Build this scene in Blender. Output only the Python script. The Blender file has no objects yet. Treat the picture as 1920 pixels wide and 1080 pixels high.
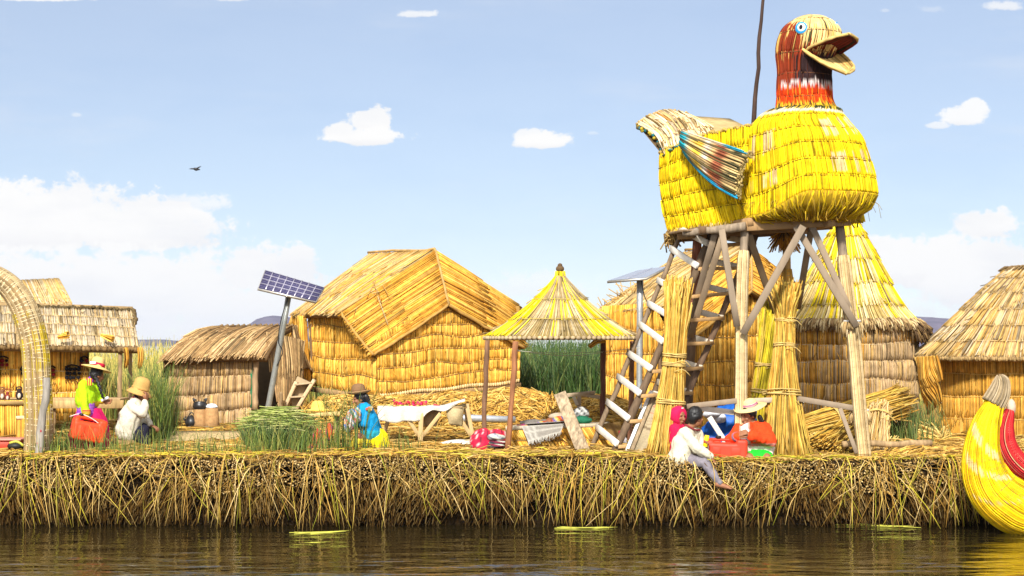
import bpy, bmesh, math, random
import numpy as np
from mathutils import Vector, Matrix, noise as mnoise

# ------------------------------------------------------------------ camera, sky, sun, exposure
SC = bpy.context.scene
COL = SC.collection
F = 70.0 / 36.0 * 1920.0          # focal length in photo pixels
HZ, HC = 645.0, 2.43              # horizon row of the photo, eye height above the water
G = 0.97                          # island surface above the water
cam = bpy.data.cameras.new('camera'); cam_o = bpy.data.objects.new('camera', cam); COL.objects.link(cam_o)
cam.lens = 70; cam.sensor_width = 36; cam.shift_y = (HZ - 540) / 1920
cam.clip_start = 0.1; cam.clip_end = 20000
cam_o.location = (0, 0, HC); cam_o.rotation_euler = (math.radians(90), 0, 0)
SC.camera = cam_o
SC.view_settings.view_transform = 'Standard'
SC.view_settings.look = 'None'
SC.view_settings.exposure = 0.62
SC.view_settings.gamma = 1
SUN = Vector((-0.14, -0.88, 0.62)).normalized()
sl = bpy.data.lights.new('sun', 'SUN'); sl.energy = 4.4; sl.angle = math.radians(5); sl.color = (1, 0.955, 0.88)
so = bpy.data.objects.new('sun', sl); COL.objects.link(so)
so.rotation_euler = (-SUN).to_track_quat('-Z', 'Y').to_euler(); so.location = (0, 0, 40)

W = bpy.data.worlds.new('World'); SC.world = W; W.use_nodes = True
nt = W.node_tree; nt.nodes.clear()
def N(t, **k):
    n = nt.nodes.new(t)
    for a, b in k.items(): setattr(n, a, b)
    return n
def math_(op, a, b=None, c=None):
    n = N('ShaderNodeMath', operation=op)
    for i, v in enumerate((a, b, c)):
        if v is None: continue
        if isinstance(v, (int, float)): n.inputs[i].default_value = v
        else: nt.links.new(v, n.inputs[i])
    return n.outputs[0]
def smooth(v, lo, hi):
    n = N('ShaderNodeMapRange', interpolation_type='SMOOTHSTEP')
    nt.links.new(v, n.inputs[0]); n.inputs[1].default_value = lo; n.inputs[2].default_value = hi
    return n.outputs[0]
sky = N('ShaderNodeTexSky', sky_type='NISHITA', sun_disc=False)
sky.sun_elevation = math.asin(SUN.z); sky.sun_rotation = math.atan2(SUN.x, SUN.y)
sky.altitude = 3800; sky.air_density = 1.0; sky.dust_density = 0.4; sky.ozone_density = 2.0
tint = N('ShaderNodeMix', data_type='RGBA', blend_type='MULTIPLY'); tint.inputs[0].default_value = 1
nt.links.new(sky.outputs[0], tint.inputs[6]); tint.inputs[7].default_value = (1.07, 1.03, 0.99, 1)
gr = N('ShaderNodeValToRGB'); gr.color_ramp.elements[0].color = (.84, .80, .82, 1); gr.color_ramp.elements[1].color = (1, 1, 1, 1); gr.color_ramp.elements[1].position = .17
tint2 = N('ShaderNodeMix', data_type='RGBA', blend_type='MULTIPLY'); tint2.inputs[0].default_value = 1; nt.links.new(tint.outputs[2], tint2.inputs[6]); nt.links.new(gr.outputs[0], tint2.inputs[7])
bg1 = N('ShaderNodeBackground'); bg1.inputs[1].default_value = 0.078
nt.links.new(tint2.outputs[2], bg1.inputs[0])
tc = N('ShaderNodeTexCoord'); sx = N('ShaderNodeSeparateXYZ'); nt.links.new(tc.outputs['Generated'], sx.inputs[0]); nt.links.new(sx.outputs[2], gr.inputs[0])
ydir = math_('MAXIMUM', sx.outputs[1], 0.02)
cu = math_('DIVIDE', sx.outputs[0], ydir); cv = math_('DIVIDE', sx.outputs[2], ydir)
cxyz = N('ShaderNodeCombineXYZ'); nt.links.new(cu, cxyz.inputs[0]); nt.links.new(cv, cxyz.inputs[1])
def cnoise(scale, detail, stretch=1.0, rough=.6):
    mp = N('ShaderNodeMapping'); nt.links.new(cxyz.outputs[0], mp.inputs[0]); mp.inputs[3].default_value = (1, stretch, 1)
    n = N('ShaderNodeTexNoise'); n.inputs['Scale'].default_value = scale; n.inputs['Detail'].default_value = detail
    n.inputs['Roughness'].default_value = rough
    nt.links.new(mp.outputs[0], n.inputs['Vector']); return n.outputs[0]
n1 = cnoise(80, 8, 1.2, .66); n2 = cnoise(14, 5, 3.0)
nz = math_('SUBTRACT', n1, .5); nzb = math_('SUBTRACT', n2, .5)
# cumulus seen towards the horizon: centre, half-axes (degrees-like units of the view, given in photo pixels), softness, opacity
CLOUDS = [
 (60, 420, 300, 95, .30, 1), (260, 430, 210, 75, .3, 1), (120, 560, 640, 115, .4, 1), (500, 515, 130, 75, .3, 1), (560, 600, 440, 110, .5, .95),
 (360, 385, 90, 30, .5, .8),
 (688, 258, 95, 24, .25, 1), (697, 232, 48, 38, .25, 1), (640, 248, 36, 26, .3, 1),
 (1018, 266, 66, 25, .3, 1), (990, 258, 34, 22, .3, .95), (1112, 250, 18, 7, .8, .5),
 (1805, 222, 58, 26, .4, .95), (1830, 205, 32, 26, .4, .95), (1760, 236, 34, 12, .6, .8),
 (1850, 425, 75, 42, .3, 1), (1760, 505, 230, 80, .3, 1), (1660, 480, 70, 48, .3, 1), (1860, 530, 200, 90, .4, 1), (1560, 590, 300, 60, .7, .7),
 (790, 27, 52, 12, .7, .85), (60, -2, 130, 10, .6, .95), (145, 216, 16, 9, .9, .6), (1880, 12, 46, 16, .7, .8), (1750, 18, 40, 14, .9, .45),
 (1000, 540, 160, 50, .9, .7), (1660, 20, 14, 8, .9, .5), (440, 0, 40, 7, .7, .7),
]
mask = None; lit = None
for (cx, cy, rx, ry, soft, op) in CLOUDS:
    a = math_('DIVIDE', math_('SUBTRACT', cu, (cx - 960) / F), rx / F)
    b = math_('DIVIDE', math_('SUBTRACT', cv, (HZ - cy) / F), ry / F)
    b = math_('MULTIPLY', b, math_('ADD', 1.0, math_('MULTIPLY', math_('LESS_THAN', b, 0), .45)))   # flatter bases
    d = math_('SUBTRACT', 1.0, math_('SQRT', math_('ADD', math_('MULTIPLY', a, a), math_('MULTIPLY', b, b))))
    d = math_('ADD', d, math_('ADD', math_('MULTIPLY', nz, 1.7 if soft < .5 else 2.0), math_('MULTIPLY', nzb, .35)))
    m = math_('MULTIPLY', smooth(d, -.04, .12 + soft * .7), op)
    l = math_('MULTIPLY', m, smooth(math_('ADD', b, math_('MULTIPLY', nzb, 1.2)), -1.0, .35))
    lit = l if lit is None else math_('MAXIMUM', lit, l)
    mask = m if mask is None else math_('MAXIMUM', mask, m)
mask = math_('MULTIPLY', mask, math_('GREATER_THAN', sx.outputs[1], .03))
haze_low = math_('MULTIPLY', math_('SUBTRACT', 1.0, smooth(cv, .0, .09)), .04)
wisp = math_('MULTIPLY', smooth(cnoise(5, 6, 4.5), .52, .78), .22)
mask = math_('MAXIMUM', mask, math_('ADD', math_('MAXIMUM', haze_low, wisp), .29))
# broken cumulus overhead and behind the viewer, unseen, added as fill light
n3 = N('ShaderNodeTexNoise'); nt.links.new(tc.outputs['Generated'], n3.inputs['Vector']); n3.inputs['Scale'].default_value = 3.2; n3.inputs['Detail'].default_value = 6
back = math_('MULTIPLY', math_('MULTIPLY', smooth(n3.outputs[0], .40, .55), smooth(sx.outputs[1], .75, .35)), smooth(sx.outputs[2], .0, .06))
mask = math_('MAXIMUM', mask, math_('MULTIPLY', back, .95))
shade = cnoise(11, 6, 3.5, .55)
cr = N('ShaderNodeValToRGB'); nt.links.new(shade, cr.inputs[0])
cr.color_ramp.elements[0].position = .36; cr.color_ramp.elements[0].color = (.93, .935, .95, 1)
cr.color_ramp.elements[1].position = .52; cr.color_ramp.elements[1].color = (1, .995, .985, 1)
lm = N('ShaderNodeMix', data_type='RGBA', blend_type='MULTIPLY'); lm.inputs[0].default_value = 1; nt.links.new(cr.outputs[0], lm.inputs[6])
lr = N('ShaderNodeValToRGB'); nt.links.new(math_('MAXIMUM', lit, math_('GREATER_THAN', .2, mask)), lr.inputs[0]); lr.color_ramp.elements[0].color = (.92, .92, .94, 1); lr.color_ramp.elements[1].position = .7
nt.links.new(lr.outputs[0], lm.inputs[7])
bg2 = N('ShaderNodeBackground'); nt.links.new(lm.outputs[2], bg2.inputs[0]); bg2.inputs[1].default_value = 0.63
# added glow of thin cloud round the sun, unseen behind the viewer, softens light
vd = N('ShaderNodeVectorMath', operation='DOT_PRODUCT'); nt.links.new(tc.outputs['Generated'], vd.inputs[0]); vd.inputs[1].default_value = SUN[:]
veil = math_('MULTIPLY', smooth(vd.outputs['Value'], .35, 1.0), 1.3)
nt.links.new(math_('ADD', veil, .66), bg2.inputs[1])
mx = N('ShaderNodeMixShader'); nt.links.new(mask, mx.inputs[0]); nt.links.new(bg1.outputs[0], mx.inputs[1]); nt.links.new(bg2.outputs[0], mx.inputs[2])
out = N('ShaderNodeOutputWorld'); nt.links.new(mx.outputs[0], out.inputs[0])

# ------------------------------------------------------------------ helpers
rng = np.random.default_rng(11)
def A(*v): return np.array(v, float)
def P(px, py, D): return A((px - 960) / F * D, D, HC + (HZ - py) / F * D)
def unit(v): v = np.asarray(v, float); return v / (np.linalg.norm(v, axis=-1, keepdims=True) + 1e-12)
def edge_z(x): return G - .05 + .03 * mnoise.noise(Vector((x * .8, 5, 0))) + .035 * mnoise.noise(Vector((x * 2.6, 1, 0))) - .04 * min(1, max(0, (x - 1.6) / 1.2))
def gh(x, y):
    w = min(1., max(0., (28.2 - y) / 1.5))
    if w > 0: return (G + .05 * mnoise.noise(Vector((x * .7, y * .7, 0)))) * (1 - w) + edge_z(x) * w
    m = .5 * math.exp(-(((x + .9) / 2.6) ** 2 + ((y - 39) / 2.3) ** 2) ** 2)
    return G + m + .05 * (mnoise.noise(Vector((x * .7, y * .7, 0))))
MATS = {}
def mat(name, rough=.75, spec=.25, scale=20., amt=.25, bump=.25, stretch=(1, 1, 1), metal=0, bump_dist=.01, sheen=0, coat=0):
    if name in MATS: return MATS[name]
    m = bpy.data.materials.new(name); m.use_nodes = True; t = m.node_tree; b = t.nodes['Principled BSDF']
    at = t.nodes.new('ShaderNodeAttribute'); at.attribute_name = 'Col'
    co = t.nodes.new('ShaderNodeTexCoord'); mp = t.nodes.new('ShaderNodeMapping'); mp.inputs[3].default_value = stretch
    t.links.new(co.outputs['Object'], mp.inputs[0])
    nn = t.nodes.new('ShaderNodeTexNoise'); nn.inputs['Scale'].default_value = scale; nn.inputs['Detail'].default_value = 4
    t.links.new(mp.outputs[0], nn.inputs['Vector'])
    mr = t.nodes.new('ShaderNodeMapRange'); t.links.new(nn.outputs[0], mr.inputs[0])
    mr.inputs[1].default_value = .28; mr.inputs[2].default_value = .72
    mr.inputs[3].default_value = 1 - amt; mr.inputs[4].default_value = 1 + amt * .7
    mu = t.nodes.new('ShaderNodeMix'); mu.data_type = 'RGBA'; mu.blend_type = 'MULTIPLY'; mu.inputs[0].default_value = 1
    t.links.new(at.outputs['Color'], mu.inputs[6]); t.links.new(mr.outputs[0], mu.inputs[7])
    t.links.new(mu.outputs[2], b.inputs['Base Color'])
    b.inputs['Roughness'].default_value = rough; b.inputs['Specular IOR Level'].default_value = spec
    b.inputs['Metallic'].default_value = metal
    if coat: b.inputs['Coat Weight'].default_value = coat
    if bump:
        bp = t.nodes.new('ShaderNodeBump'); bp.inputs['Strength'].default_value = bump; bp.inputs['Distance'].default_value = bump_dist
        t.links.new(nn.outputs[0], bp.inputs['Height']); t.links.new(bp.outputs[0], b.inputs['Normal'])
    MATS[name] = m; return m
REED = mat('dry_reed', .8, .1, 9, .28, 0)
GREEN = mat('green_reed', .5, .35, 6, .3, 0)
WOOD = mat('weathered_wood', .8, .2, 22, .4, .3, (1, 1, .18), bump_dist=.006)
SAWN = mat('sawn_wood', .8, .15, 9, .16, .08, (1, 1, .15), bump_dist=.004)
CLOTH = mat('woven_cloth', .9, .1, 45, .16, .4)
SKIN = mat('skin', .55, .3, 30, .12, .1)
HAIR = mat('hair', .45, .4, 60, .3, .6, (1, 1, .2))
PLASTIC = mat('plastic', .5, .25, 6, .12, .08)
METAL = mat('galvanised_metal', .45, .5, 25, .15, .1, metal=.6)
SOIL = mat('rotted_reed', .95, .1, 25, .55, 1, bump_dist=.05)
CLAY = mat('clay', .85, .2, 18, .3, .4)
POT = mat('sooty_pot', .4, .5, 30, .3, .2)
HATM = mat('hat_straw', .75, .2, 90, .2, .5, (1, 1, 3))
ROPE = mat('rope', .9, .1, 60, .3, .4)
PANEL = mat('solar_glass', .12, .6, 3, .1, 0, coat=.6)

ORIG = {}
class MB:
    def __init__(s): s.V = []; s.C = []; s.L = []; s.S = []; s.n = 0
    def raw(s, V, faces, col):
        V = np.asarray(V, float).reshape(-1, 3); n = len(V)
        c = np.asarray(col, float)
        if c.ndim == 1: c = np.tile(c, (n, 1))
        s.V.append(V); s.C.append(c)
        if isinstance(faces, np.ndarray):
            s.L.append((faces + s.n).ravel()); s.S.append(np.full(len(faces), faces.shape[1]))
        else:
            for f in faces: s.L.append(np.array(f) + s.n); s.S.append(np.array([len(f)]))
        s.n += n
    def reeds(s, pts, rad, col, m=4, flat=1.0):
        """N tapered stalks: pts (N,k,3), rad (N,) or (N,k), col (N,3) or (N,k,3)"""
        pts = np.asarray(pts, float); Nn, k, _ = pts.shape
        if Nn == 0: return
        rad = np.asarray(rad, float)
        if rad.ndim == 0: rad = np.full((Nn, k), float(rad))
        elif rad.ndim == 1: rad = np.repeat(rad[:, None], k, 1)
        T = np.gradient(pts, axis=1); T = unit(T)
        ref = np.where(np.abs(T[:, :1, 1:2]) > .8, A(1, 0, 0), A(0, 1, 0))
        X = unit(np.cross(T, ref)); Y = np.cross(T, X)
        ang = np.arange(m) * 2 * math.pi / m + .4
        V = pts[:, :, None, :] + rad[:, :, None, None] * (np.cos(ang)[None, None, :, None] * X[:, :, None, :] + flat * np.sin(ang)[None, None, :, None] * Y[:, :, None, :])
        base = (np.arange(Nn) * k * m)[:, None, None, None]
        i = (np.arange(k - 1) * m)[None, :, None, None]; j = np.arange(m)[None, None, :, None]; j2 = (j + 1) % m
        q = np.concatenate([base + i + j, base + i + j2, base + i + m + j2, base + i + m + j], -1).reshape(-1, 4)
        c = np.asarray(col, float)
        if c.ndim == 1: c = np.tile(c, (Nn, k, 1))
        elif c.ndim == 2: c = np.repeat(c[:, None, :], k, 1)
        cc = np.repeat(c[:, :, None, :], m, 2).reshape(-1, 3)
        n0 = s.n
        s.raw(V.reshape(-1, 3), q, cc)
        e0 = (np.arange(Nn) * k * m)[:, None] + np.arange(m)[None, ::-1]; e1 = (np.arange(Nn) * k * m)[:, None] + (k - 1) * m + np.arange(m)[None]
        for e in (e0, e1): s.L.append((e + n0).ravel()); s.S.append(np.full(Nn, m))
    def tube(s, pts, rad, col, m=8, jit=0.0, flat=1.0):
        pts = np.array(pts, float)
        if jit: pts = pts + rng.normal(0, jit, pts.shape)
        r = np.broadcast_to(np.asarray(rad, float), (len(pts),))
        s.reeds(pts[None], np.array(r)[None], col if np.ndim(col) < 2 else np.asarray(col)[None], m, flat)
    def log(s, a, b, r, col, r2=None, k=7, m=8, jit=.006):
        t = np.linspace(0, 1, k)[:, None]; p = np.asarray(a) * (1 - t) + np.asarray(b) * t
        off = rng.normal(0, jit, p.shape); off[0] = off[-1] = 0
        rr = np.linspace(r, r2 if r2 is not None else r, k) * (1 + rng.normal(0, .05, k))
        c = np.clip(np.asarray(col) * (1 + rng.normal(0, .05, (k, 1))), 0, 1)
        s.tube(p + off, rr, c, m)
    def beam(s, a, b, w, h, col, up=(0, 0, 1), jit=.0):
        """rectangular plank from a to b: w across, h along the 'up' side"""
        a = np.asarray(a, float); b = np.asarray(b, float); d = unit(b - a); x = unit(np.cross(d, A(*up)))
        y = np.cross(x, d); bv = min(w, h) * .08
        pr = [(-w / 2 + bv, -h / 2), (w / 2 - bv, -h / 2), (w / 2, -h / 2 + bv), (w / 2, h / 2 - bv), (w / 2 - bv, h / 2), (-w / 2 + bv, h / 2), (-w / 2, h / 2 - bv), (-w / 2, -h / 2 + bv)]
        k = 5; V = []; C = []
        for t in np.linspace(0, 1, k):
            c = a * (1 - t) + b * t + (rng.normal(0, jit, 3) if 0 < t < 1 else 0)
            cc = np.clip(np.asarray(col) * (1 + rng.normal(0, .02)), 0, 1)
            for u, v in pr: V.append(c + x * u + y * v); C.append(cc)
        f = []
        for i in range(k - 1):
            for j in range(8): f.append((i * 8 + j, i * 8 + (j + 1) % 8, i * 8 + 8 + (j + 1) % 8, i * 8 + 8 + j))
        f.append(tuple(range(7, -1, -1))); f.append(tuple(range((k - 1) * 8, k * 8)))
        s.raw(V, f, np.array(C))
    def lathe(s, prof, o, col, m=32, M=None, wob=0, squash=(1, 1)):
        """prof: list of (r, z); col: one colour or one per profile point"""
        o = np.asarray(o, float); M = np.eye(3) if M is None else np.asarray(M)
        k = len(prof); V = []; C = []
        cols = np.asarray(col, float)
        if cols.ndim == 1: cols = np.tile(cols, (k, 1))
        th = np.arange(m) * 2 * math.pi / m
        for i, (r, z) in enumerate(prof):
            rr = max(r, 1e-4) * (1 + wob * np.sin(3 * th + i * .3) + wob * .6 * np.sin(5 * th + 1))
            p = np.stack([rr * np.cos(th) * squash[0], rr * np.sin(th) * squash[1], z + wob * .4 * r * np.sin(2 * th + .7)], 1)
            V.append(p @ M.T + o); C.append(np.tile(cols[i], (m, 1)))
        f = np.array([(i * m + j, i * m + (j + 1) % m, (i + 1) * m + (j + 1) % m, (i + 1) * m + j) for i in range(k - 1) for j in range(m)])
        s.raw(np.concatenate(V), f, np.concatenate(C))
        n0 = s.n - k * m
        s.L.append(np.arange(m)[::-1] + n0); s.S.append(np.array([m])); s.L.append(np.arange(m) + n0 + (k - 1) * m); s.S.append(np.array([m]))
    def grid(s, S, nu, nv, col, thick=0.0, closed=False):
        u, v = np.meshgrid(np.linspace(0, 1, nu), np.linspace(0, 1, nv), indexing='ij')
        V = S(u.ravel(), v.ravel())
        c = col(u.ravel(), v.ravel()) if callable(col) else col
        q = np.array([(i * nv + j, (i + 1) * nv + j, (i + 1) * nv + j + 1, i * nv + j + 1) for i in range(nu - 1) for j in range(nv - 1)])
        if not thick: s.raw(V, q, c); return
        nn = normals(S, u.ravel(), v.ravel())
        n = len(V); V2 = V - nn * thick
        b = [i * nv for i in range(nu)] + [(nu - 1) * nv + j for j in range(1, nv)] + [i * nv + nv - 1 for i in range(nu - 2, -1, -1)] + [j for j in range(nv - 2, 0, -1)]
        e = np.array([(b[i], b[i - 1], b[i - 1] + n, b[i] + n) for i in range(len(b))])
        c = np.asarray(c, float)
        if c.ndim == 1: c = np.tile(c, (n, 1))
        s.raw(np.concatenate([V, V2]), np.concatenate([q, q[:, ::-1] + n, e]), np.concatenate([c, c]))
    def prism(s, outline, d, col):
        """outline (n,3) extruded by vector d"""
        o = np.asarray(outline, float); n = len(o); V = np.concatenate([o, o + np.asarray(d)])
        s.raw(V, [tuple(range(n)), tuple(range(2 * n - 1, n - 1, -1))] + [(i, i + n, (i + 1) % n + n, (i + 1) % n) for i in range(n)], col)
    def rbox(s, c, size, col, M=None, bev=.02, seg=2):
        bm = bmesh.new(); bmesh.ops.create_cube(bm, size=1)
        for v in bm.verts: v.co = Vector((v.co.x * size[0], v.co.y * size[1], v.co.z * size[2]))
        if bev: bmesh.ops.bevel(bm, geom=bm.edges[:], offset=bev, segments=seg, affect='EDGES', profile=.5)
        bm.verts.index_update(); M = np.eye(3) if M is None else np.asarray(M)
        V = np.array([v.co[:] for v in bm.verts]) @ M.T + np.asarray(c)
        s.raw(V, [tuple(v.index for v in f.verts) for f in bm.faces], col); bm.free()
    def ell(s, c, r, col, M=None, m=20, k=14):
        th = np.linspace(0, math.pi, k); prof = [(max(math.sin(t), 1e-3), -math.cos(t)) for t in th]
        M = np.eye(3) if M is None else np.asarray(M)
        s.lathe(prof, c, col, m, M @ np.diag(r))
    def build(s, name, material, parent=None, loc=None, smooth=False):
        me = bpy.data.meshes.new(name)
        V = np.concatenate(s.V); L = np.concatenate(s.L).astype(np.int32); S_ = np.concatenate(s.S).astype(np.int32)
        o = ORIG[parent.name] if parent is not None else np.asarray(loc if loc is not None else (0, 0, 0), float)
        V = V - o
        me.vertices.add(len(V)); me.vertices.foreach_set('co', V.astype(np.float32).ravel())
        me.loops.add(len(L)); me.loops.foreach_set('vertex_index', L)
        me.polygons.add(len(S_)); st = np.concatenate([[0], np.cumsum(S_)[:-1]]).astype(np.int32)
        me.polygons.foreach_set('loop_start', st)
        if smooth: me.polygons.foreach_set('use_smooth', np.ones(len(S_), bool))
        me.update(calc_edges=True)
        at = me.attributes.new('Col', 'FLOAT_COLOR', 'POINT'); C = np.clip(np.concatenate(s.C), 0, 1)
        at.data.foreach_set('color', np.concatenate([C, np.ones((len(C), 1))], 1).astype(np.float32).ravel())
        me.validate()
        me.materials.append(material)
        ob = bpy.data.objects.new(name, me); COL.objects.link(ob)
        if parent is not None: ob.parent = parent
        else: ob.location = o
        ORIG[ob.name] = o
        return ob
def thing(name, label, cat, loc, group=None):
    o = bpy.data.objects.new(name, None); COL.objects.link(o); o.location = loc; o.empty_display_size = .1
    o['label'] = label; o['category'] = cat
    if group: o['group'] = group
    ORIG[o.name] = np.asarray(loc, float); return o
def tag(o, label, cat, group=None, kind=None):
    if label: o['label'] = label
    if cat: o['category'] = cat
    if group: o['group'] = group
    if kind: o['kind'] = kind
    return o
def bil(p00, p10, p01, p11, bulge=0.0, mid=None):
    p00, p10, p01, p11 = map(np.asarray, (p00, p10, p01, p11))
    nrm = unit(np.cross(p01 - p00, p10 - p00))
    def S(u, v):
        u = np.asarray(u)[:, None]; v = np.asarray(v)[:, None]
        p = p00 * (1 - u) * (1 - v) + p10 * u * (1 - v) + p01 * (1 - u) * v + p11 * u * v
        if bulge: p = p + nrm * bulge * np.sin(math.pi * np.clip(u, 0, 1)) * np.sin(math.pi * np.clip(v, 0, 1))
        return p
    return S
def normals(S, u, v, e=1e-3):
    return unit(np.cross(S(u, v + e) - S(u, v - e), S(u + e, v) - S(u - e, v)))
def wn(seed, u, f):          # smooth 1-d noise
    r = np.random.default_rng(seed).random(512); x = np.asarray(u) * f; i = np.floor(x).astype(int); t = x - i; t = t * t * (3 - 2 * t)
    return r[i % 512] * (1 - t) + r[(i + 1) % 512] * t
def pal(cols, jit=.14, clump=.16, cf=14, dark=.09):
    cols = np.array(cols, float)
    sd = int(rng.integers(1e6))
    def f(u, row):
        n = len(u); c = cols[rng.integers(0, len(cols), n)] * np.where(rng.random(n) < dark, .42, 1.)[:, None]
        return np.clip(c * (1 + rng.normal(0, jit, (n, 1))) * (1 + clump * 2 * (wn(sd + row, u, cf)[:, None] - .5)), 0, 1)
    return f
GOLD = [(.76, .40, .055), (.80, .45, .075), (.70, .35, .045), (.80, .50, .11), (.54, .26, .03)]
PALE = [(.54, .37, .15), (.51, .33, .105), (.58, .41, .20), (.44, .26, .07), (.50, .35, .16)]
CREAM = [(.50, .40, .26), (.47, .36, .20), (.54, .44, .30), (.42, .29, .13)]
BROWN = [(.38, .24, .10), (.33, .20, .085), (.44, .29, .13), (.28, .165, .07)]
GREY = [(.46, .32, .17), (.42, .29, .16), (.52, .36, .18), (.36, .24, .12), (.56, .36, .13)]
YEL = [(.78, .60, .012), (.72, .52, .008), (.80, .64, .03), (.66, .45, .01)]
ORNG = [(.56, .28, .04), (.51, .24, .03), (.60, .33, .06), (.40, .18, .022), (.64, .38, .09)]
DARK = (.13, .075, .025)
def mixpal(a, b, fr, frow=0):
    """two palettes mixed by a patchy mask: share of b = fr(u,row)"""
    sd = int(rng.integers(1e6))
    def f(u, row):
        k = np.clip(fr(u, row), 0, 1); pick = rng.random(len(u)) < k
        return np.where(pick[:, None], b(u, row), a(u, row))
    return f
def thatch(mb, S, rows, n, rad, pl, out0=.005, out1=.03, overlap=.12, scal=0., scf=2., jit=.004, splay=.15, clip=None, seam=None, lean=0., base=DARK, bnu=20, bnv=16, thick=.04, ends=.03, layers=1, flat=1., flip=1, skip=0., kp=4, colfn=None, pillow=0., tap=None):
    """reeds laid along v in `rows` tied courses over the surface S(u,v); clip(u) = smallest v kept"""
    if base is not None:
        Sb = S if clip is None else (lambda u, v: S(u, np.maximum(v, np.clip(clip(u), 0, .97))))
        mb.grid(Sb, bnu, bnv, np.array(base), thick=thick * flip)
    sd = int(rng.integers(1e6))
    for r in range(rows):
        for ly in range(layers):
            u = (np.arange(n) + rng.random(n)) / n
            if skip: u = u[rng.random(len(u)) > skip]
            def sc(uu, rr): return scal * (wn(sd + rr, uu, scf) - .5) if 0 < rr < rows else 0 * uu
            v0 = r / rows + sc(u, r); v1 = (r + 1) / rows + sc(u, r + 1)
            ln = v1 - v0; v1 = v1 + ln * overlap * (r < rows - 1) + rng.normal(0, ends, len(u)) * ln
            v0 = v0 - ln * .02
            if clip is not None:
                vm = clip(u); k = v1 > vm + .02; u, v0, v1 = u[k], v0[k], v1[k]; v0 = np.maximum(v0, clip(u))
            t = np.linspace(0, 1, kp)
            ue = rng.normal(0, splay / n, len(u)) * 3 + lean
            uu = u[:, None] + ue[:, None] * t[None] ; vv = v0[:, None] + (v1 - v0)[:, None] * t[None]
            sh = uu.shape; p = S(uu.ravel(), vv.ravel()).reshape(*sh, 3); nn = normals(S, uu.ravel(), vv.ravel()).reshape(*sh, 3) * flip
            o = out0 + (out1 * .5 - out0) * t[None] ** 1.5 + rng.normal(0, jit, len(u))[:, None] if not pillow else out0 + pillow * np.sin(math.pi * (.06 + .88 * t[None])) ** .6 + rng.normal(0, jit, len(u))[:, None]
            p = p + nn * o[..., None]
            rr_ = rad * (1 + rng.normal(0, .22, len(u))).clip(.5, 1.6)
            c = colfn(uu, vv, pl(u, r)) if colfn else pl(u, r)
            mb.reeds(p, rr_[:, None] * np.where(t < .02, .9 if pillow else .8, np.where(t > .98, .9 if pillow else .65, 1.))[None], c, 4, flat)
            if kp == 4 and n > 60 and ly == 0:       # stray stalks lifting off the course
                ns = max(3, n // 14); us = rng.random(ns); vs = (r + rng.uniform(.3, 1.0, ns)) / rows
                if clip is not None: kk = vs > clip(us) + .05; us, vs = us[kk], vs[kk]
                if len(us):
                    q0 = S(us, vs); q1 = S(us + rng.normal(0, 2.5 / n, len(us)), np.minimum(vs + .35 / rows, 1.05)); nv_ = normals(S, us, vs) * flip
                    mb.reeds(np.stack([q0 + nv_ * (max(out1 * .5, pillow) + .006), (q0 + q1) / 2 + nv_ * (max(out1 * .5, pillow) + .02), q1 + nv_ * (max(out1 * .5, pillow) + rng.uniform(.01, .06, (len(us), 1)))], 1), rad * .55, pl(us, r), 4)
        if seam and r > 0:
            us = np.linspace(0, 1, 60); vs = r / rows + sc(us, r) + .01
            if clip is not None:
                kk = vs > clip(us); us, vs = us[kk], vs[kk]
            if len(us) > 3:
                p = S(us, vs) + normals(S, us, vs) * flip * (out0 + seam[0] * 1.2 + rad * .6)
                mb.tube(p, seam[0], seam[1], 5)
def strip_reeds(mb, path, radii, n, rad, pl, m_around=(0, 2 * math.pi), colfn=None, jit=.004, squash=1.):
    """stalks running along a bent bundle (path of centres with radii)"""
    path = np.asarray(path, float); radii = np.asarray(radii, float)
    T = unit(np.gradient(path, axis=0)); X = unit(np.cross(T, A(0, 1, 0) if abs(T[0][1]) < .9 else A(1, 0, 0))); Y = np.cross(T, X)
    th = rng.uniform(m_around[0], m_around[1], n)
    rr = radii[None] * (1 + rng.normal(0, .02, (n, 1)))
    p = path[None] + rr[..., None] * (np.cos(th)[:, None, None] * X[None] + squash * np.sin(th)[:, None, None] * Y[None]) + rng.normal(0, jit, (n, 1, 3))
    c = pl(th / 6.3, 0)
    if colfn: c = colfn(p, th, c)
    mb.reeds(p, rad * (1 + rng.normal(0, .2, n)).clip(.5, 1.5), c, 4)
def rings(mb, path, radii, ts, r, col, squash=1., m=20, tilt=.0):
    path = np.asarray(path, float); T = unit(np.gradient(path, axis=0)); k = len(path)
    for t in ts:
        f = t * (k - 1); i = min(int(f), k - 2); w = f - i
        c = path[i] * (1 - w) + path[i + 1] * w; R = radii[i] * (1 - w) + radii[i + 1] * w + r * .5; d = unit(T[i] * (1 - w) + T[i + 1] * w)
        d = unit(d + rng.normal(0, tilt, 3))
        x = unit(np.cross(d, A(0, 1, 0))); y = np.cross(d, x); th = np.linspace(0, 2 * math.pi, m)
        mb.tube(c + R * (np.cos(th)[:, None] * x + squash * np.sin(th)[:, None] * y), r, col, 4)
def spline(pts, n):
    pts = np.asarray(pts, float); k = len(pts); t = np.linspace(0, k - 1, n); o = []
    for x in t:
        i = min(int(x), k - 2); w = x - i; p0 = pts[max(i - 1, 0)]; p1 = pts[i]; p2 = pts[i + 1]; p3 = pts[min(i + 2, k - 1)]
        o.append(.5 * (2 * p1 + (p2 - p0) * w + (2 * p0 - 5 * p1 + 4 * p2 - p3) * w * w + (3 * p1 - p0 - 3 * p2 + p3) * w ** 3))
    return np.array(o)
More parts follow.
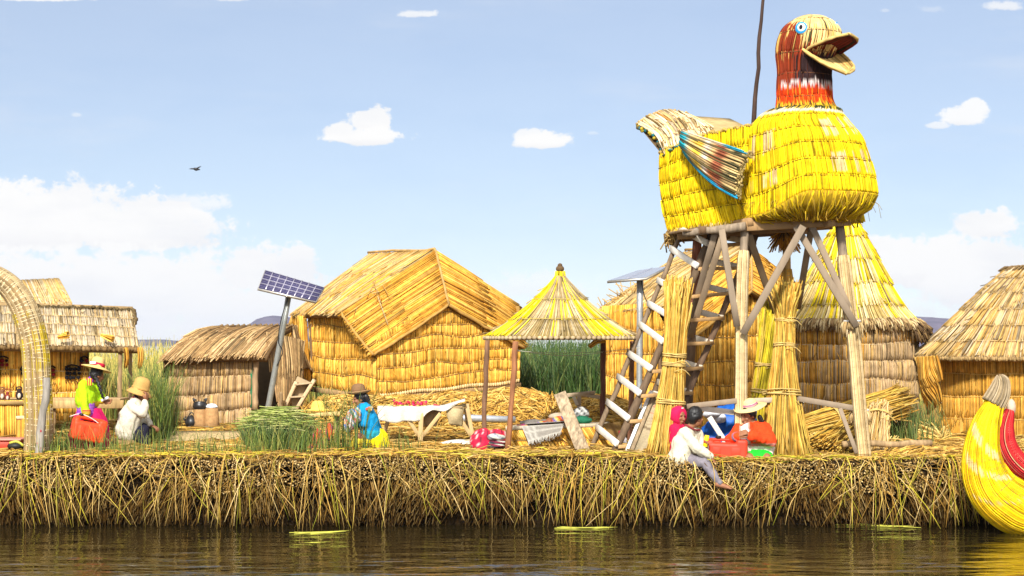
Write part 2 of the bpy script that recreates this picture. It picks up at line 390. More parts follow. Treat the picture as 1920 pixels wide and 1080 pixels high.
def blades(mb, base, h, lean, rad, cols, k=5, bend=.35, jit=.2):
    """upright green stalks from base (N,3): heights h, lean dir scatter"""
    n = len(base); t = np.linspace(0, 1, k)
    d = rng.normal(0, lean, (n, 2)); bd = rng.normal(0, bend, (n, 2))
    p = np.zeros((n, k, 3)); p[:] = base[:, None]
    p[..., 2] += h[:, None] * t[None] * (1 - .12 * np.abs(bd).sum(1)[:, None] * t[None] ** 2)
    p[..., :2] += h[:, None, None] * (d[:, None] * t[None, :, None] + bd[:, None] * .35 * t[None, :, None] ** 2.5)
    c = np.array(cols)[rng.integers(0, len(cols), n)] * (1 + rng.normal(0, jit, (n, 1)))
    r = rad * (1 + rng.normal(0, .25, n)).clip(.5, 1.6)
    mb.reeds(p, r[:, None] * (1 - .75 * t[None] ** 1.5), np.clip(c, 0, 1), 3)
def litter(mb, n, xr, yr, rad, cols, ln=(.15, .6), zoff=.03, upz=.10, zf=None, ang=None):
    x = rng.uniform(*xr, n); y = rng.uniform(*yr, n); z = np.array([(zf or gh)(a, b) for a, b in zip(x, y)]) + rng.random(n) * zoff
    a = rng.uniform(0, 2 * math.pi, n) if ang is None else rng.normal(ang[0], ang[1], n); l = rng.uniform(*ln, n); k = 4; t = np.linspace(-.5, .5, k)
    d = np.stack([np.cos(a), np.sin(a), rng.normal(0, upz, n)], 1)
    p = np.stack([x, y, z], 1)[:, None] + d[:, None] * (l[:, None] * t[None])[..., None]
    p[..., 2] += (rng.normal(0, .05, n) * l)[:, None] * (1 - 4 * t[None] ** 2) + .01
    p[..., :2] += rng.normal(0, .06, (n, 1, 2)) * (l[:, None] * (1 - 4 * t[None] ** 2))[..., None]
    c = np.array(cols)[rng.integers(0, len(cols), n)] * (1 + rng.normal(0, .18, (n, 1)))
    mb.reeds(p, rad * (1 + rng.normal(0, .25, n)).clip(.4, 1.7), np.clip(c, 0, 1), 3)
# ------------------------------------------------------------------ setting: water, island, hills, marsh
def water_mat():
    m = bpy.data.materials.new('lake_water'); m.use_nodes = True; t = m.node_tree; b = t.nodes['Principled BSDF']
    b.inputs['Base Color'].default_value = (.016, .012, .004, 1); b.inputs['Roughness'].default_value = .04; b.inputs['IOR'].default_value = 1.33
    co = t.nodes.new('ShaderNodeTexCoord'); hs = []
    for sc, st, dist in ((1.0, (1.1, 2.0, 1), .042), (3.2, (1.0, 1.7, 1), .010), (.22, (1, 1.6, 1), .07)):
        mp = t.nodes.new('ShaderNodeMapping'); mp.inputs[3].default_value = st; t.links.new(co.outputs['Object'], mp.inputs[0])
        n = t.nodes.new('ShaderNodeTexNoise'); n.inputs['Scale'].default_value = sc; n.inputs['Detail'].default_value = 3; t.links.new(mp.outputs[0], n.inputs['Vector'])
        mu = t.nodes.new('ShaderNodeMath'); mu.operation = 'MULTIPLY'; mu.inputs[1].default_value = dist; t.links.new(n.outputs[0], mu.inputs[0]); hs.append(mu.outputs[0])
    a = t.nodes.new('ShaderNodeMath'); t.links.new(hs[0], a.inputs[0]); t.links.new(hs[1], a.inputs[1])
    a2 = t.nodes.new('ShaderNodeMath'); t.links.new(a.outputs[0], a2.inputs[0]); t.links.new(hs[2], a2.inputs[1])
    bp = t.nodes.new('ShaderNodeBump'); bp.inputs['Distance'].default_value = 1; bp.inputs['Strength'].default_value = 1
    t.links.new(a2.outputs[0], bp.inputs['Height']); t.links.new(bp.outputs[0], b.inputs['Normal'])
    return m
mb = MB(); mb.raw([(-2900, -120, 0), (2900, -120, 0), (2900, 4500, 0), (-2900, 4500, 0)], [(0, 1, 2, 3)], (.02, .02, .01))
wat = mb.build('water', water_mat()); wat['kind'] = 'structure'

def edge_y(x): return 26.5 + .10 * math.sin(x * .9 + 1) + .06 * math.sin(x * 2.3) + .05 * mnoise.noise(Vector((x * 1.5, 0, 3)))
# island: one sheet with a rounded, undercut face towards the water
xs = np.linspace(-26, 26, 209); rows_ = []
prof = [(40, None)]
V = []; yy = [120, 80, 60, 52] + list(np.linspace(48, 27.2, 60))
for x in xs:
    for y in yy: V.append((x, y, gh(x, y) if y < 50 else (.25 if y > 55 else .6)))
    ey, ez = edge_y(x), edge_z(x)
    for dy, z in ((.25, ez), (.04, ez - .01), (-.03, ez - .07), (-.03, ez - .2), (.03, ez - .35), (.12, ez - .5), (.24, .25), (.34, .05), (.35, -.4)):
        V.append((x, ey + dy + .03 * mnoise.noise(Vector((x * 5, z * 5, 1))), z))
nr = len(yy) + 9; V = np.array(V)
q = np.array([(i * nr + j, (i + 1) * nr + j, (i + 1) * nr + j + 1, i * nr + j + 1) for i in range(len(xs) - 1) for j in range(nr - 1)])
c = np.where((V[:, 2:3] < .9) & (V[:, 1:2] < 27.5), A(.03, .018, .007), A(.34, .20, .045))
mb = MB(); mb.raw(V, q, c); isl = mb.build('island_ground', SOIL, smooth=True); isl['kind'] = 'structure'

# far hills across the lake
def hill(name, pts, D0, D1, col):
    xs = np.linspace(pts[0][0], pts[-1][0], 90); top = np.interp(xs, [p[0] for p in pts], [p[1] for p in pts]); nv = 14; V = []; C = []
    for x, t in zip(xs, top):
        for j in range(nv):
            w = j / (nv - 1); D = D0 + (D1 - D0) * w
            hgt = max(0, (HZ - t) / F * D1) * math.sin(w * math.pi / 2) ** 1.3
            hgt *= 1 + .10 * mnoise.noise(Vector((x * .03, w * 4, D0 * .01))) * (1 - w * .6)
            V.append(((x - 960) / F * D, D, -1 + hgt)); C.append(np.array(col) * (1 + .35 * mnoise.noise(Vector((x * .09, w * 7, 2)))))
    for x, t in zip(xs, top): V.append(((x - 960) / F * D1 * 1.01, D1 * 1.25, -2)); C.append(col)
    f = [(i * nv + j, (i + 1) * nv + j, (i + 1) * nv + j + 1, i * nv + j + 1) for i in range(len(xs) - 1) for j in range(nv - 1)]
    o = len(xs) * nv; f += [(i * nv + nv - 1, (i + 1) * nv + nv - 1, o + i + 1, o + i) for i in range(len(xs) - 1)]
    mb = MB(); mb.raw(V, f, np.array(C)); ob = mb.build(name, mat('hillside', .95, .05, .02, .35, 0), smooth=True); ob['kind'] = 'structure'; return ob
hill('hills', [(-400, 640), (-100, 634), (130, 636), (250, 633), (300, 632), (345, 636), (420, 630), (455, 612), (485, 593), (510, 588), (545, 592), (600, 604), (700, 622), (820, 634), (1000, 640)], 2500, 3200, (.11, .09, .12))
hill('hills', [(1100, 640), (1300, 630), (1500, 606), (1600, 594), (1690, 588), (1760, 592), (1850, 600), (2000, 612), (2300, 634)], 2600, 3300, (.11, .085, .115))

STRAW = [(.49, .29, .07), (.43, .235, .045), (.55, .37, .12), (.33, .18, .035), (.20, .11, .025), (.46, .32, .07)]
FRESH = [(.54, .42, .04), (.44, .37, .03), (.60, .46, .07), (.33, .32, .03)]
# bank: cut butts of the top layer, matted stubs below, straws hanging over
mb = MB()
n = 15000; x = rng.uniform(-9, 9, n); zt = np.array([edge_z(a) for a in x]); ey = np.array([edge_y(a) for a in x])
patch = np.array([mnoise.noise(Vector((a * .9, 7, 0))) for a in x])
z = zt - .02 - rng.random(n) ** 1.15 * (.34 + .20 * patch)
keep = np.array([mnoise.noise(Vector((a * 2.2, b * 6, 4))) > -.32 for a, b in zip(x, z)]); x, z, zt, ey = x[keep], z[keep], zt[keep], ey[keep]; n = len(x)
yf = ey - .12 - rng.random(n) * .07 + (zt - z) * .10
d = np.stack([rng.normal(0, .16, n), np.ones(n), rng.normal(.15, .14, n)], 1)
p0 = np.stack([x, yf, z], 1); pts = p0[:, None] + d[:, None] * np.array([0, .004, .14])[None, :, None]
face = np.array([(.50, .34, .13), (.40, .25, .08), (.60, .44, .20), (.22, .12, .035), (.30, .19, .06)])[rng.integers(0, 5, n)] * (1 + rng.normal(0, .2, (n, 1)))
side = np.array([(.12, .07, .022)]) * (1 + rng.normal(0, .3, (n, 1)))
mb.reeds(pts, rng.uniform(.007, .0135, n), np.clip(np.stack([face, side, side * .6], 1), 0, 1), 5)
tag(mb.build('cut_reed_butts', REED), None, None, None, 'stuff')
mb = MB()
n = 19000; x = rng.uniform(-9, 9, n); zt = np.array([edge_z(a) for a in x]); ey = np.array([edge_y(a) for a in x])
zz = .06 + (zt - .28) * rng.random(n) ** .75
grp = np.array([mnoise.noise(Vector((a * 1.3, b * 3, 9))) for a, b in zip(x, zz)])
keep = rng.random(n) < .55 + grp * .9; x, zz, zt, ey, grp = x[keep], zz[keep], zt[keep], ey[keep], grp[keep]; n = len(x)
y0 = ey - .07 + (.70 - zz).clip(0) * .42 + rng.random(n) * .05
ln = rng.uniform(.05, .22, n); dx = rng.normal(0, .35, n) + .5 * np.sin(x * 1.7)
dd = np.stack([dx, -.35 - rng.random(n) * .4, -np.ones(n)], 1); dd = unit(dd)
t = np.array([0, .5, 1.]); p = np.stack([x, y0, zz], 1)[:, None] + dd[:, None] * (ln[:, None] * t)[..., None]; p[..., 2] -= .03 * t ** 2
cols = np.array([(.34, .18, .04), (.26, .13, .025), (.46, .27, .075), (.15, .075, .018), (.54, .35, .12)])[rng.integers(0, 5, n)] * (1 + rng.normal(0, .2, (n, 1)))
cols *= np.interp(zz, [.1, .3, .5, .7], [.22, .36, .55, .75])[:, None]          # shade under the bank put into the stub colour, darker towards the water
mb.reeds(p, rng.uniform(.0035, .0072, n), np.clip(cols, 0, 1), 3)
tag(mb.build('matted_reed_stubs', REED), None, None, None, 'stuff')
def hang(mb, n, xr, cols, rad, lo, hi, out=.22, slant=.35, cl=None):
    x = rng.uniform(*xr, n) if cl is None else rng.choice(cl, n) + rng.normal(0, .10, n)
    ey = np.array([edge_y(a) for a in x]); zt = np.array([edge_z(a) for a in x])
    k = 8; t = np.linspace(0, 1, k); zb = rng.uniform(lo, hi, n)
    y0 = ey + rng.uniform(-.05, .3, n); yo = ey - .10 - rng.random(n) * out; sl = rng.normal(0, slant, n)
    p = np.zeros((n, k, 3)); a = np.clip(t / .35, 0, 1)
    p[..., 1] = y0[:, None] + (yo - y0)[:, None] * np.sin(a * math.pi / 2)[None]
    drop = np.clip((t - .12) / .88, 0, 1) ** 1.25
    start = zt + rng.uniform(-.02, .05, n) - (rng.random(n) < .45) * rng.random(n) * .35
    start = np.maximum(start, zb + .05)
    p[..., 2] = start[:, None] + .03 * np.sin(math.pi * np.clip(t / .4, 0, 1))[None] + (zb - start)[:, None] * drop[None]
    p[..., 0] = x[:, None] + sl[:, None] * t[None] + rng.normal(0, .05, (n, 1)) * np.sin(math.pi * t)[None]
    kink = rng.random(n) < .3; p[:, 5:, 0] += (kink * rng.normal(0, .10, n))[:, None] * np.array([.4, .8, 1.2])
    c = np.array(cols)[rng.integers(0, len(cols), n)] * (1 + rng.normal(0, .15, (n, 1)))
    mb.reeds(p, (rad * (1 + rng.normal(0, .3, n)).clip(.4, 1.8))[:, None] * (1 - .4 * t)[None], np.clip(c, 0, 1), 4)
mb = MB()
hang(mb, 420, (-9, 9), [tuple(.72 * q for q in c_) for c_ in STRAW], .0045, .15, .85, .18, .42)
hang(mb, 300, (-9, 9), [(.62, .42, .14), (.68, .49, .20), (.52, .34, .09)], .005, .0, .6, .22, .34)
hang(mb, 110, (-9, 9), FRESH, .0052, -.02, .45, .3, .42)
hang(mb, 150, (-9, 9), FRESH + STRAW + STRAW, .0058, -.03, .1, .3, .2, cl=rng.uniform(-7, 7, 22))
hang(mb, 130, (-9, 9), STRAW, .006, .35, .8, .15, .75)
tag(mb.build('hanging_reeds', REED), None, None, None, 'stuff')
mb = MB()
for i in range(1):
    n = 5200; x = rng.uniform(-9, 9, n)
def zf(x, y): return (edge_z(x) if y < edge_y(x) + .3 else gh(x, y))
litter(mb, 5200, (-9, 9), (26.46, 27.3), .0062, STRAW + STRAW + FRESH[:2], (.12, .5), .025, .06, zf)
litter(mb, 900, (-9, 9), (26.36, 26.9), .0065, FRESH + STRAW, (.2, .7), .035, .09, zf)
litter(mb, 7000, (-9, 9), (27.2, 30), .007, STRAW, (.15, .6), .03, .08)
litter(mb, 6000, (-11, 11), (30, 37), .010, STRAW, (.2, .8), .03, .08)
tag(mb.build('loose_straw', REED), None, None, None, 'stuff')
# reeds afloat at the foot of the bank
def floating(px0, px1, py0, py1, n, label):
    a = A((px0 - 960) / F * (HC * F / (py0 - HZ)), HC * F / (py0 - HZ), .01); b = A((px1 - 960) / F * (HC * F / (py1 - HZ)), HC * F / (py1 - HZ), .01)
    mb = MB()
    for i in range(n):
        j = rng.normal(0, .05, 3) * A(1, 1.6, .1); mb.tube(spline([a + j, (a + b) / 2 + rng.normal(0, .03, 3) * A(1, 1, .2), b + rng.normal(0, .08, 3) * A(1, 1.4, .05)], 7), [.007, .009, .010, .010, .009, .007, .003], np.array([.48, .46, .07]) * rng.uniform(.7, 1.2), 4)
    tag(mb.build('floating_reed', REED, loc=(a + b) / 2), label, 'reed', 'reeds afloat below the bank')
floating(548, 640, 1002, 997, 3, 'yellow green reed floating under the bank, left of the middle')
floating(1045, 1145, 990, 992, 4, 'pale reeds floating below the gazebo and the plank bench')
floating(1560, 1700, 983, 989, 4, 'longest bright green reed bent onto the water near the yellow boat prow')

# marsh behind the island
DRYG = [(.42, .33, .07), (.36, .30, .06), (.50, .38, .10), (.22, .23, .04)]
MARSH = [(.085, .12, .025), (.06, .095, .018), (.12, .15, .03), (.17, .16, .04)]
mb = MB()
n = 7500; x = rng.uniform(-24, -7.0, n); y = rng.uniform(43, 78, n)
blades(mb, np.stack([x, y, np.full(n, .3)], 1), rng.uniform(1.5, 2.1, n) + np.clip((y - 58) / 14, 0, 1) * .42, .06, .018, DRYG + DRYG[:3] + MARSH[2:], 4, .3)
n = 1500; x = rng.uniform(-8.6, -5.6, n); y = rng.uniform(37.5, 44, n)
blades(mb, np.stack([x, y, np.full(n, .5)], 1), rng.uniform(1.2, 1.75, n), .07, .012, MARSH + DRYG, 5, .3)
n = 3200; x = rng.uniform(-9, 20, n); y = rng.uniform(52, 80, n)
blades(mb, np.stack([x, y, np.full(n, .2)], 1), rng.uniform(1.4, 2.05, n), .06, .02, DRYG + MARSH, 4, .3)
tag(mb.build('marsh_reeds', GREEN), None, None, None, 'stuff')
mb = MB()
n = 3600; x = rng.uniform(-.3, 2.6, n); y = rng.uniform(40.6, 46, n)
blades(mb, np.stack([x, y, np.full(n, .7)], 1), rng.uniform(1.3, 2.0, n), .10, .014, [(.035, .075, .014), (.022, .05, .010), (.05, .10, .02), (.10, .13, .03)], 5, .35)
tag(mb.build('tall_green_reeds', GREEN), None, None, None, 'stuff')
# ------------------------------------------------------------------ huts
ROPEC = (.16, .10, .04)
def post(name, parent, a, b, r, col, r2=None, m=WOOD, k=8):
    mb = MB(); mb.log(a, b, r, np.array(col), r2, k); return mb.build(name, m, parent, smooth=True)
def plank(name, parent, a, b, w, h, col, up=(0, 0, 1), m=SAWN):
    mb = MB(); mb.beam(a, b, w, h, np.array(col), up); return mb.build(name, m, parent)

# main hut ------------------------------------------------
hut = thing('reed_hut', 'largest golden reed hut with steep gabled thatch roof behind the cloth covered table', 'hut', P(760, 742, 37.5))
rb, rf = P(690, 478, 39.7), P(815, 470, 37.9); eb, ef = P(547, 590, 38.7), P(640, 587, 36.7)
tip, cl = P(841, 572, 37.36), P(700, 666, 36.38); er, cr_ = P(973, 573, 38.8), P(984, 652, 38.42)
mb = MB()
thatch(mb, bil(rb, rf, eb, ef, .06), 3, 230, .0115, pal(PALE + GOLD[:1]), .0, .03, .25, .03, 3, lean=0., base=(.25, .16, .07), thick=.10, ends=.07, layers=2, jit=.012)
n = 7                                             # loose stalks where the slope meets the visor
p0 = rf + (ef - rf) * rng.uniform(.45, .75, (n, 1)) + rng.normal(0, .08, (n, 3)) + A(0, -.12, .03)
mb.reeds(np.stack([p0, p0 + rng.normal(0, .16, (n, 3)) + A(-.05, -.05, -.03), p0 + rng.normal(0, .26, (n, 3)) + A(-.1, -.05, -.12)], 1), .010, np.array(PALE)[rng.integers(0, 5, n)], 4)
mb.build('roof', REED, hut)
mb = MB()
vl = pal(ORNG + [GOLD[0]]); kw = dict(out0=.0, out1=.012, overlap=.2, base=(.20, .115, .035), thick=.09, ends=.05, layers=2, jit=.010, splay=.5)
thatch(mb, bil(rf, tip, ef, cl, .05), 2, 130, .0115, vl, **kw)
thatch(mb, bil(tip, rf, cr_, er, .05), 2, 130, .0115, vl, **kw)
for a, b in ((tip, cl), (cl, ef), (tip, cr_)):
    mb.tube(spline([a + A(0, -.02, 0), (a + b) / 2 + A(0, -.03, -.02), b + A(0, -.02, 0)], 12), .028, (.40, .23, .06), 6, .008)
mb.tube(np.concatenate([np.linspace(rb + A(0, 0, .05), rf + A(0, 0, .04), 9), np.linspace(rf + A(.03, -.05, -.03), tip + A(0, -.02, .02), 7)]), .024, (.42, .26, .09), 6, .008)
mb.build('roof_visor', REED, hut)
mb = MB(); thatch(mb, bil(rf, rb, er, er + (rb - rf), .05), 2, 60, .02, pal(GOLD), base=(.3, .18, .06), thick=.1); mb.build('roof', REED, hut)
wl = dict(out0=.0, pillow=.022, overlap=.10, jit=.005, ends=.02, base=(.40, .23, .05), thick=.05, seam=(.011, (.30, .17, .05)))
mb = MB(); cB = P(707, 741, 36.5); lB = P(583, 722, 38.3)
thatch(mb, bil(P(580, 582, 38.3), P(705, 574, 36.5), lB, cB), 5, 160, .0105, pal(GOLD), scal=.05, scf=4, clip=lambda u: np.clip((u - .42) / .58, 0, 1) * .60, **wl)
mb.build('wall', REED, hut)
mb = MB(); gT = lambda u: np.abs(u - .5) * .86
thatch(mb, bil(P(705, 552, 36.5), P(974, 556, 38.5), cB, P(974, 714, 38.5)), 7, 240, .0105, pal(GOLD + [GOLD[1]]), scal=.055, scf=5, clip=gT, **wl)
us = np.linspace(0, 1, 70); Sg = bil(cB, P(974, 714, 38.5), cB - A(0, 0, .05), P(974, 716, 38.5) - A(0, 0, .05))
for i in range(60):
    u = (i + .5) / 60; c = Sg(np.array([u]), np.array([.1 + .5 * math.sin(u * 17) * .5]))[0] + A(0, -.05, 0); mb.ell(c, A(.03, .03, .04), np.array((.66, .47, .22)) * rng.uniform(.8, 1.1), m=6, k=4)
mb.build('wall', REED, hut)
mb = MB(); d = P(974, 714, 38.5) - cB
mb.grid(bil(P(580, 582, 38.3) + d * .98, P(974, 574, 38.6), lB + d * .98, P(974, 714, 38.6)), 4, 4, (.4, .25, .07)); mb.grid(bil(P(580, 582, 38.4), P(580, 582, 38.4) + d, lB, lB + d), 4, 4, (.4, .25, .07)); mb.build('wall', REED, hut)
mb = MB(); a, b = cB + A(0, .03, -.06), P(974, 719, 38.5) + A(0, .03, -.03); mb.beam(a, b, .10, .09, np.array((.42, .27, .12))); mb.beam(a, P(580, 729, 38.3), .10, .09, np.array((.42, .27, .12))); mb.build('floor_beam', WOOD, hut)
mb = MB()                                          # reed column and posts of the entry on the left
pth = spline([P(566, 592, 38.2), P(570, 660, 38.2), P(575, 722, 38.2)], 6); strip_reeds(mb, pth, np.full(6, .07), 60, .013, pal(GOLD)); mb.tube(pth, .065, (.3, .18, .05), 8); mb.build('reed_column', REED, hut)
post('door_post', hut, P(583, 590, 38.25), P(589, 716, 38.25), .05, (.16, .10, .05)); plank('door_board', hut, P(597, 592, 38.2), P(600, 722, 38.2), .13, .05, (.45, .27, .09), (0, 1, 0))
mb = MB(); thatch(mb, bil(P(548, 589, 38.8), P(566, 588, 38.3), P(533, 640, 39.2), P(560, 664, 38.6), -.05), 1, 30, .016, pal(ORNG), base=(.2, .12, .04), ends=.1); mb.build('roof_flap', REED, hut)

# small brown hut ----------------------------------------------
hut = thing('reed_hut', 'low weathered brown reed hut with dark open doorway behind the clay stove', 'hut', P(400, 798, 36))
mb = MB(); rl, rr = P(413, 614, 37.4), P(548, 612, 37.4); el, er = P(305, 672, 35.3), P(500, 668, 35.2)
def Sroof(u, v):
    b = bil(rl, rr, el, er)(u, v); v_ = np.asarray(v); u_ = np.asarray(u)
    b[:, 2] += .16 * np.sin(math.pi * v_) * (1 - .4 * u_) - .05 * np.maximum(0, v_ - .8) * 5 * np.sin(u_ * 7) * .3
    return b
thatch(mb, Sroof, 2, 210, .0125, pal(BROWN + [GREY[2]]), .0, .03, .3, .03, 3, base=(.15, .09, .04), thick=.10, ends=.08, layers=2, jit=.014, lean=-.02)
pth = Sroof(np.linspace(0, 1, 40), np.zeros(40)); 
for i, p in enumerate(pth): mb.ell(p + A(0, -.02, .015 + .02 * math.sin(i * 2.1)), A(.03, .05, .035), np.array((.20, .13, .06)), m=6, k=4)
mb.build('roof', REED, hut)
mb = MB(); thatch(mb, bil(P(500, 624, 36.2), P(572, 640, 37.2), P(527, 768, 35.7), P(566, 752, 36.6), .10), 2, 46, .018, pal(BROWN), .0, .03, .2, base=(.15, .09, .04), ends=.1, lean=-.15)
thatch(mb, bil(P(548, 612, 37.5), P(560, 612, 39.2), P(562, 690, 36.6), P(590, 690, 39)), 1, 40, .02, pal(BROWN), base=(.15, .09, .04))
mb.build('roof_flap', REED, hut)
mb = MB(); thatch(mb, bil(P(319, 676, 35.5), P(472, 671, 35.5), P(309, 805, 35.5), P(470, 800, 35.5)), 4, 190, .0085, pal(GREY + BROWN[:2]), .0, .035, .03, .06, 3, pillow=.025, jit=.005, ends=.02, seam=(.008, (.46, .34, .2))); mb.build('wall', REED, hut)
mb = MB(); mb.grid(bil(P(319, 660, 35.6), P(330, 655, 38.2), P(309, 805, 35.6), P(330, 790, 38.2)), 3, 3, (.25, .16, .07)); mb.grid(bil(P(330, 640, 38.2), P(560, 640, 38.2), P(330, 790, 38.2), P(560, 790, 38.2)), 3, 3, (.12, .08, .04)); mb.grid(bil(P(560, 640, 38.2), P(562, 640, 36.6), P(560, 790, 38.2), P(562, 790, 36.6)), 3, 3, (.12, .08, .04)); mb.build('wall', REED, hut)
post('door_post', hut, P(479, 668, 35.45), P(478, 768, 35.45), .055, (.33, .22, .12)); post('door_post', hut, P(527, 735, 35.6), P(526, 770, 35.6), .03, (.3, .2, .1))
plank('door_frame', hut, P(472.5, 690, 35.5), P(472, 764, 35.5), .05, .05, (.02, .16, .07), (0, 1, 0)); plank('lintel_board', hut, P(332, 669, 35.7), P(378, 667, 35.7), .04, .10, (.02, .16, .08))
mb = MB(); thatch(mb, bil(P(310, 668, 35.35), P(325, 664, 35.6), P(304, 700, 35.8), P(316, 712, 36), .05), 1, 26, .016, pal(BROWN), base=(.12, .07, .03), ends=.1); mb.build('roof_flap', REED, hut)

# market stall on the left -----------------------------------------
st = thing('market_stall', 'open craft stall with long cream thatch roof on posts, left of the green marsh', 'stall', P(120, 822, 32.5))
mb = MB(); S0 = bil(P(-230, 566, 33.4), P(248, 583, 33.4), P(-230, 642, 32.0), P(260, 650, 32.0), .04)
thatch(mb, S0, 4, 420, .010, pal(CREAM, .16, .12), .0, .02, .06, .02, 6, pillow=.014, base=(.2, .13, .06), thick=.12, ends=.03, jit=.008, seam=(.009, (.40, .28, .12)))
e = S0(np.linspace(0, 1, 150), np.ones(150) * .99)
for p in e: mb.ell(p + A(0, .02, -.05) + rng.normal(0, .008, 3), A(.035, .05, .045), np.array((.20, .125, .05)) * rng.uniform(.6, 1.2), m=6, k=4)
e = S0(np.linspace(.6, 1, 70), np.zeros(70))
for p in e: mb.ell(p + A(0, .0, .02) + rng.normal(0, .012, 3), A(.035, .05, .03), np.array((.10, .07, .03)) * rng.uniform(.6, 1.2), m=6, k=4)
for v in np.linspace(0, .35, 12):
    p = S0(np.array([1.]), np.array([v]))[0]; mb.ell(p + A(.02, 0, 0) + rng.normal(0, .012, 3), A(.04, .05, .04), np.array((.12, .08, .035)), m=6, k=4)
mb.build('roof', REED, st)
for (a, b) in (((115, 632), (128, 627)), ((195, 628), (212, 635))):
    m_ = MB(); pa, pb = P(a[0] - 6, a[1], 31.9), P(b[0], b[1], 31.85); strip_reeds(m_, spline([pa, (pa + pb) / 2, pb], 4), np.array([.015, .022, .04, .05]), 22, .008, pal(GOLD)); m_.build('tie_knot', REED, st)
mb = MB(); S1 = bil(P(-230, 600, 33.5), P(-230, 600, 36), P(-230, 640, 35.6), P(-230, 640, 36))
mb.grid(bil(P(-230, 566, 33.4), P(248, 583, 33.4), P(-230, 650, 35), P(258, 655, 35)), 8, 5, (.30, .2, .09), thick=.08); mb.build('roof', REED, st)
mb = MB(); thatch(mb, bil(P(-230, 640, 32.7), P(166, 655, 32.7), P(-230, 775, 32.7), P(166, 775, 32.7)), 3, 260, .012, pal(GOLD), .0, .03, .05, .03, 5, pillow=.02, base=(.40, .24, .06), seam=(.008, (.62, .45, .2))); mb.build('wall', REED, st)
for (px, pb, D) in ((225, 820, 32.1), (245, 812, 32.6), (-60, 820, 32.1)): post('post', st, P(px, 650, D), P(px - 2, pb, D), .035, (.30, .20, .10))
for px in (236, 262):
    m_ = MB(); strip_reeds(m_, spline([P(px, 652, 31.9), P(px + 2, 672, 31.9), P(px - 1, 690, 31.95)], 5), np.array([.03, .035, .035, .03, .015]), 24, .008, pal(ORNG)); m_.build('tie_knot', REED, st)
cnt = thing('market_table', 'long wooden market table board under the craft stall roof, behind the standing woman', 'table', P(150, 822, 31.6))
mb = MB(); mb.beam(P(-60, 758, 31.4), P(232, 758, 31.4), .05, .13, np.array((.44, .29, .12)));
mb.rbox(P(90, 748, 31.75), (2.45, .75, .035), (.42, .28, .13), bev=.008); mb.build('table_top', WOOD, cnt)
for px in (100, 228): post('leg', cnt, P(px, 764, 31.5), P(px, 826, 31.5), .04, (.33, .22, .11))
rl_ = thing('reed_counter', 'low counter faced with upright reeds at the left edge under the craft stall', 'counter', P(10, 822, 30.6))
mb = MB(); thatch(mb, bil(P(-200, 752, 30.6), P(52, 752, 30.6), P(-200, 824, 30.6), P(54, 824, 30.6)), 1, 90, .017, pal(GOLD), base=(.25, .15, .05)); mb.grid(bil(P(-200, 748, 31.2), P(52, 748, 31.2), P(-200, 752, 30.55), P(52, 752, 30.55)), 3, 3, (.4, .26, .1), thick=.06); mb.build('panel', REED, rl_)
# woven hangings on the stall wall: dark discs hung in rows under a curved rod
for k, (x0, x1, y0, nrow, red) in enumerate(((-6, 16, 668, 2, 1), (40, 54, 684, 2, 0), (92, 104, 686, 2, 1), (122, 150, 684, 3, 0), (150, 166, 668, 2, 1))):
    lab = ['dark hanging of beaded discs at the far left of the stall wall', 'small black disc hanging on the stall wall left of the reed arch', 'red and black disc hanging just right of the reed arch', 'large black turtle shaped hanging beside the standing woman', 'red flower hanging right beside the straw hat of the standing woman'][k]
    root = thing('wall_hanging', lab, 'wall hanging', P((x0 + x1) / 2, y0 + 35, 32.6), 'hangings on the stall wall')
    D = 32.63; mb = MB(); mb.tube(spline([P(x0, y0 + 4, D), P((x0 + x1) / 2, y0, D), P(x1, y0 + 4, D)], 8), .012, (.02, .015, .015), 5)
    for xx in np.linspace(x0 + 1, x1 - 1, 5): mb.tube([P(xx, y0 + 2, D), P(xx, y0 + 26, D)], .004, (.05, .03, .02), 4)
    mb.build('rod', CLOTH, root)
    mb = MB(); nc = max(2, int((x1 - x0) / 7))
    for r in range(nrow):
        for xx in np.linspace(x0 + 3, x1 - 3, nc): mb.ell(P(xx + rng.normal(0, .6), y0 + 8 + r * 8, D - .02), A(.034, .015, .034) * rng.uniform(.75, 1.1), (.16, .012, .012) if (red and rng.random() < .7) else (.012, .011, .013), m=10, k=7)
    mb.build('discs', CLOTH, root)
    mb = MB()
    for xx in np.linspace(x0 + 1, x1 - 1, nc + 2): mb.tube([P(xx, y0 + 28 + rng.random() * 4, D - .01), P(xx + 1, y0 + 35, D - .01)], .008, (.03, .02, .015), 4)
    mb.build('tassels', CLOTH, root)
for k, (px, py, s) in enumerate(((4, 738, 1.2), (14, 741, .9), (36, 737, 1.25), (49, 737, 1.25))):
    root = thing('reed_figurine', ['brown toy figure at the left end of the stall counter', 'small dark red toy figure beside the brown one on the counter', 'black toy figure with cream belly left of its twin on the counter', 'black toy figure with cream belly nearest the reed arch'][k], 'figurine', P(px, py + 10, 31.0), 'craft figures on the stall counter')
    mb = MB(); c = [(.18, .08, .04), (.22, .04, .03), (.03, .02, .02), (.03, .02, .02)][k]
    mb.ell(P(px, py + 4, 31), A(.045, .04, .06) * s, c); mb.ell(P(px, py - 4, 31), A(.03, .03, .03) * s, c); mb.build('body', CLOTH, root, smooth=True)
    mb = MB(); mb.ell(P(px, py + 5, 30.965), A(.022, .02, .035) * s, (.6, .5, .38)); mb.build('belly', CLOTH, root, smooth=True)
    mb = MB(); mb.tube(spline([P(px - 4, py - 6, 31), P(px - 5, py - 10, 31), P(px, py - 12, 31), P(px + 5, py - 10, 31), P(px + 4, py - 6, 31)], 10), .008 * s, c, 5); mb.build('arms', CLOTH, root)
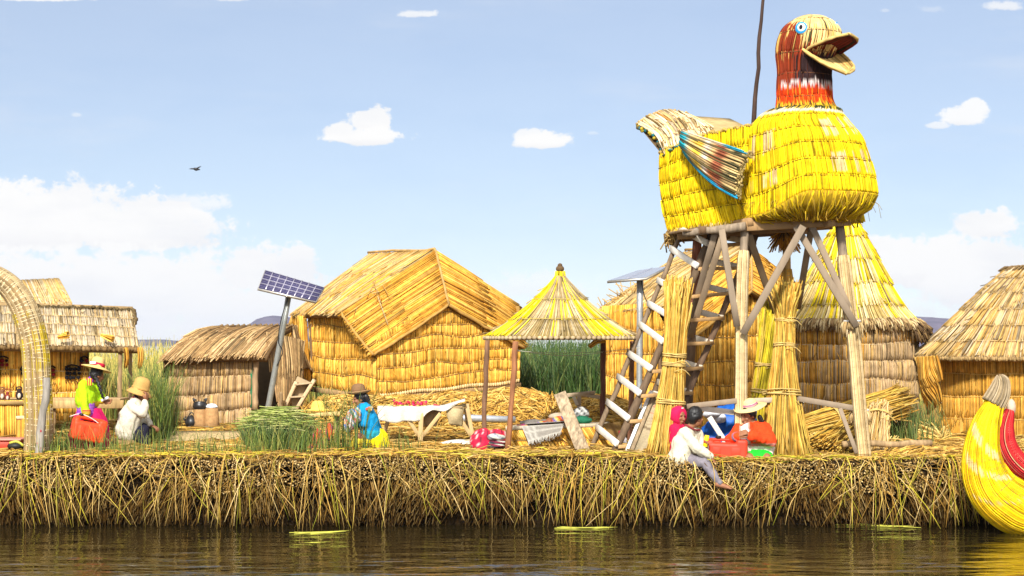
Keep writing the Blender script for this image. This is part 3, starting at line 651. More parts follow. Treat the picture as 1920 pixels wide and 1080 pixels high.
# hut behind the stall: only its roof shows
hut = thing('reed_hut', 'pale reed roof of a hut rising behind the craft stall at the far left', 'hut', P(20, 790, 38))
mb = MB(); thatch(mb, bil(P(-200, 536, 38.6), P(111, 523, 38.6), P(-200, 600, 36.6), P(150, 600, 36.6), .03), 2, 150, .016, pal(PALE + CREAM[:2]), .0, .03, .15, base=(.3, .2, .09), ends=.05, layers=2, seam=(.01, (.4, .26, .1))); mb.build('roof', REED, hut)
mb = MB(); mb.grid(bil(P(-200, 536, 38.6), P(111, 523, 38.6), P(-200, 600, 41), P(130, 600, 41)), 4, 4, (.5, .33, .12)); mb.build('roof', REED, hut)
mb = MB(); thatch(mb, bil(P(-200, 590, 36.8), P(140, 590, 36.8), P(-200, 800, 36.8), P(140, 800, 36.8)), 4, 100, .022, pal(GOLD)); mb.grid(bil(P(140, 590, 36.8), P(135, 590, 40), P(140, 800, 36.8), P(135, 780, 40)), 4, 4, (.5, .33, .12)); mb.build('wall', REED, hut)

# hut behind the tower ------------------------------------------------
hut = thing('reed_hut', 'golden reed hut with pale gabled roof standing behind the tower stairs', 'hut', P(1290, 808, 34.5))
rb, rf = P(1285, 474, 37), P(1404, 462, 35); eb, ef = P(1122, 583, 36), P(1246, 576, 33.8); tip, cl = P(1410, 545, 34.3), P(1262, 664, 33.5); er, cr_ = P(1462, 508, 35.7), P(1510, 612, 35.3)
mb = MB()
thatch(mb, bil(rb, rf, eb, ef, .12), 3, 220, .0115, pal(PALE), .0, .03, .25, .03, 3, base=(.25, .16, .07), thick=.1, ends=.07, layers=2, jit=.012)
n = 60; p0 = eb + (ef - eb) * rng.uniform(0, .3, (n, 1)) + (rb - eb) * rng.uniform(.0, .4, (n, 1)) + rng.normal(0, .03, (n, 3))
mb.reeds(np.stack([p0, p0 + rng.normal(0, .12, (n, 3)) + A(-.05, -.05, .05)], 1), .009, np.array(PALE)[rng.integers(0, 5, n)], 4)
mb.build('roof', REED, hut)
mb = MB(); thatch(mb, bil(rf, tip, ef, cl, .05), 2, 120, .0115, vl, **kw); thatch(mb, bil(tip, rf, cr_, er, .05), 2, 120, .0115, vl, **kw)
mb.tube(np.concatenate([np.linspace(rb + A(0, 0, .05), rf + A(0, 0, .04), 9), np.linspace(rf + A(.03, -.05, -.03), tip + A(0, -.02, .02), 7)]), .024, (.42, .26, .09), 6, .008); mb.tube(spline([tip, (tip + cl) / 2 + A(0, -.03, 0), cl], 9), .028, (.40, .23, .06), 6, .008)
mb.build('roof_visor', REED, hut)
mb = MB(); mb.grid(bil(rf, rb, cr_, cr_ + (rb - rf)), 4, 4, (.5, .33, .1), thick=.1); mb.build('roof', REED, hut)
mb = MB(); cB = P(1266, 812, 33.6); thatch(mb, bil(P(1130, 574, 35.7), P(1262, 566, 33.6), P(1132, 790, 35.7), cB), 5, 160, .0105, pal(GOLD), scal=.04, scf=4, clip=lambda u: np.clip((u - .75) / .25, 0, 1) * .35, **wl); mb.build('wall', REED, hut)
mb = MB(); thatch(mb, bil(P(1262, 540, 33.6), P(1500, 548, 35.2), cB, P(1500, 796, 35.2)), 6, 230, .0105, pal(GOLD + ORNG[:2]), scal=.04, scf=5, clip=lambda u: np.abs(u - .56) * .8, **wl); mb.build('wall', REED, hut)
mb = MB(); d = P(1500, 796, 35.2) - cB; mb.grid(bil(P(1130, 574, 35.8), P(1130, 574, 35.8) + d, P(1132, 790, 35.7), P(1132, 790, 35.7) + d), 3, 3, (.4, .25, .07)); mb.grid(bil(P(1500, 548, 35.3), P(1500, 548, 35.3) + A(-1.2, 2.1, 0), P(1500, 796, 35.3), P(1500, 796, 35.3) + A(-1.2, 2.1, 0)), 3, 3, (.4, .25, .07)); mb.build('wall', REED, hut)
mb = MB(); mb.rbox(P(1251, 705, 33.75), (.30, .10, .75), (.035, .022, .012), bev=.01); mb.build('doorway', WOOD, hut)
post('door_post', hut, P(1236, 640, 33.72), P(1238, 780, 33.72), .03, (.2, .12, .06))

# round hut with yellow cone -----------------------------------------
hut = thing('round_hut', 'round brown reed hut with tall yellow painted cone roof behind the right tower leg', 'hut', P(1590, 810, 33))
cx, cy = P(1588, 640, 33.2)[:2]; s_ = 33.2 / F
def rev(prof, cx, cy, th0, th1, sq=1.):
    pr = np.array(prof, float); L = np.concatenate([[0], np.cumsum(np.hypot(*np.diff(pr, axis=0).T))]); L /= L[-1]
    def S(u, v):
        th = th0 + (th1 - th0) * np.asarray(u); r = np.interp(v, L, pr[:, 0]); z = np.interp(v, L, pr[:, 1])
        return np.stack([cx + r * np.cos(th), cy + r * np.sin(th) * sq, z], 1)
    return S
def zz(py, D=33.2): return HC + (HZ - py) / F * D
prof = spline([(6 * s_, zz(398)), (30 * s_, zz(438)), (55 * s_, zz(485)), (80 * s_, zz(533)), (106 * s_, zz(578)), (134 * s_, zz(610))], 30)
S = rev(prof, cx, cy, -math.pi * 1.06 - .4, .46)
ylp = mixpal(pal(YEL), pal([(.66, .52, .24), (.58, .42, .15), (.70, .58, .32), (.5, .36, .12)]), lambda u, r: (.08 + .20 * r) * (.35 + 1.3 * wn(5, u, 9)) + .25 * (wn(9 + r, u, 30) > .6))
mb = MB(); thatch(mb, S, 5, 250, .0135, ylp, .0, .045, .10, .02, 6, base=(.25, .17, .04), thick=.08, ends=.05, jit=.012, bnu=40, seam=(.012, (.34, .24, .05))); mb.build('roof', REED, hut)
mb = MB(); n = 1100; th = rng.uniform(-math.pi * 1.1, .6, n); r0 = 128 * s_ + rng.random(n) * .06
o = np.stack([np.cos(th), np.sin(th), 0 * th], 1); p0 = A(cx, cy, zz(600)) + o * r0[:, None] + rng.normal(0, .012, (n, 3)); zd = rng.uniform(.07, .20, n)
p1 = p0 + o * rng.uniform(.05, .14, n)[:, None] - A(0, 0, 1) * zd[:, None]
mb.reeds(np.stack([p0, (p0 + p1) / 2 + o * .03, p1], 1), .012, np.array([(.45, .32, .14), (.30, .19, .08), (.18, .11, .05), (.55, .42, .22)])[rng.integers(0, 4, n)], 4)
n = 700; th = rng.uniform(-.75, .55, n); o = np.stack([np.cos(th), np.sin(th), 0 * th], 1); p0 = A(cx, cy, zz(604)) + o * (130 * s_) + rng.normal(0, .015, (n, 3)); zd = rng.uniform(.10, .34, n)
p1 = p0 + o * rng.uniform(.08, .24, n)[:, None] - A(0, 0, 1) * zd[:, None]
mb.reeds(np.stack([p0, (p0 + p1) / 2 + o * .05, p1], 1), .012, np.array([(.16, .10, .045), (.24, .15, .06), (.10, .06, .03)])[rng.integers(0, 3, n)], 4)
mb.build('eave_fringe', REED, hut)
Sw = rev([(128 * s_, zz(606)), (129 * s_, zz(700)), (128 * s_, zz(818))], cx, cy, -math.pi * 1.15, .35)
gp = mixpal(pal(GREY), pal(ORNG + GOLD[:1]), lambda u, r: np.clip(.85 - 2.6 * np.abs(u - .25), 0, .6) + (.2 if r == 0 else 0))
mb = MB(); thatch(mb, Sw, 6, 400, .0075, gp, .0, .05, .03, .06, 7, pillow=.028, base=(.26, .17, .08), jit=.005, ends=.02, bnu=40, seam=(.008, (.5, .38, .22)))
mb.grid(rev([(126 * s_, zz(606)), (126 * s_, zz(818))], cx, cy, .3, math.pi * .9), 20, 3, (.3, .2, .1)); mb.build('wall', REED, hut)

# right hut -------------------------------------------------------
hut = thing('reed_hut', 'tan reed hut with pale stepped thatch roof behind the yellow boat prow', 'hut', P(1950, 830, 32))
s_ = 32.5 / F; cx, cy = P(2000, 640, 32.5)[:2]
prof = spline([(96 * s_, zz(500, 32.5)), (118 * s_, zz(512, 32.5)), (172 * s_, zz(560, 32.5)), (232 * s_, zz(620, 32.5)), (284 * s_, zz(668, 32.5))], 30)
S = rev(prof, cx, cy, -math.pi * 1.05, .1)
mb = MB(); thatch(mb, S, 6, 420, .0125, pal(PALE + CREAM[:1]), .0, .04, .08, .012, 8, base=(.3, .2, .09), thick=.10, ends=.05, jit=.012, bnu=50, lean=.008, seam=(.008, (.5, .36, .16)))
e = S(np.linspace(0, 1, 260), np.ones(260) * .995)
for p in e: mb.ell(p + A(0, 0, -.035) + rng.normal(0, .008, 3), A(.025, .025, .035), np.array((.36, .24, .10)) * rng.uniform(.7, 1.2), m=6, k=4)
mb.build('roof', REED, hut)
mb = MB(); n = 500; th = rng.uniform(-math.pi * 1.1, .1, n); o = np.stack([np.cos(th), np.sin(th), 0 * th], 1); p0 = A(cx, cy, zz(502, 32.5)) + o * (rng.uniform(60, 100, n) * s_)[:, None]
mb.reeds(np.stack([p0, p0 + o * .12 + A(0, 0, .02), p0 + o * .22 - A(0, 0, .05)], 1), .012, np.array([(.14, .09, .04), (.22, .14, .06)])[rng.integers(0, 2, n)], 4)
mb.lathe([(100 * s_, zz(505, 32.5)), (60 * s_, zz(499, 32.5)), (.01, zz(497, 32.5))], (cx, cy, 0), (.16, .1, .045)); mb.build('ridge_cap', REED, hut)
Sw = rev([(245 * s_, zz(655, 32.5)), (243 * s_, zz(740, 32.5)), (240 * s_, zz(822, 32.5))], cx, cy, -math.pi * .985, -.1)
mb = MB(); thatch(mb, Sw, 4, 640, .0075, pal([(.58, .30, .045), (.64, .35, .06), (.52, .26, .035), (.68, .40, .09)]), .0, .04, .03, .03, 10, pillow=.012, base=(.40, .22, .04), jit=.004, ends=.02, bnu=50, seam=(.007, (.66, .42, .12))); mb.build('wall', REED, hut)
mb = MB(); thatch(mb, bil(P(1717, 671, 31.7), P(1758, 668, 30.8), P(1738, 778, 31.9), P(1760, 757, 30.9), .12), 2, 36, .016, pal(ORNG), .0, .02, .1, base=(.2, .12, .04), ends=.05, lean=.35); mb.build('door_flap', REED, hut)
# ------------------------------------------------------------------ duck watch tower
GW = (.25, .19, .13); DW = (.14, .085, .045); RW = (.24, .09, .045); BW = (.33, .20, .09)
tw = thing('watch_tower', 'tall stilt tower of weathered poles and braces carrying the giant reed duck', 'tower', P(1480, 850, 27.5))
def wrapped(px, D0, col, wrapc, y0, yw, pts, r):
    """pole with a sleeve of reeds tied round it below yw"""
    path = spline([P(a, b, d) for a, b, d in pts], 30)
    mb = MB(); mb.tube(path, np.linspace(r * .75, r * .9, 30), np.array(col) * rng.uniform(.8, 1.15, (30, 1)), 9); leg = mb.build('leg', WOOD, tw, smooth=True)
    i = int(np.argmin(np.abs(path[:, 2] - P(0, yw, D0)[2])))
    sub = path[i:]; rr = np.full(len(sub), r * .98); rr[0] *= .8
    m2 = MB(); strip_reeds(m2, sub, rr, 90, .009, wrapc, jit=.003); rings(m2, sub, rr * 1.06, np.arange(.01, .99, .024), .0042, (.38, .28, .14), tilt=.08); 
    n_ = 14; th = np.linspace(0, 2 * math.pi, n_, endpoint=False)
    for t_ in th[::2]: m2.tube(sub + (rr * 1.06)[:, None] * np.array([math.cos(t_), math.sin(t_), 0]), .0035, (.34, .24, .11), 4)
    m2.build('reed_sleeve', REED, leg); return leg
SLV = pal([(.58, .43, .22), (.50, .35, .16), (.64, .5, .29), (.42, .28, .12)])
legA = wrapped(1392, 26.9, GW, SLV, 430, 470, [(1397, 424, 27.0), (1391, 560, 26.95), (1390, 700, 26.9), (1388, 852, 26.9)], .075)
legB = wrapped(1600, 26.9, GW, SLV, 425, 470, [(1574, 420, 27.2), (1588, 540, 27.1), (1602, 650, 27), (1612, 770, 26.9), (1621, 858, 26.8)], .085)
m_ = MB()                                            # skirt of tied ends half way down the right leg
for yy, cx_, n_, dn in ((603, 1598, 60, .22), (770, 1613, 90, .20)):
    th = rng.uniform(0, 6.3, n_); o = np.stack([np.cos(th), np.sin(th), 0 * th], 1); p0 = P(cx_, yy, 27) + o * .095; p1 = p0 + o * rng.uniform(.01, .07, (n_, 1)) - A(0, 0, 1) * rng.uniform(.08, dn, (n_, 1))
    m_.reeds(np.stack([p0 + A(0, 0, .03), (p0 + p1) / 2 + o * .02, p1], 1), .009, SLV(th, 0), 4)
    m_.tube(P(cx_, yy - 1, 27) + .108 * np.stack([np.cos(np.linspace(0, 6.3, 20)), np.sin(np.linspace(0, 6.3, 20)), 0 * np.linspace(0, 1, 20)], 1), .014, (.7, .68, .62), 5)
m_.build('binding', REED, legB)
post('leg', tw, P(1310, 425, 28.4), P(1296, 640, 28.4), .07, RW, .06); post('leg', tw, P(1297, 630, 28.38), P(1288, 838, 28.4), .06, DW, .05)
legD = wrapped(1474, 28.6, (.40, .24, .08), pal(ORNG + GOLD[:2]), 430, 500, [(1474, 432, 28.6), (1477, 560, 28.6), (1482, 700, 28.6), (1484, 838, 28.6)], .075)
m_ = MB(); n_ = 120; th = rng.uniform(0, 6.3, n_); o = np.stack([np.cos(th), np.sin(th) , 0 * th], 1); p0 = P(1471, 436, 28.5) + o * .07
m_.reeds(np.stack([p0 + o * .05 + A(0, 0, .05), p0, p0 + o * rng.uniform(.0, .18, (n_, 1)) - A(0, 0, 1) * rng.uniform(.05, .3, (n_, 1))], 1), .009, pal(ORNG + [(.12, .08, .04)])(th, 0), 4); m_.build('binding', REED, legD)
for a, b, D0, D1, w, c in (((1341, 436), (1287, 628), 27.1, 28.2, .085, GW), ((1357, 436), (1294, 632), 27.0, 28.0, .085, (.30, .22, .14)), ((1353, 430), (1382, 612), 26.75, 26.8, .085, GW),
        ((1404, 440), (1455, 588), 27.2, 28.3, .09, (.27, .19, .11)), ((1506, 424), (1393, 626), 26.72, 26.75, .095, GW), ((1492, 424), (1606, 612), 26.85, 26.85, .09, GW), ((1522, 424), (1598, 592), 27.0, 27.0, .085, (.29, .22, .15)),
        ((1521, 428), (1496, 578), 27.4, 28.3, .085, (.29, .21, .13)), ((1420, 434), (1372, 560), 28.2, 28.6, .08, DW)):
    plank('brace', tw, P(*a, D0), P(*b, D1), w, .05, c, (0, 1, 0))
post('beam', tw, P(1282, 437, 27.2), P(1398, 424, 26.85), .055, GW, .06, k=9); plank('beam', tw, P(1394, 425, 26.95), P(1594, 414, 27.05), .10, .13, BW); plank('beam', tw, P(1262, 446, 28.7), P(1520, 430, 28.7), .10, .13, (.26, .16, .08)); plank('beam', tw, P(1270, 441, 27.9), P(1560, 422, 27.9), .09, .12, (.30, .18, .08))
plank('beam', tw, P(1408, 416, 26.9), P(1300, 437, 29.2), .10, .11, BW); plank('beam', tw, P(1560, 417, 26.8), P(1470, 433, 29.0), .10, .11, BW); plank('beam', tw, P(1318, 431, 27.0), P(1262, 444, 28.9), .09, .10, DW)
mb = MB()
for k in range(7): mb.beam(P(1300 + k * 40, 432 - k * 3, 27.1), P(1262 + k * 37, 440 - k * 1.5, 29.0), .28, .03, np.array((.20, .13, .07)) * rng.uniform(.7, 1.2))
mb.build('deck', WOOD, tw)
post('flag_pole', tw, P(1412, 244, 28.3), P(1436, -75, 28.3), .034, (.06, .035, .025), .022, k=12)
plank('handrail', tw, P(1288, 762, 26.95), P(1394, 750, 26.85), .05, .07, GW); plank('handrail', tw, P(1394, 752, 27.0), P(1500, 748, 27.2), .05, .07, (.42, .33, .24)); plank('handrail', tw, P(1494, 747, 27.1), P(1606, 766, 26.9), .05, .075, GW)
plank('handrail', tw, P(1300, 764, 27.0), P(1396, 776, 27.1), .04, .075, (.62, .56, .46)); plank('brace', tw, P(1330, 782, 26.95), P(1368, 842, 26.9), .07, .04, (.58, .54, .46), (0, 1, 0)); plank('brace', tw, P(1575, 766, 26.85), P(1606, 850, 26.7), .055, .04, GW, (0, 1, 0))
# stairs of the tower: two ladders side by side, with boards across
sr = thing('staircase', 'steep wooden stairway with white step boards climbing to the reed duck', 'staircase', P(1150, 850, 27.6))
Lf = lambda t: P(1107 + 172 * t, 846 - 412 * t, 27.9 + .5 * t); Nf = lambda t: P(1150 + 187 * t, 852 - 416 * t, 27.25 + .4 * t)
R2 = lambda t: Lf(t) + (P(1385, 493, 28.2) - P(1317, 480, 27.7)); Rf = lambda t: P(1242 + 175 * t, 852 - 416 * t, 28.0 + .4 * t)
post('stringer', sr, Lf(0), Lf(1.0), .038, (.20, .14, .085), k=12); post('stringer', sr, Nf(0), Nf(.99), .055, (.13, .085, .05), k=12); post('stringer', sr, R2(.1), R2(1.0), .045, (.12, .075, .04)); post('stringer', sr, Rf(.02), Rf(.99), .05, (.14, .085, .05), k=12)
for t in np.linspace(.055, .955, 9):
    j = rng.normal(0, .012); a, b = Lf(t + .045 + j) + A(-.02, -.05, .04), Nf(t - .0 + j * .5) + A(-.02, -.10, -.01)
    plank('tread', sr, a - unit(b - a) * .06, b, .035, .085, (.70, .65, .56), (.35, -.4, .85))
    c = Rf(t) + A(.03, -.05, -.01); plank('tread', sr, b + A(.0, .05, -.04), c, .09, .05, (.46, .28, .12))
    a2 = R2(t + .045) + A(0, -.05, .04)
    if t > .25: plank('tread', sr, a2, c, .035, .085, (.60, .52, .40), (.35, -.4, .85))

# the giant duck ------------------------------------------------------
dk = thing('reed_duck', 'giant yellow duck of woven reeds with red and black neck on the tower', 'duck sculpture', P(1450, 420, 27.6))
fw = unit(A(.5, -.87, 0)); sd_ = A(.87, .5, 0)
Dc = 27.2; s_ = Dc / F; cc = P(1520, 300, Dc); z_ = lambda py, D=Dc: HC + (HZ - py) / F * D
def yelc(u, r): return ylw(u, r)
YB = [(.76, .54, .006), (.72, .49, .005), (.78, .58, .014), (.66, .42, .005)]
ylw = pal(YB, .10, .14, 20)
def chestcol(uu, vv, c):
    bare = np.array((.66, .46, .22)); k = (wn(31, uu, 34) > .62) * (wn(37, vv + uu * .3, 6) > .42) * (vv > .12) * (vv < .8)
    c = np.repeat(c[:, None, :], uu.shape[1], 1)
    c = np.where((k * (rng.random(len(uu))[:, None] < .65))[..., None] > 0, bare * rng.uniform(.8, 1.15, (len(uu), 1, 1)), c)
    g = (vv < .085); c = np.where(g[..., None], np.where((rng.random(len(uu)) < .3)[:, None, None], A(.6, .38, .04), A(.045, .055, .02)), c)
    c = np.where(((vv >= .085) & (vv < .135))[..., None], A(.68, .55, .36), c); return c
prof = spline([(58 * s_, z_(203)), (72 * s_, z_(213)), (92 * s_, z_(234)), (106 * s_, z_(264)), (113 * s_, z_(300)), (118 * s_, z_(335)), (121 * s_, z_(366))], 40)
S0_ = rev(prof, cc[0], cc[1], -math.pi * 1.25, .75)
def sag(p, v):           # the left flank of the breast hangs lower, down to the hull
    dx = (cc[0] - p[:, 0]) / (122 * s_); w = np.clip((dx - .15) / .75, 0, 1); p[:, 2] -= .30 * w * w * (3 - 2 * w) * np.asarray(v) ** 1.2; return p
def shift(p, v): p[:, 0] += np.interp(v, [0, .12, .25, .42, .62, .82, 1], A(-5, -18, -20, -11, -5, 0, 2)) * s_; return p
def S(u, v): return shift(sag(S0_(u, v), v), v)
mb = MB(); thatch(mb, S, 6, 330, .0105, ylw, .0, .028, .0, .012, 6, pillow=.005, base=(.5, .35, .01), thick=.06, ends=.03, jit=.006, bnu=60, seam=(.0055, (.22, .13, .01)), kp=9, colfn=chestcol); mb.build('breast', REED, dk)
prof2 = spline([(124 * s_, z_(367)), (112 * s_, z_(388)), (88 * s_, z_(404)), (55 * s_, z_(416))], 20)
Su0_ = rev(prof2, cc[0], cc[1], -math.pi, math.pi); mb = MB()
def Su(u, v): return sag(Su0_(u, v), np.clip(1 - np.asarray(v) * .9, 0, 1))
thatch(mb, Su, 1, 420, .012, pal([(.66, .46, .01), (.55, .36, .015), (.42, .26, .02)]), .0, .02, .1, base=(.35, .22, .01), thick=.03, ends=.2, jit=.014, splay=2.5, bnu=60)
n = 260; th = rng.uniform(0, 6.3, n); o = np.stack([np.cos(th), np.sin(th), 0 * th], 1); r0 = rng.uniform(40, 100, n) * s_; p0 = A(cc[0], cc[1], z_(402)) + o * r0[:, None]
mb.reeds(np.stack([p0, p0 - A(0, 0, .07) - o * .05, p0 - A(0, 0, .12) - o * rng.uniform(-.05, .16, (n, 1))], 1), .006, pal([(.62, .42, .03), (.5, .3, .04)])(th, 0), 4)
n = 40; th = rng.uniform(0, 6.3, n); o = np.stack([np.cos(th), np.sin(th), 0 * th], 1); p0 = A(cc[0], cc[1], z_(380)) + o * (118 * s_)
mb.reeds(np.stack([p0, p0 + o * .06 - A(0, 0, .04), p0 + o * .10 - A(0, 0, 1) * rng.uniform(.02, .25, (n, 1))], 1), .0035, (.3, .2, .03), 3)
mb.build('belly', REED, dk)
# hull behind the breast: near wall, rear wall, far wall
nA, nB = P(1428, 233, 27.0), P(1237, 287, 28.7); bA, bB = P(1462, 410, 26.80), P(1254, 436, 28.6)
off = sd_ * 1.45; mA, mB_ = P(1330, 246, 27.75), None
def Snear(u, v):
    u_ = np.asarray(u)[:, None]; v_ = np.asarray(v)[:, None]
    top = nB * (1 - u_) + nA * u_; top = top + A(0, 0, .05) * np.sin(math.pi * u_); bot = bB * (1 - u_) + bA * u_
    return top * (1 - v_) + bot * v_ - sd_ * (.07 * np.sin(math.pi * v_) * 1 + .05 * np.sin(math.pi * u_))
mb = MB(); thatch(mb, Snear, 5, 165, .012, ylw, .0, .03, .0, .03, 3, pillow=.006, base=(.5, .35, .01), thick=.06, ends=.03, jit=.007, bnu=30, seam=(.0055, (.24, .14, .01)))
tp = Snear(np.linspace(0, 1, 60), np.zeros(60))
for p in tp: mb.ell(p + A(0, 0, .01) + rng.normal(0, .01, 3), A(.03, .03, .025), np.array((.48, .32, .08)) * rng.uniform(.7, 1.2), m=6, k=4)
bt = Snear(np.linspace(0, 1, 260), np.full(260, .985))
n = len(bt); mb.reeds(np.stack([bt + A(0, 0, .05), bt + rng.normal(0, .012, (n, 3)), bt + rng.normal(0, .02, (n, 3)) - A(0, 0, .04)], 1), .012, pal([(.50, .36, .10), (.30, .2, .06), (.62, .48, .22)])(np.linspace(0, 1, n), 0), 4)
n = 120; q = Snear(rng.uniform(0, .09, n), np.full(n, .97)); mb.reeds(np.stack([q, q + rng.normal(0, .03, (n, 3)) - A(0, 0, .09), q + rng.normal(0, .06, (n, 3)) - A(0, 0, .17)], 1), .010, pal([(.24, .14, .05), (.36, .23, .07)])(np.linspace(0, 1, n), 0), 4)
mb.build('body', REED, dk)
mb = MB(); Srear = bil(nB + off, nB, bB + off, bB); thatch(mb, Srear, 4, 60, .02, ylw, base=(.5, .35, .01), thick=.05); Sfar = bil(nA + off, nB + off, bA + off, bB + off); thatch(mb, Sfar, 4, 100, .02, ylw, base=(.5, .35, .01), thick=.05)
dz = A(0, 0, -.10); mb.grid(bil(nB + dz, nA + dz, nB + off + dz, nA + off + dz), 6, 4, (.45, .3, .06)); mb.grid(bil(bB, bA, bB + off, bA + off), 6, 4, (.3, .2, .05)); mb.build('body', REED, dk)
# neck and head
ring = np.array([(1514, 208, 60), (1513, 200, 54), (1511, 187, 50.5), (1510, 170, 49.5), (1510, 150, 49), (1510, 132, 48), (1511, 115, 50), (1514, 98, 54), (1518, 80, 56), (1521, 65, 55), (1522, 53, 50), (1523, 43, 41), (1524, 35, 28), (1525, 30, 14), (1525, 28, 2)], float)
rs = np.array([spline(ring, 60)])[0]; rs = rs[::-1]
def Shead(u, v):
    th = np.asarray(u) * 2 * math.pi - math.pi * 1.5 + .0; t = np.linspace(0, 1, len(rs)); v_ = np.clip(v, 0, 1)
    px, py, r = np.interp(v_, t, rs[:, 0]), np.interp(v_, t, rs[:, 1]), np.interp(v_, t, rs[:, 2]) * Dc / F
    hd = np.clip((118 - py) / 30, 0, 1)            # the skull is longer than wide
    X = (px - 960) / F * Dc; f = np.cos(th + 1.049); g = -np.sin(th + 1.049)
    return np.stack([X + r * (fw[0] * f * (1 + .10 * hd) - sd_[0] * g), Dc + .1 + r * (fw[1] * f * (1 + .10 * hd) - sd_[1] * g), z_(py)], 1)
def neckcol(uu, vv, c):
    sh = uu.shape; p = Shead(uu.ravel(), vv.ravel()); py = (HZ - (p[:, 2] - HC) * F / Dc).reshape(sh)
    ctr = np.interp(vv.ravel(), np.linspace(0, 1, len(rs)), rs[:, 0]); d = np.stack([p[:, 0] - (ctr - 960) / F * Dc, p[:, 1] - Dc - .1], 1); d = d / (np.linalg.norm(d, axis=1, keepdims=True) + 1e-9)
    fr = (d @ fw[:2]).reshape(sh); n = len(uu); j = rng.normal(0, 1, (n, 1)); k = rng.random((n, 1))
    py = py + j * 2.5; tan = np.array((.68, .49, .20)); mar = np.array((.24, .035, .012)); blk = np.array((.035, .018, .018)); red = np.array((.62, .045, .006)); org = np.array((.66, .16, .012)); whi = np.array((.58, .50, .47)); grn = np.array((.05, .05, .02))
    def pick(m, col): c[m] = (np.asarray(col) * np.ones_like(c))[m]
    c = np.ones(sh + (3,)) * mar
    pick((k * np.ones(sh) < .22) & (fr < .3), (.36, .09, .015)); pick((k * np.ones(sh) > .9) & (py < 115), (.5, .30, .08))
    pick((py < 112) & (fr > .36 + np.clip(py - 50, 0, 60) * .0125 + j * .07), tan); pick((py < 75) & (py > 50) & (fr > .0) & (k * np.ones(sh) < .25), (.55, .36, .10)); pick((py < 46) & (fr > -.45 + j * .2), tan); pick((py < 112) & (fr > .4) & (k * np.ones(sh) < .10), grn)
    pick((py > 104) & (py < 168) & (fr > .58 + j * .08), blk); pick((py > 100) & (fr < -.45 + j * .12) & (py < 165), (.34, .06, .01)); pick((py > 120) & (fr < -.5 + j * .1) & (k * np.ones(sh) < .5), (.52, .09, .01))
    pick((py > 155) & (py < 167) & (fr > -.05 + j * .15), whi); pick((py > 157) & (py < 170) & (fr > -.05) & (k * np.ones(sh) < .35), (.3, .08, .08))
    pick(py > 165, red); pick((py > 166) & (k * np.ones(sh) < .30), org); pick((py > 169) & (fr < -.45 + j * .2) & (k * np.ones(sh) < .65), mar)
    pick(py > 196, (.66, .34, .02)); pick((py > 196) & (k * np.ones(sh) < .4), (.10, .07, .02))
    return np.clip(c * (1 + .13 * rng.normal(0, 1, (n, 1, 1))), 0, 1)
mb = MB(); thatch(mb, Shead, 6, 190, .010, ylw, .0, .018, .05, .01, 5, pillow=.006, base=(.12, .03, .01), thick=.03, ends=.03, jit=.005, bnu=40, bnv=40, seam=(.005, (.16, .07, .03)), kp=8, colfn=neckcol); hd = mb.build('head', REED, dk)
hc = P(1521, 62, Dc) + A(0, .1, 0)
def eye(px, py, D, nrm, tilt):
    n_ = unit(nrm); x = unit(np.cross(A(0, 0, 1), n_)); y = np.cross(n_, x); M = np.stack([x, y, n_], 1); c = P(px, py, D); m_ = MB()
    m_.lathe([(.082, -.03), (.088, .0), (.082, .022), (.001, .024)], c, (.72, .62, .50), 24, M)
    e = m_.build('eye', CLAY, dk, smooth=False)
    m_ = MB(); m_.lathe([(.083, .0225), (.0815, .027), (.050, .029), (.001, .030)], c, [(.02, .27, .60), (.02, .27, .60), (.02, .27, .60), (.02, .27, .6)], 24, M, squash=(1, 1)); m_.build('iris', CLAY, e)
    m_ = MB(); m_.lathe([(.058, .027), (.056, .033), (.001, .034)], c + y * .004 + x * .006, (.80, .72, .66), 20, M); m_.build('eye_white', CLAY, e)
    m_ = MB(); m_.lathe([(.034, .031), (.033, .037), (.001, .038)], c + y * .006, (.012, .012, .02), 16, M, squash=(.75, 1)); m_.build('pupil', CLAY, e)
eye(1503, 53, Dc - .275, A(-.42, -.88, .18), 0); eye(1567, 53, Dc - .07, A(.90, -.40, .12), 0)
def bill(name, base, pitch, L, w, col, under, curl, cut):
    f = unit(fw * math.cos(pitch) + A(0, 0, 1) * math.sin(pitch)); up = unit(np.cross(sd_, f)); up = up if up[2] > 0 else -up
    def S(u, v):
        t = np.asarray(v)[:, None]; q = (np.asarray(u)[:, None] - .5) * 2
        ww = w * (1 - .18 * t) * np.sqrt(np.clip(1 - np.clip(t, 0, 1) ** cut, .0, 1)) + .012
        return base + f * (L * t) + sd_ * (q * ww) + up * (curl * q ** 2 * ww + .05 * t ** 2 * np.sign(curl))
    m_ = MB(); fl = 1 if normals(S, np.array([.5]), np.array([.5]))[0][2] > 0 else -1
    thatch(m_, S, 1, 80, .009, pal(col), .0, .004, 0, base=None, ends=.0, jit=.003, splay=0, flip=fl, kp=6)
    m_.grid(S, 16, 14, np.array(col[0]) * .8, thick=.018 * fl)
    Sb = lambda u, v: S(u, v) - up * .030
    thatch(m_, Sb, 1, 70, .007, pal(under), .0, .003, 0, base=None, ends=.0, jit=.002, splay=0, flip=-fl, kp=6)
    bo = np.concatenate([S(np.zeros(12), np.linspace(.02, .995, 12)), S(np.linspace(.05, .95, 14), np.full(14, .998)), S(np.ones(12), np.linspace(.995, .02, 12))]) - up * .012
    m_.tube(bo, .019, np.array((.55, .38, .13)) * rng.uniform(.7, 1.2, (len(bo), 1)), 6, .003); m_.build(name, REED, dk)
bc = P(1521, 97, Dc) + A(0, .1, 0)
bill('upper_bill', bc + fw * .18 + A(0, 0, .035), .26, .66, .29, [(.66, .48, .20), (.56, .38, .13)], [(.20, .03, .02), (.15, .02, .02), (.03, .03, .02)], -.22, 7)
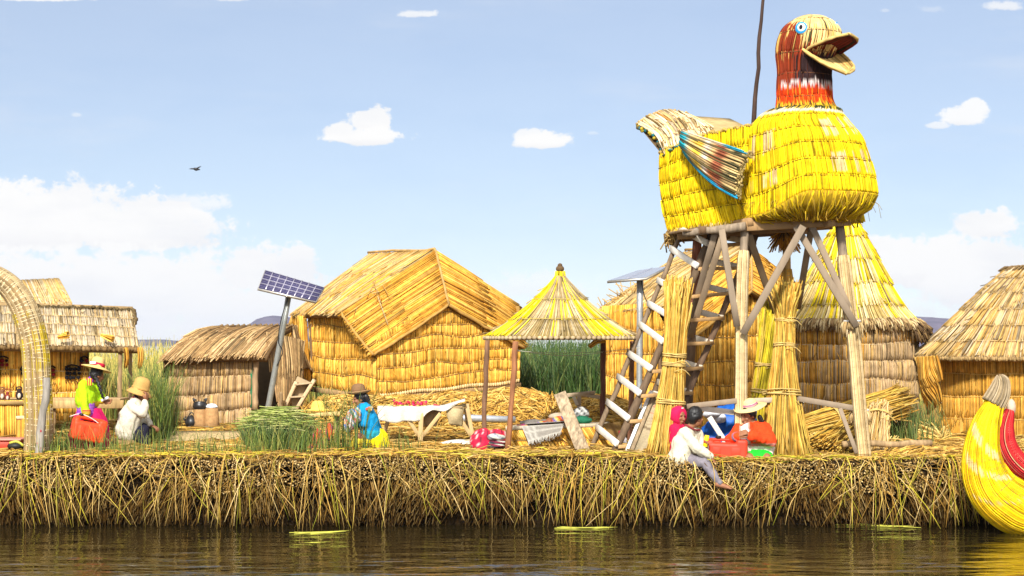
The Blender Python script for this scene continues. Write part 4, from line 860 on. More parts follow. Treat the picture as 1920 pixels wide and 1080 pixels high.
bill('lower_bill', bc + fw * .16 - A(0, 0, .02), -.58, .70, .33, [(.64, .43, .14), (.56, .34, .10), (.68, .5, .2)], [(.5, .32, .1), (.42, .26, .08)], .22, 3.5)
# wing on the near side
w00, w10, w01, w11 = P(1288, 246, 28.05), P(1405, 285, 26.75), P(1293, 292, 28.0), P(1387, 372, 26.75)
def Swing(u, v):            # u across (top to bottom edge), v from the tail end to the fore end
    u_ = np.asarray(u)[:, None]; v_ = np.asarray(v)[:, None]
    top = w00 * (1 - v_) + w10 * v_; bot = w01 * (1 - v_) + w11 * v_ + A(-.05, 0, -.13) * np.sin(math.pi * v_) * .45
    return top * (1 - u_) + bot * u_ - sd_ * (.06 + .06 * np.sin(math.pi * u_))
def wingcol(uu, vv, c):
    sh = uu.shape; k = rng.random((len(uu), 1)) * np.ones(sh); c = np.ones(sh + (3,)) * np.array((.58, .40, .17)); 
    def pick(m, col): c[m] = (np.array(col) * np.ones_like(c))[m]
    pick(k < .33, (.10, .075, .03)); pick((vv > .25) & (vv < .42) & (k > .5), (.70, .45, .05)); pick((vv > .38) & (vv < .52) & (k > .45), (.66, .58, .48)); pick((vv > .48) & (vv < .58) & (k > .7), (.5, .17, .05))
    pick((vv > .58) & (vv < .78) & (k > .25), (.28, .085, .04)); pick((vv > .8) & (k < .5), (.07, .06, .025)); pick((vv < .12) & (k > .3), (.02, .34, .40))
    pick(uu > .93, (.02, .30, .50)); pick((uu > .86) & (uu <= .93) & (vv < .75) & (k > .4), (.64, .5, .06)); pick((uu < .05) & (vv > .7), (.03, .30, .42)); pick((uu < .06) & (vv <= .7), (.62, .52, .36))
    return np.clip(c * (1 + .14 * rng.normal(0, 1, (len(uu), 1, 1))), 0, 1)
mb = MB(); fl = 1 if (normals(Swing, np.array([.5]), np.array([.5]))[0] @ sd_) < 0 else -1
thatch(mb, Swing, 1, 64, .015, ylw, .0, .01, 0, base=(.2, .14, .05), thick=.07, ends=.02, jit=.006, flip=fl, kp=12, splay=.4, colfn=wingcol)
e = Swing(np.linspace(0, 1, 60), np.full(60, 1.0))
for p in e: mb.ell(p + rng.normal(0, .012, 3) + sd_ * .03, A(.02, .02, .022), np.array((.30, .22, .08)) * rng.uniform(.5, 1.5), m=6, k=4); mb.ell(p + rng.normal(0, .012, 3) + sd_ * .07, A(.02, .02, .022), np.array((.30, .22, .08)) * rng.uniform(.5, 1.3), m=6, k=4)
mb.build('wing', REED, dk)
# tail
t0, t1, t2, t3 = P(1194, 231, 29.0), P(1294, 217, 29.5), P(1243, 290, 28.62), P(1345, 250, 27.7)
def Stail(u, v):
    b = bil(t0, t1, t2, t3)(u, v); u_ = np.asarray(u)[:, None]; v_ = np.asarray(v)[:, None]
    return b + A(.01, -.02, .13) * np.sin(math.pi * np.clip(u_, 0, 1)) * (1 - v_ * .6) + A(.10, 0, .02) * np.sin(math.pi * np.clip(v_, 0, 1)) * (1 - .6 * u_)
tl = mixpal(pal([(.68, .52, .30), (.60, .42, .18), (.72, .58, .37)]), pal([(.14, .09, .03), (.4, .2, .05)]), lambda u, r: .10 + 0 * u)
mb = MB(); thatch(mb, Stail, 3, 70, .016, tl, .0, .02, .15, .03, 3, base=(.22, .14, .06), thick=.10, ends=.08, jit=.01, splay=.8, seam=(.006, (.4, .28, .12)))
for v in np.linspace(0, 1, 26): p = Stail(np.array([0.]), np.array([v]))[0]; mb.ell(p + rng.normal(0, .012, 3) + A(-.01, .02, -.03), A(.03, .04, .03), [(.02, .12, .14), (.05, .05, .02), (.4, .3, .03), (.10, .07, .03)][rng.integers(0, 4)], m=6, k=4)
for v in np.linspace(.02, .55, 22): p = Stail(np.array([v]), np.array([1.]))[0]; mb.ell(p + rng.normal(0, .01, 3) + A(0, -.04, -.01), A(.03, .02, .018), [(.02, .22, .24), (.04, .05, .02)][rng.integers(0, 2)], m=6, k=4)
for u in np.linspace(0, 1, 40): p = Stail(np.array([u]), np.array([0.]))[0]; mb.ell(p + rng.normal(0, .01, 3), A(.022, .03, .018), np.array((.45, .3, .12)) * rng.uniform(.6, 1.3), m=6, k=4)
mb.grid(bil(t1, t1 + off * .5, t3, t3 + off * .6), 5, 5, (.5, .36, .16), thick=.05); mb.grid(bil(t0 + A(0, .08, 0), t0 + off * .8, t2 + A(0, .08, 0), t2 + off), 5, 5, (.14, .09, .04))
mb.build('tail', REED, dk)
# ------------------------------------------------------------------ gazebo
gz = thing('gazebo', 'round open shelter with yellow and grey cone thatch roof on dark poles', 'gazebo', P(1050, 838, 28.4))
D = 28.4; s_ = D / F; cx, cy = P(1050, 600, D)[:2]
prof = spline([(9 * s_, zz(518, D)), (14 * s_, zz(527, D)), (32 * s_, zz(547, D)), (52 * s_, zz(566, D)), (74 * s_, zz(585, D)), (104 * s_, zz(608, D)), (142 * s_, zz(631, D))], 30)
S = rev(prof, cx, cy, -math.pi * 1.5, math.pi * .5)
gy = mixpal(pal([(.46, .36, .20), (.40, .30, .15), (.52, .42, .25), (.34, .24, .10)]), pal(YEL), lambda u, r: .10 + .75 * (np.abs(u - .31) < .07) + .4 * (np.abs(u - .62) < .05) * (r > 0) + .28 * (wn(3, u, 24) > .66))
mb = MB(); thatch(mb, S, 3, 300, .010, gy, .0, .018, .06, .01, 4, base=(.24, .17, .06), thick=.05, ends=.03, jit=.006, bnu=60, seam=(.009, (.36, .27, .08)))
for i in range(88):
    th = i / 88 * 2 * math.pi; p = A(cx + 141 * s_ * math.cos(th), cy + 141 * s_ * math.sin(th), zz(634, D)); mb.ell(p, A(.036, .036, .030), np.array((.40, .30, .17)) * rng.uniform(.75, 1.15), m=8, k=6)
mb.build('roof', REED, gz)
mb = MB(); strip_reeds(mb, [A(cx, cy, zz(526, D)), A(cx, cy, zz(518, D)), A(cx, cy, zz(509, D))], [.085, .068, .058], 60, .009, pal(YEL + [(.3, .24, .06)])); mb.ell(A(cx, cy, zz(504, D)), A(.06, .06, .05), (.12, .075, .035), m=12, k=8); mb.ell(A(cx, cy, zz(498, D)), A(.035, .035, .035), (.10, .06, .03), m=10, k=7); mb.build('finial', REED, gz)
for (a, b, Dd, c, r) in (((914, 638), (905, 850), 27.95, (.17, .09, .05), .038), ((967, 640), (952, 852), 27.35, (.27, .115, .05), .042), ((1131, 640), (1130, 832), 29.2, (.15, .06, .035), .042), ((1186, 640), (1180, 836), 28.9, (.20, .09, .05), .04)):
    post('post', gz, P(*a, Dd), P(*b, Dd), r, c, r * .95, k=9)
mb = MB(); p = P(1118, 640, 28.0); strip_reeds(mb, [p + A(-.1, 0, -.08), p, p + A(.12, .05, .02)], [.02, .03, .03], 20, .008, pal(ORNG)); mb.build('tie_knot', REED, gz)
mb = MB(); mb.tube(spline([P(968, 656, 27.4), P(1010, 663, 28), P(1070, 667, 28.6), P(1130, 661, 29.15)], 20), .005, (.55, .55, .42), 4); mb.tube(spline([P(968, 658, 27.4), P(1050, 662, 28.2), P(1130, 659, 29.15), P(1200, 652, 29)], 20), .004, (.55, .55, .42), 4); tag(mb.build('clothes_line', ROPE, loc=P(1050, 664, 28.3)), 'thin pale cord strung between the poles of the open shelter', 'cord')

# reed arch at the left edge (upturned prow of a moored reed boat) -----
ra = thing('reed_arch', 'tall curved reed arch bound with string and painted yellow patches at the left edge', 'arch', P(72, 852, 27.2))
D = 27.2; pth = spline([P(72, 862, D), P(73, 790, D), P(70, 720, D), P(66, 655, D), P(55, 605, D), P(38, 565, D), P(12, 532, D), P(-25, 516, D), P(-75, 530, D), P(-110, 590, D), P(-130, 700, D), P(-135, 850, D)], 60)
R_ = np.interp(np.linspace(0, 1, 60), [0, .2, .4, .55, .75, 1], A(25, 24, 23, 20, 18, 22) * D / F)
def archcol(p, th, c):
    z = p[..., 2]; py = HZ - (z - HC) * F / D; yl = (rng.random((len(p), 1)) < .55) & (wn(71, py / 40 + th[:, None] * .35, 3) > .45) & (py > 590) & (py < 800) & (p[..., 0] > P(20, 0, D)[0])
    c = np.repeat(c[:, None], p.shape[1], 1); return np.where(yl[..., None], np.array((.50, .36, .03)) * rng.uniform(.7, 1.15, (len(p), 1, 1)), c)
mb = MB(); mb.tube(pth, R_ * .95, (.22, .14, .06), 14); strip_reeds(mb, pth, R_, 210, .011, pal([(.44, .31, .15), (.38, .26, .12), (.50, .37, .19), (.30, .2, .09)]), colfn=archcol, jit=.003); mb.build('reed_bundle', REED, ra)
mb = MB(); rings(mb, pth, R_ * 1.04, np.arange(.005, .995, .0115), .0068, (.78, .66, .42), tilt=.10, m=16); mb.build('binding', ROPE, ra)
st_ = MB(); st_.log(P(70, 875, 26.75), P(88, 708, 26.75), .055, np.array((.27, .24, .20)), .05, 9); tag(st_.build('stake', WOOD, loc=P(70, 860, 26.75), smooth=True), 'weathered grey wooden stake with red stains standing against the reed arch', 'stake')
m_ = MB(); c0, c1 = P(70, 875, 26.75), P(88, 708, 26.75)
for t, r in ((.22, .016), (.26, .02), (.16, .014), (.40, .012), (.12, .016)): m_.ell(c0 * (1 - t) + c1 * t + A(rng.normal(0, .02), -.045, 0), A(r, .012, r * 2), (.35, .03, .04), m=8, k=6)
m_.build('red_stain', CLOTH, bpy.data.objects['stake'])
ps = thing('reed_stool', 'bound upright reed bundle with pale flat top left of the reed arch base', 'stool', P(46, 842, 28))
m_ = MB(); strip_reeds(m_, spline([P(47, 850, 28), P(46, 800, 28), P(46, 784, 28)], 6), np.array([.11, .10, .095, .09, .09, .095]), 90, .011, pal(ORNG + GOLD[:2])); m_.build('reed_bundle', REED, ps)
m_ = MB(); m_.lathe([(.02, 0), (.10, .0), (.11, .02), (.105, .045), (.02, .05)], P(44, 786, 28), (.66, .48, .27), 16); m_.build('top', WOOD, ps)
bt_ = thing('plastic_tub', 'red plastic tub with dark rim lying low at the far left edge', 'tub', P(5, 848, 27.6))
m_ = MB(); m_.rbox(P(-20, 834, 27.6), (.95, .45, .16), (.50, .045, .02), bev=.05); m_.build('tub_body', PLASTIC, bt_); m_ = MB(); m_.rbox(P(-20, 823, 27.6), (1.0, .5, .03), (.55, .22, .16), bev=.012); m_.build('rim', PLASTIC, bt_)
m_ = MB(); m_.ell(P(30, 836, 27.35), A(.12, .10, .06), (.02, .02, .015)); m_.tube(spline([P(18, 831, 27.3), P(32, 828, 27.3), P(44, 836, 27.3)], 8), .02, (.45, .42, .05), 6); m_.build('lid', PLASTIC, bt_)

# right boat prow ------------------------------------------------------
bo = thing('reed_boat', 'bright yellow crescent prow of a reed boat with red rim on the water at right', 'boat', A(6.9, 25.7, 0))
D = 25.5; pth = spline([P(1872, 742, D), P(1861, 768, D), P(1850, 802, D), P(1845, 850, D), P(1854, 896, D), P(1884, 932, D), P(1945, 956, D + .1), P(2120, 965, D + .3), P(2400, 968, D + 1.0)], 70)
R_ = np.interp(np.linspace(0, 1, 70), [0, .125, .25, .375, .5, .625, .75, .87, 1], A(14, 19, 28, 37, 45, 52, 55, 56, 56) * D / F)
def boatcol(p, th, c):
    t = np.linspace(0, 1, p.shape[1])[None]; b = (wn(81, t * 3 + th[:, None] * .25, 7) > .76) & (wn(83, th[:, None] * 2.2 + t * 1.3, 3) > .42)
    c = np.repeat(c[:, None], p.shape[1], 1); return np.where((b & (rng.random((len(p), 1)) < .8))[..., None], np.array((.62, .46, .20)) * rng.uniform(.8, 1.1, (len(p), 1, 1)), c)
mb = MB(); mb.tube(pth, R_ * .985, (.74, .56, .008), 20); strip_reeds(mb, pth, R_, 760, .009, pal([(.76, .51, .006), (.72, .46, .005), (.78, .55, .014), (.64, .38, .01)], .10), colfn=boatcol, jit=.003); mb.build('hull', REED, bo)
mb = MB(); rings(mb, pth, R_ * 1.03, np.arange(.01, .99, .011), .0036, (.36, .24, .04), tilt=.05, m=24); mb.build('binding', ROPE, bo)
pr_ = spline([P(1893, 770, D - .02), P(1885, 800, D - .06), P(1887, 832, D - .12), P(1904, 862, D - .2), P(1935, 884, D - .22), P(2000, 900, D - .2), P(2100, 906, D), P(2400, 908, D + .7)], 60); Rr = np.interp(np.linspace(0, 1, 60), [0, .08, .2, .4, 1], A(7, 12, 16, 18, 19) * D / F)
mb = MB(); mb.tube(pr_, Rr * .95, (.3, .02, .02), 12); strip_reeds(mb, pr_, Rr, 150, .010, pal([(.42, .015, .02), (.36, .012, .016), (.48, .03, .03), (.42, .02, .02), (.55, .32, .16)], .12), jit=.003); rings(mb, pr_, Rr * 1.04, np.arange(.01, .8, .022), .004, (.5, .2, .12), m=16); mb.build('rim', REED, bo)
m_ = MB(); tp = spline([P(1862, 757, D), P(1872, 738, D), P(1877, 718, D), P(1874, 705, D)], 12); rt = np.interp(np.linspace(0, 1, 12), [0, .3, .8, 1], A(20, 19, 12, 5) * D / F); m_.tube(tp, rt, np.array((.30, .23, .14)) * rng.uniform(.8, 1.1, (12, 1)), 14); strip_reeds(m_, tp, rt * 1.03, 160, .007, pal([(.34, .26, .16), (.26, .19, .10), (.40, .31, .19)]), jit=.006); m_.build('prow_tip', REED, bo)
m_ = MB(); m_.ell(P(1896, 764, D - .02), A(.06, .06, .11), (.5, .38, .28), m=10, k=8); m_.build('rim_tip', REED, bo)

# solar panels ------------------------------------------------------------
def solar(label, q, th, pole, r, cells, face, wire=None):
    root = thing('solar_panel', label, 'solar panel', pole[1]); p00, p10, p01, p11 = q
    S = bil(*q); nn = normals(S, np.array([.5]), np.array([.5]))[0]
    m_ = MB(); m_.grid(S, 2, 2, (.46, .43, .37), thick=th); fr_ = m_.build('frame', METAL, root)
    ins = lambda u, v: S(.012 + np.asarray(u) * .976, .02 + np.asarray(v) * .96) + nn * .004
    m_ = MB(); m_.grid(ins, 2, 2, face); m_.build('glass', PANEL, root)
    m_ = MB(); g2 = lambda u, v: ins(np.array([u]), np.array([v]))[0] + nn * .003
    for i in range(1, cells[0]): m_.beam(g2(i / cells[0], 0) + nn * .008, g2(i / cells[0], 1) + nn * .008, .014, .003, (.50, .47, .55), nn)
    for j in range(1, cells[1]): m_.beam(g2(0, j / cells[1]) + nn * .009, g2(1, j / cells[1]) + nn * .009, .014, .003, (.50, .47, .55), nn)
    for j in range(cells[1] * 3 if cells[1] > 1 else 0): m_.beam(g2(0, (j + .5) / cells[1] / 3) + nn * .007, g2(1, (j + .5) / cells[1] / 3) + nn * .007, .006, .002, (.24, .22, .36), nn)
    m_.build('cell_grid', METAL, root)
    m_ = MB(); m_.log(pole[1], pole[0], r, np.array(pole[2]), r * .95, 6, 12, .001); m_.build('pole', METAL, root, smooth=True)
    if wire is not None: m_ = MB(); m_.tube(spline(wire, 20), .008, (.02, .02, .02), 5); m_.build('cable', PLASTIC, root)
solar('dark blue gridded solar panel on a leaning grey pole behind the green reed heap', (P(497, 506, 31.25), P(609, 539, 31.25), P(483, 541, 30.8), P(593, 566, 30.8)), .035, (P(541, 556, 31.05), P(494, 815, 31.4), (.34, .35, .32)), .05, (8, 4), (.035, .03, .085), [P(540, 558, 31), P(527, 600, 31), P(522, 640, 31.1), P(530, 660, 31.1), P(517, 690, 31.2)])
solar('pale solar panel seen edge on atop an upright grey pole behind the stairs', (P(1196, 507, 31.3), P(1254, 499, 31.0), P(1138, 527, 30.6), P(1212, 521, 30.2)), .035, (P(1200, 523, 30.6), P(1198, 830, 30.6), (.42, .43, .42)), .05, (2, 1), (.42, .42, .44), [P(1202, 524, 30.5), P(1210, 560, 30.5), P(1225, 580, 30.6)])  # sky reflection put into the pale glass colour

# stove, pots --------------------------------------------------------------
sv = thing('clay_stove', 'small two hole clay stove in front of the brown hut', 'stove', P(390, 802, 34)); D = 34
m_ = MB()
for px, r in ((375, .10), (397, .115)): m_.lathe([(r * 1.25, zz(806, D)), (r * 1.1, zz(785, D)), (r, zz(768, D)), (r * .9, zz(765, D)), (r * .2, zz(766, D))], (*P(px, 0, D)[:2], 0), (.42, .24, .10), 18)
m_.rbox(P(388, 803, D), (.62, .4, .08), (.16, .12, .08), bev=.02); m_.build('body', CLAY, sv, smooth=True)
def pot(label, px, py, r, lid=None, ears=True):
    root = thing('cooking_pot', label, 'pot', P(px, py + 12, D), 'black pots on and beside the clay stove'); c = P(px, py, D)
    m_ = MB(); m_.lathe([(.01, -r * .8), (r * .6, -r * .78), (r, -r * .1), (r * .92, r * .35), (r * .75, r * .5), (r * .8, r * .6), (r * .7, r * .58), (r * .6, 0), (.01, -r * .3)], c, (.018, .016, .016), 22); m_.build('body', POT, root, smooth=True)
    if ears:
        m_ = MB()
        for sgn in (-1, 1): m_.tube(spline([c + A(sgn * r * .7, 0, r * .5), c + A(sgn * r * .95, 0, r * 1.0), c + A(sgn * r * .5, 0, r * .75)], 7), .015, (.015, .014, .014), 5)
        m_.build('handle', POT, root, smooth=True)
    if lid: m_ = MB(); m_.lathe([(r * .92, r * .3), (r * .95, r * .5), (r * .6, r * .85), (.01, r * .95)], c, lid, 20); m_.build('lid', PLASTIC, root, smooth=True)
pot('round black pot with two ears on the left hole of the clay stove', 375, 761, .125); pot('black pot covered with a white lid on the right hole of the clay stove', 397, 768, .11, (.78, .80, .82), False)
ke = thing('kettle', 'sooty black kettle on the ground left of the clay stove', 'kettle', P(358, 800, D)); m_ = MB(); m_.lathe([(.01, -.09), (.09, -.09), (.115, -.02), (.08, .07), (.03, .09), (.01, .11)], P(359, 790, D), (.015, .014, .014), 20); m_.build('body', POT, ke, smooth=True); m_ = MB(); m_.tube([P(350, 790, D), P(345, 785, D), P(349, 781, D)], [.03, .02, .012], (.015, .014, .014), 8); m_.build('spout', POT, ke, smooth=True); m_ = MB(); m_.tube(spline([P(352, 783, D), P(359, 773, D), P(367, 783, D)], 8), .01, (.015, .014, .014), 5); m_.build('handle', POT, ke, smooth=True)
tray = MB(); S_ = bil(P(316, 808, 30.4), P(462, 808, 30.4), P(300, 838, 28.4), P(470, 838, 28.4)); tray.grid(S_, 20, 8, (.58, .42, .20), thick=.10); tag(tray.build('reed_mat', SOIL, loc=P(388, 830, 29.4)), 'pale flat reed mat on the ground before the clay stove', 'mat')
# step crate
sc_ = thing('wooden_step', 'leaning wooden step frame of planks at the left corner of the largest hut', 'steps', P(555, 770, 36)); D = 36
for a, b, w, c in (((556, 716), (533, 768), .06, (.56, .42, .24)), ((590, 712), (556, 768), .06, (.52, .38, .22))): plank('side_board', sc_, P(*a, D), P(*b, D), w, .25, c, (0, 1, 0))
for t in (.1, .55, .95): a = P(556 - 23 * t, 716 + 52 * t, D); b = P(590 - 34 * t, 712 + 56 * t, D); plank('tread', sc_, a, b, .26, .03, (.42, .31, .18))
plank('back_board', sc_, P(572, 712, D + .1), P(545, 770, D + .1), .30, .02, (.34, .25, .14), (0, 1, 0))

# heap of cut green reeds -----------------------------------------------
gh_ = thing('green_reed_heap', 'bushy heap of freshly cut green reeds with pale cut ends on top', 'reed heap', P(518, 846, 27.6)); D = 28.0
m_ = MB(); n = 2600; th = rng.uniform(0, 6.3, n); rr = np.sqrt(rng.random(n)); b = np.stack([P(520, 0, D)[0] + .42 * rr * np.cos(th), D + .5 * rr * np.sin(th), np.full(n, .93)], 1)
blades(m_, b, rng.uniform(.40, .62, n) * (1 - .42 * rr ** 2), .22, .0085, [(.06, .10, .018), (.04, .075, .012), (.09, .14, .03), (.16, .17, .04), (.03, .05, .01)], 4, .25)
n = 420; th = rng.uniform(0, 6.3, n); rr = np.sqrt(rng.random(n)) * 1.05; b = np.stack([P(520, 0, D)[0] + .40 * rr * np.cos(th), D + .5 * rr * np.sin(th), np.full(n, .95)], 1); blades(m_, b, rng.uniform(.35, .70, n) * (1 - .35 * rr ** 2), .24, .006, [(.10, .15, .03), (.06, .09, .015), (.20, .22, .05), (.32, .30, .08)], 5, .8); m_.build('stems', GREEN, gh_)
m_ = MB(); n = 240; th = rng.uniform(0, 6.3, n); rr = np.sqrt(rng.random(n)); p0 = np.stack([P(522, 0, D)[0] + .40 * rr * np.cos(th), D + .45 * rr * np.sin(th), 1.44 + .10 * rng.random(n) - .22 * rr ** 2], 1); a = rng.normal(0, .5, n); d = np.stack([np.cos(a), np.sin(a), rng.normal(0, .1, n)], 1) * rng.uniform(.1, .3, (n, 1))
m_.reeds(np.stack([p0 - d, p0 + A(0, 0, .015), p0 + d], 1), .007, np.array([(.26, .31, .06), (.36, .38, .11), (.16, .21, .03), (.42, .40, .16), (.10, .15, .02)])[rng.integers(0, 4, n)], 4); m_.build('cut_ends', GREEN, gh_)
# foreground grass and tall reeds growing at the edge
GR = [(.10, .15, .025), (.07, .11, .018), (.16, .20, .03), (.24, .23, .045), (.05, .08, .014)]
def tuft(px, D, n, w, hmin, hmax, r, label, cols=GR):
    m_ = MB(); x0 = P(px, 0, D)[0]; x = x0 + rng.normal(0, w, n).clip(-2 * w, 2 * w); y = D + rng.normal(0, .25, n)
    blades(m_, np.stack([x, y, np.full(n, G - .08)], 1), rng.uniform(hmin, hmax, n), .10, r, cols, 6, .36)
    tag(m_.build('reed_tuft', GREEN, loc=(x0, D, G)), label, 'reeds', 'green reed tufts along the island edge')
for q in ((640, 27.2, 30, .17, .4, .95, .006, 'loose green reed stalks before the hands of the woman in blue'), (655, 27.3, 13, .10, .6, 1.2, .007, 'tall thin reed stalks crossing the face of the woman in blue'),
    (676, 27.3, 7, .05, .7, 1.25, .0075, 'few tallest dark stalks crossing the brown bowler hat'), (605, 27.4, 60, .2, .25, .6, .005, 'short grassy reeds below the straw hat on the low board'), (620, 27.5, 14, .14, .7, 1.1, .006, 'sparse tall stalks beside the orange red textile'),
    (170, 27.1, 190, .36, .15, .5, .005, 'grassy green tuft at the feet of the standing woman in green'), (110, 27.2, 90, .16, .2, .55, .005, 'thin green grass right of the reed arch base'),
    (289, 29.5, 230, .12, .5, 1.45, .007, 'dense tall green reeds right of the person in cream'), (297, 30.5, 190, .12, .6, 1.35, .007, 'taller reeds standing against the left corner of the brown hut'), (255, 27.2, 90, .3, .12, .40, .0045, 'low grass in front of the seated person in cream'),
    (385, 27.0, 120, .36, .12, .45, .005, 'thin grass standing in front of the pale reed mat'), (310, 27.1, 60, .16, .15, .5, .005, 'longer grass blades at the left end of the pale reed mat'),
    (495, 27.2, 120, .24, .2, .62, .006, 'green grass growing before the left half of the green reed heap'), (560, 27.2, 100, .2, .2, .6, .006, 'green grass growing before the right half of the green reed heap'),
    (730, 27.3, 60, .26, .1, .4, .005, 'short green blades below the cloth covered table'), (770, 27.4, 16, .16, .2, .5, .006, 'few stalks beside the front leg of the cloth covered table'),
    (1685, 29.5, 210, .22, .35, .75, .008, 'dark green reeds just right of the right tower leg', MARSH), (1722, 30.2, 160, .22, .35, .8, .008, 'dark green reeds against the wall of the right hut', MARSH)): tuft(*q)

# cloth covered table ------------------------------------------------------
tb = thing('table', 'rough wooden table with splayed legs under the white cloth beside the woman in blue', 'table', P(800, 835, 29.3)); D = 29.2; TW = (.52, .36, .17)
plank('table_top', tb, P(712, 770, D + .3), P(868, 762, D + .3), .62, .03, (.40, .28, .14))
for a, b, w in (((790, 768, D), (788, 838, D), .07), ((875, 757, D + .1), (888, 826, D + .1), .06), ((727, 790, D + .5), (716, 826, D + .5), .06), ((872, 765, D + .6), (880, 815, D + .6), .05)): plank('leg', tb, P(*a), P(*b), w, .05, TW, (0, 1, 0))
for a, b in (((826, 775, D), (792, 818, D)), ((766, 786, D), (786, 818, D)), ((866, 790, D + .1), (884, 818, D + .1))): plank('brace', tb, P(*a), P(*b), .055, .04, (.48, .33, .15), (0, 1, 0))
m_ = MB()
def Scl(u, v):
    px = 708 + 164 * np.asarray(u); v_ = np.asarray(v); top = 765 - 2 * u - 12 * np.clip((u - .75) / .25, 0, 1); drop = np.interp(u, [0, .1, .35, .5, .56, .62, .8, .92, 1], [24, 26, 27, 22, 12, 7, 6, 3, 2])
    dd = D - .04 - .035 * np.sin(u * 34) * v_
    y0 = np.where(v_ < .45, top - 1 + 0 * v_, top + drop * (v_ - .45) / .55); dep = np.where(v_ < .45, dd + .62 * (.45 - v_) / .45, dd)
    return np.stack([(px - 960) / F * dep, dep, HC + (HZ - y0) / F * (D) + .015 * np.sin(u * 21 + 1) * v_], 1)
m_.grid(Scl, 60, 16, (.60, .56, .47), thick=-.008); tag(m_.build('tablecloth', CLOTH, loc=P(790, 770, D), smooth=True), 'off white cloth draped unevenly over the rough wooden table', 'tablecloth')
m_ = MB(); Sk = bil(P(835, 766, D - .02), P(872, 756, D + .05), P(842, 796, D), P(866, 800, D + .05), .08); m_.grid(Sk, 14, 10, (.42, .33, .18), thick=.01); m_.grid(bil(P(792, 768, D + .25), P(830, 766, D + .25), P(792, 800, D + .25), P(818, 800, D + .25), .05), 10, 8, (.34, .24, .12), thick=.01); tag(m_.build('sackcloth', CLOTH, loc=P(852, 790, D), smooth=True), 'brown sackcloth hanging from the right end of the table', 'cloth')
for k, px in enumerate((740, 748, 758, 764, 776, 783, 790, 797, 818)):
    fl_ = thing('craft_flower', ['pale yellow and red craft flower at the left end of the white cloth', 'small red craft flower second from the left on the white cloth', 'pink red craft flower third from the left on the white cloth', 'large crimson craft flower in the middle of the row on the cloth', 'crimson craft flower right of the middle of the row', 'bright pink craft flower beside a crimson one on the cloth', 'orange craft flower towards the right of the row', 'tallest red craft flower at the right end of the main row', 'flat red craft flower lying alone near the table corner'][k], 'flower', P(px, 764, D + .2), 'red craft flowers on the white tablecloth')
    m_ = MB(); c = P(px, 756 if k != 8 else 760, D + .2)
    for q in range(7): m_.ell(c + rng.normal(0, .022, 3) * A(1, 1, .8), A(.020, .016, .018) * rng.uniform(.7, 1.3), [(.50, .02, .05), (.58, .04, .05), (.50, .03, .12), (.55, .12, .06)][rng.integers(0, 4)], m=7, k=5)
    m_.build('petals', CLOTH, fl_); m_ = MB()
    for q in range(4): m_.ell(c + A(rng.normal(0, .03), rng.normal(0, .02), -.035), A(.022, .015, .010), [(.5, .42, .12), (.2, .26, .05), (.55, .4, .2)][rng.integers(0, 3)], m=7, k=5)
    m_.build('leaves', CLOTH, fl_)
m_ = MB(); m_.log(P(848, 783, 31.5), P(965, 787, 31.8), .055, np.array((.50, .53, .56)), k=4, m=12, jit=.0); tag(m_.build('pipe', METAL, loc=P(900, 800, 31.6), smooth=True), 'long grey pipe lying on the straw behind the gazebo poles', 'pipe')
m_ = MB(); m_.grid(bil(P(812, 832, 28.9), P(884, 823, 29.2), P(822, 838, 28.4), P(888, 832, 28.4), .05), 20, 8, (.70, .66, .58), thick=.05); tag(m_.build('white_cloth', CLOTH, loc=P(850, 832, 28.6), smooth=True), 'white cloth lying flat on the ground under the table', 'cloth')
# straw heap before the large hut
def heap(name, label, spots, n, rad, cols, ln, ang=None, up=.25, group=None, base=(.28, .17, .055)):
    m_ = MB(); P_ = []
    for (px, py, D, rx, ry, rz, w) in spots:
        c = P(px, py, D); m_.ell(c, A(rx, ry, rz) * .93, base, m=24, k=14); k = int(n * w); th = rng.uniform(0, 6.3, k); ph = np.arccos(rng.uniform(-.25, 1, k)); o = np.stack([np.sin(ph) * np.cos(th), np.sin(ph) * np.sin(th), np.cos(ph)], 1); p = c + o * A(rx, ry, rz)
        a = rng.uniform(0, 6.3, k) if ang is None else rng.normal(ang[0], ang[1], k); L = rng.uniform(*ln, k)
        d = np.stack([np.cos(a), np.sin(a) * .5, rng.normal(0, up, k)], 1); d = unit(d - o * (d * o).sum(1, keepdims=True) * .85) * (L / 2)[:, None]
        sag = -A(0, 0, 1) * (L * .12)[:, None]
        m_.reeds(np.stack([p - d + sag, p + o * .02, p + d + sag], 1), rad, np.clip(np.array(cols)[rng.integers(0, len(cols), k)] * (1 + rng.normal(0, .18, (k, 1))), 0, 1), 4)
    return tag(m_.build(name, REED, loc=P(spots[0][0], spots[0][1] + 10, spots[0][2])), label, 'straw heap', group)
SH = [(.56, .33, .07), (.50, .28, .05), (.62, .42, .12), (.38, .21, .04), (.24, .13, .03)]
heap('straw_heap', 'long heap of loose dry straw below the front wall of the largest hut', [(960, 782, 35.0, .85, .7, .50, .34), (860, 788, 35.3, 1.0, .6, .50, .3), (760, 788, 35.5, 1.0, .5, .44, .22), (660, 782, 36, .9, .5, .40, .14)], 5200, .010, SH, (.25, .7), (.15, 1.1), .5)
heap('straw_heap', 'mound of straw beyond the textile covered bench, left of the stair foot', [(1120, 800, 30.5, .75, .6, .48, 1)], 1600, .009, SH, (.2, .6), (.2, .6), .3)

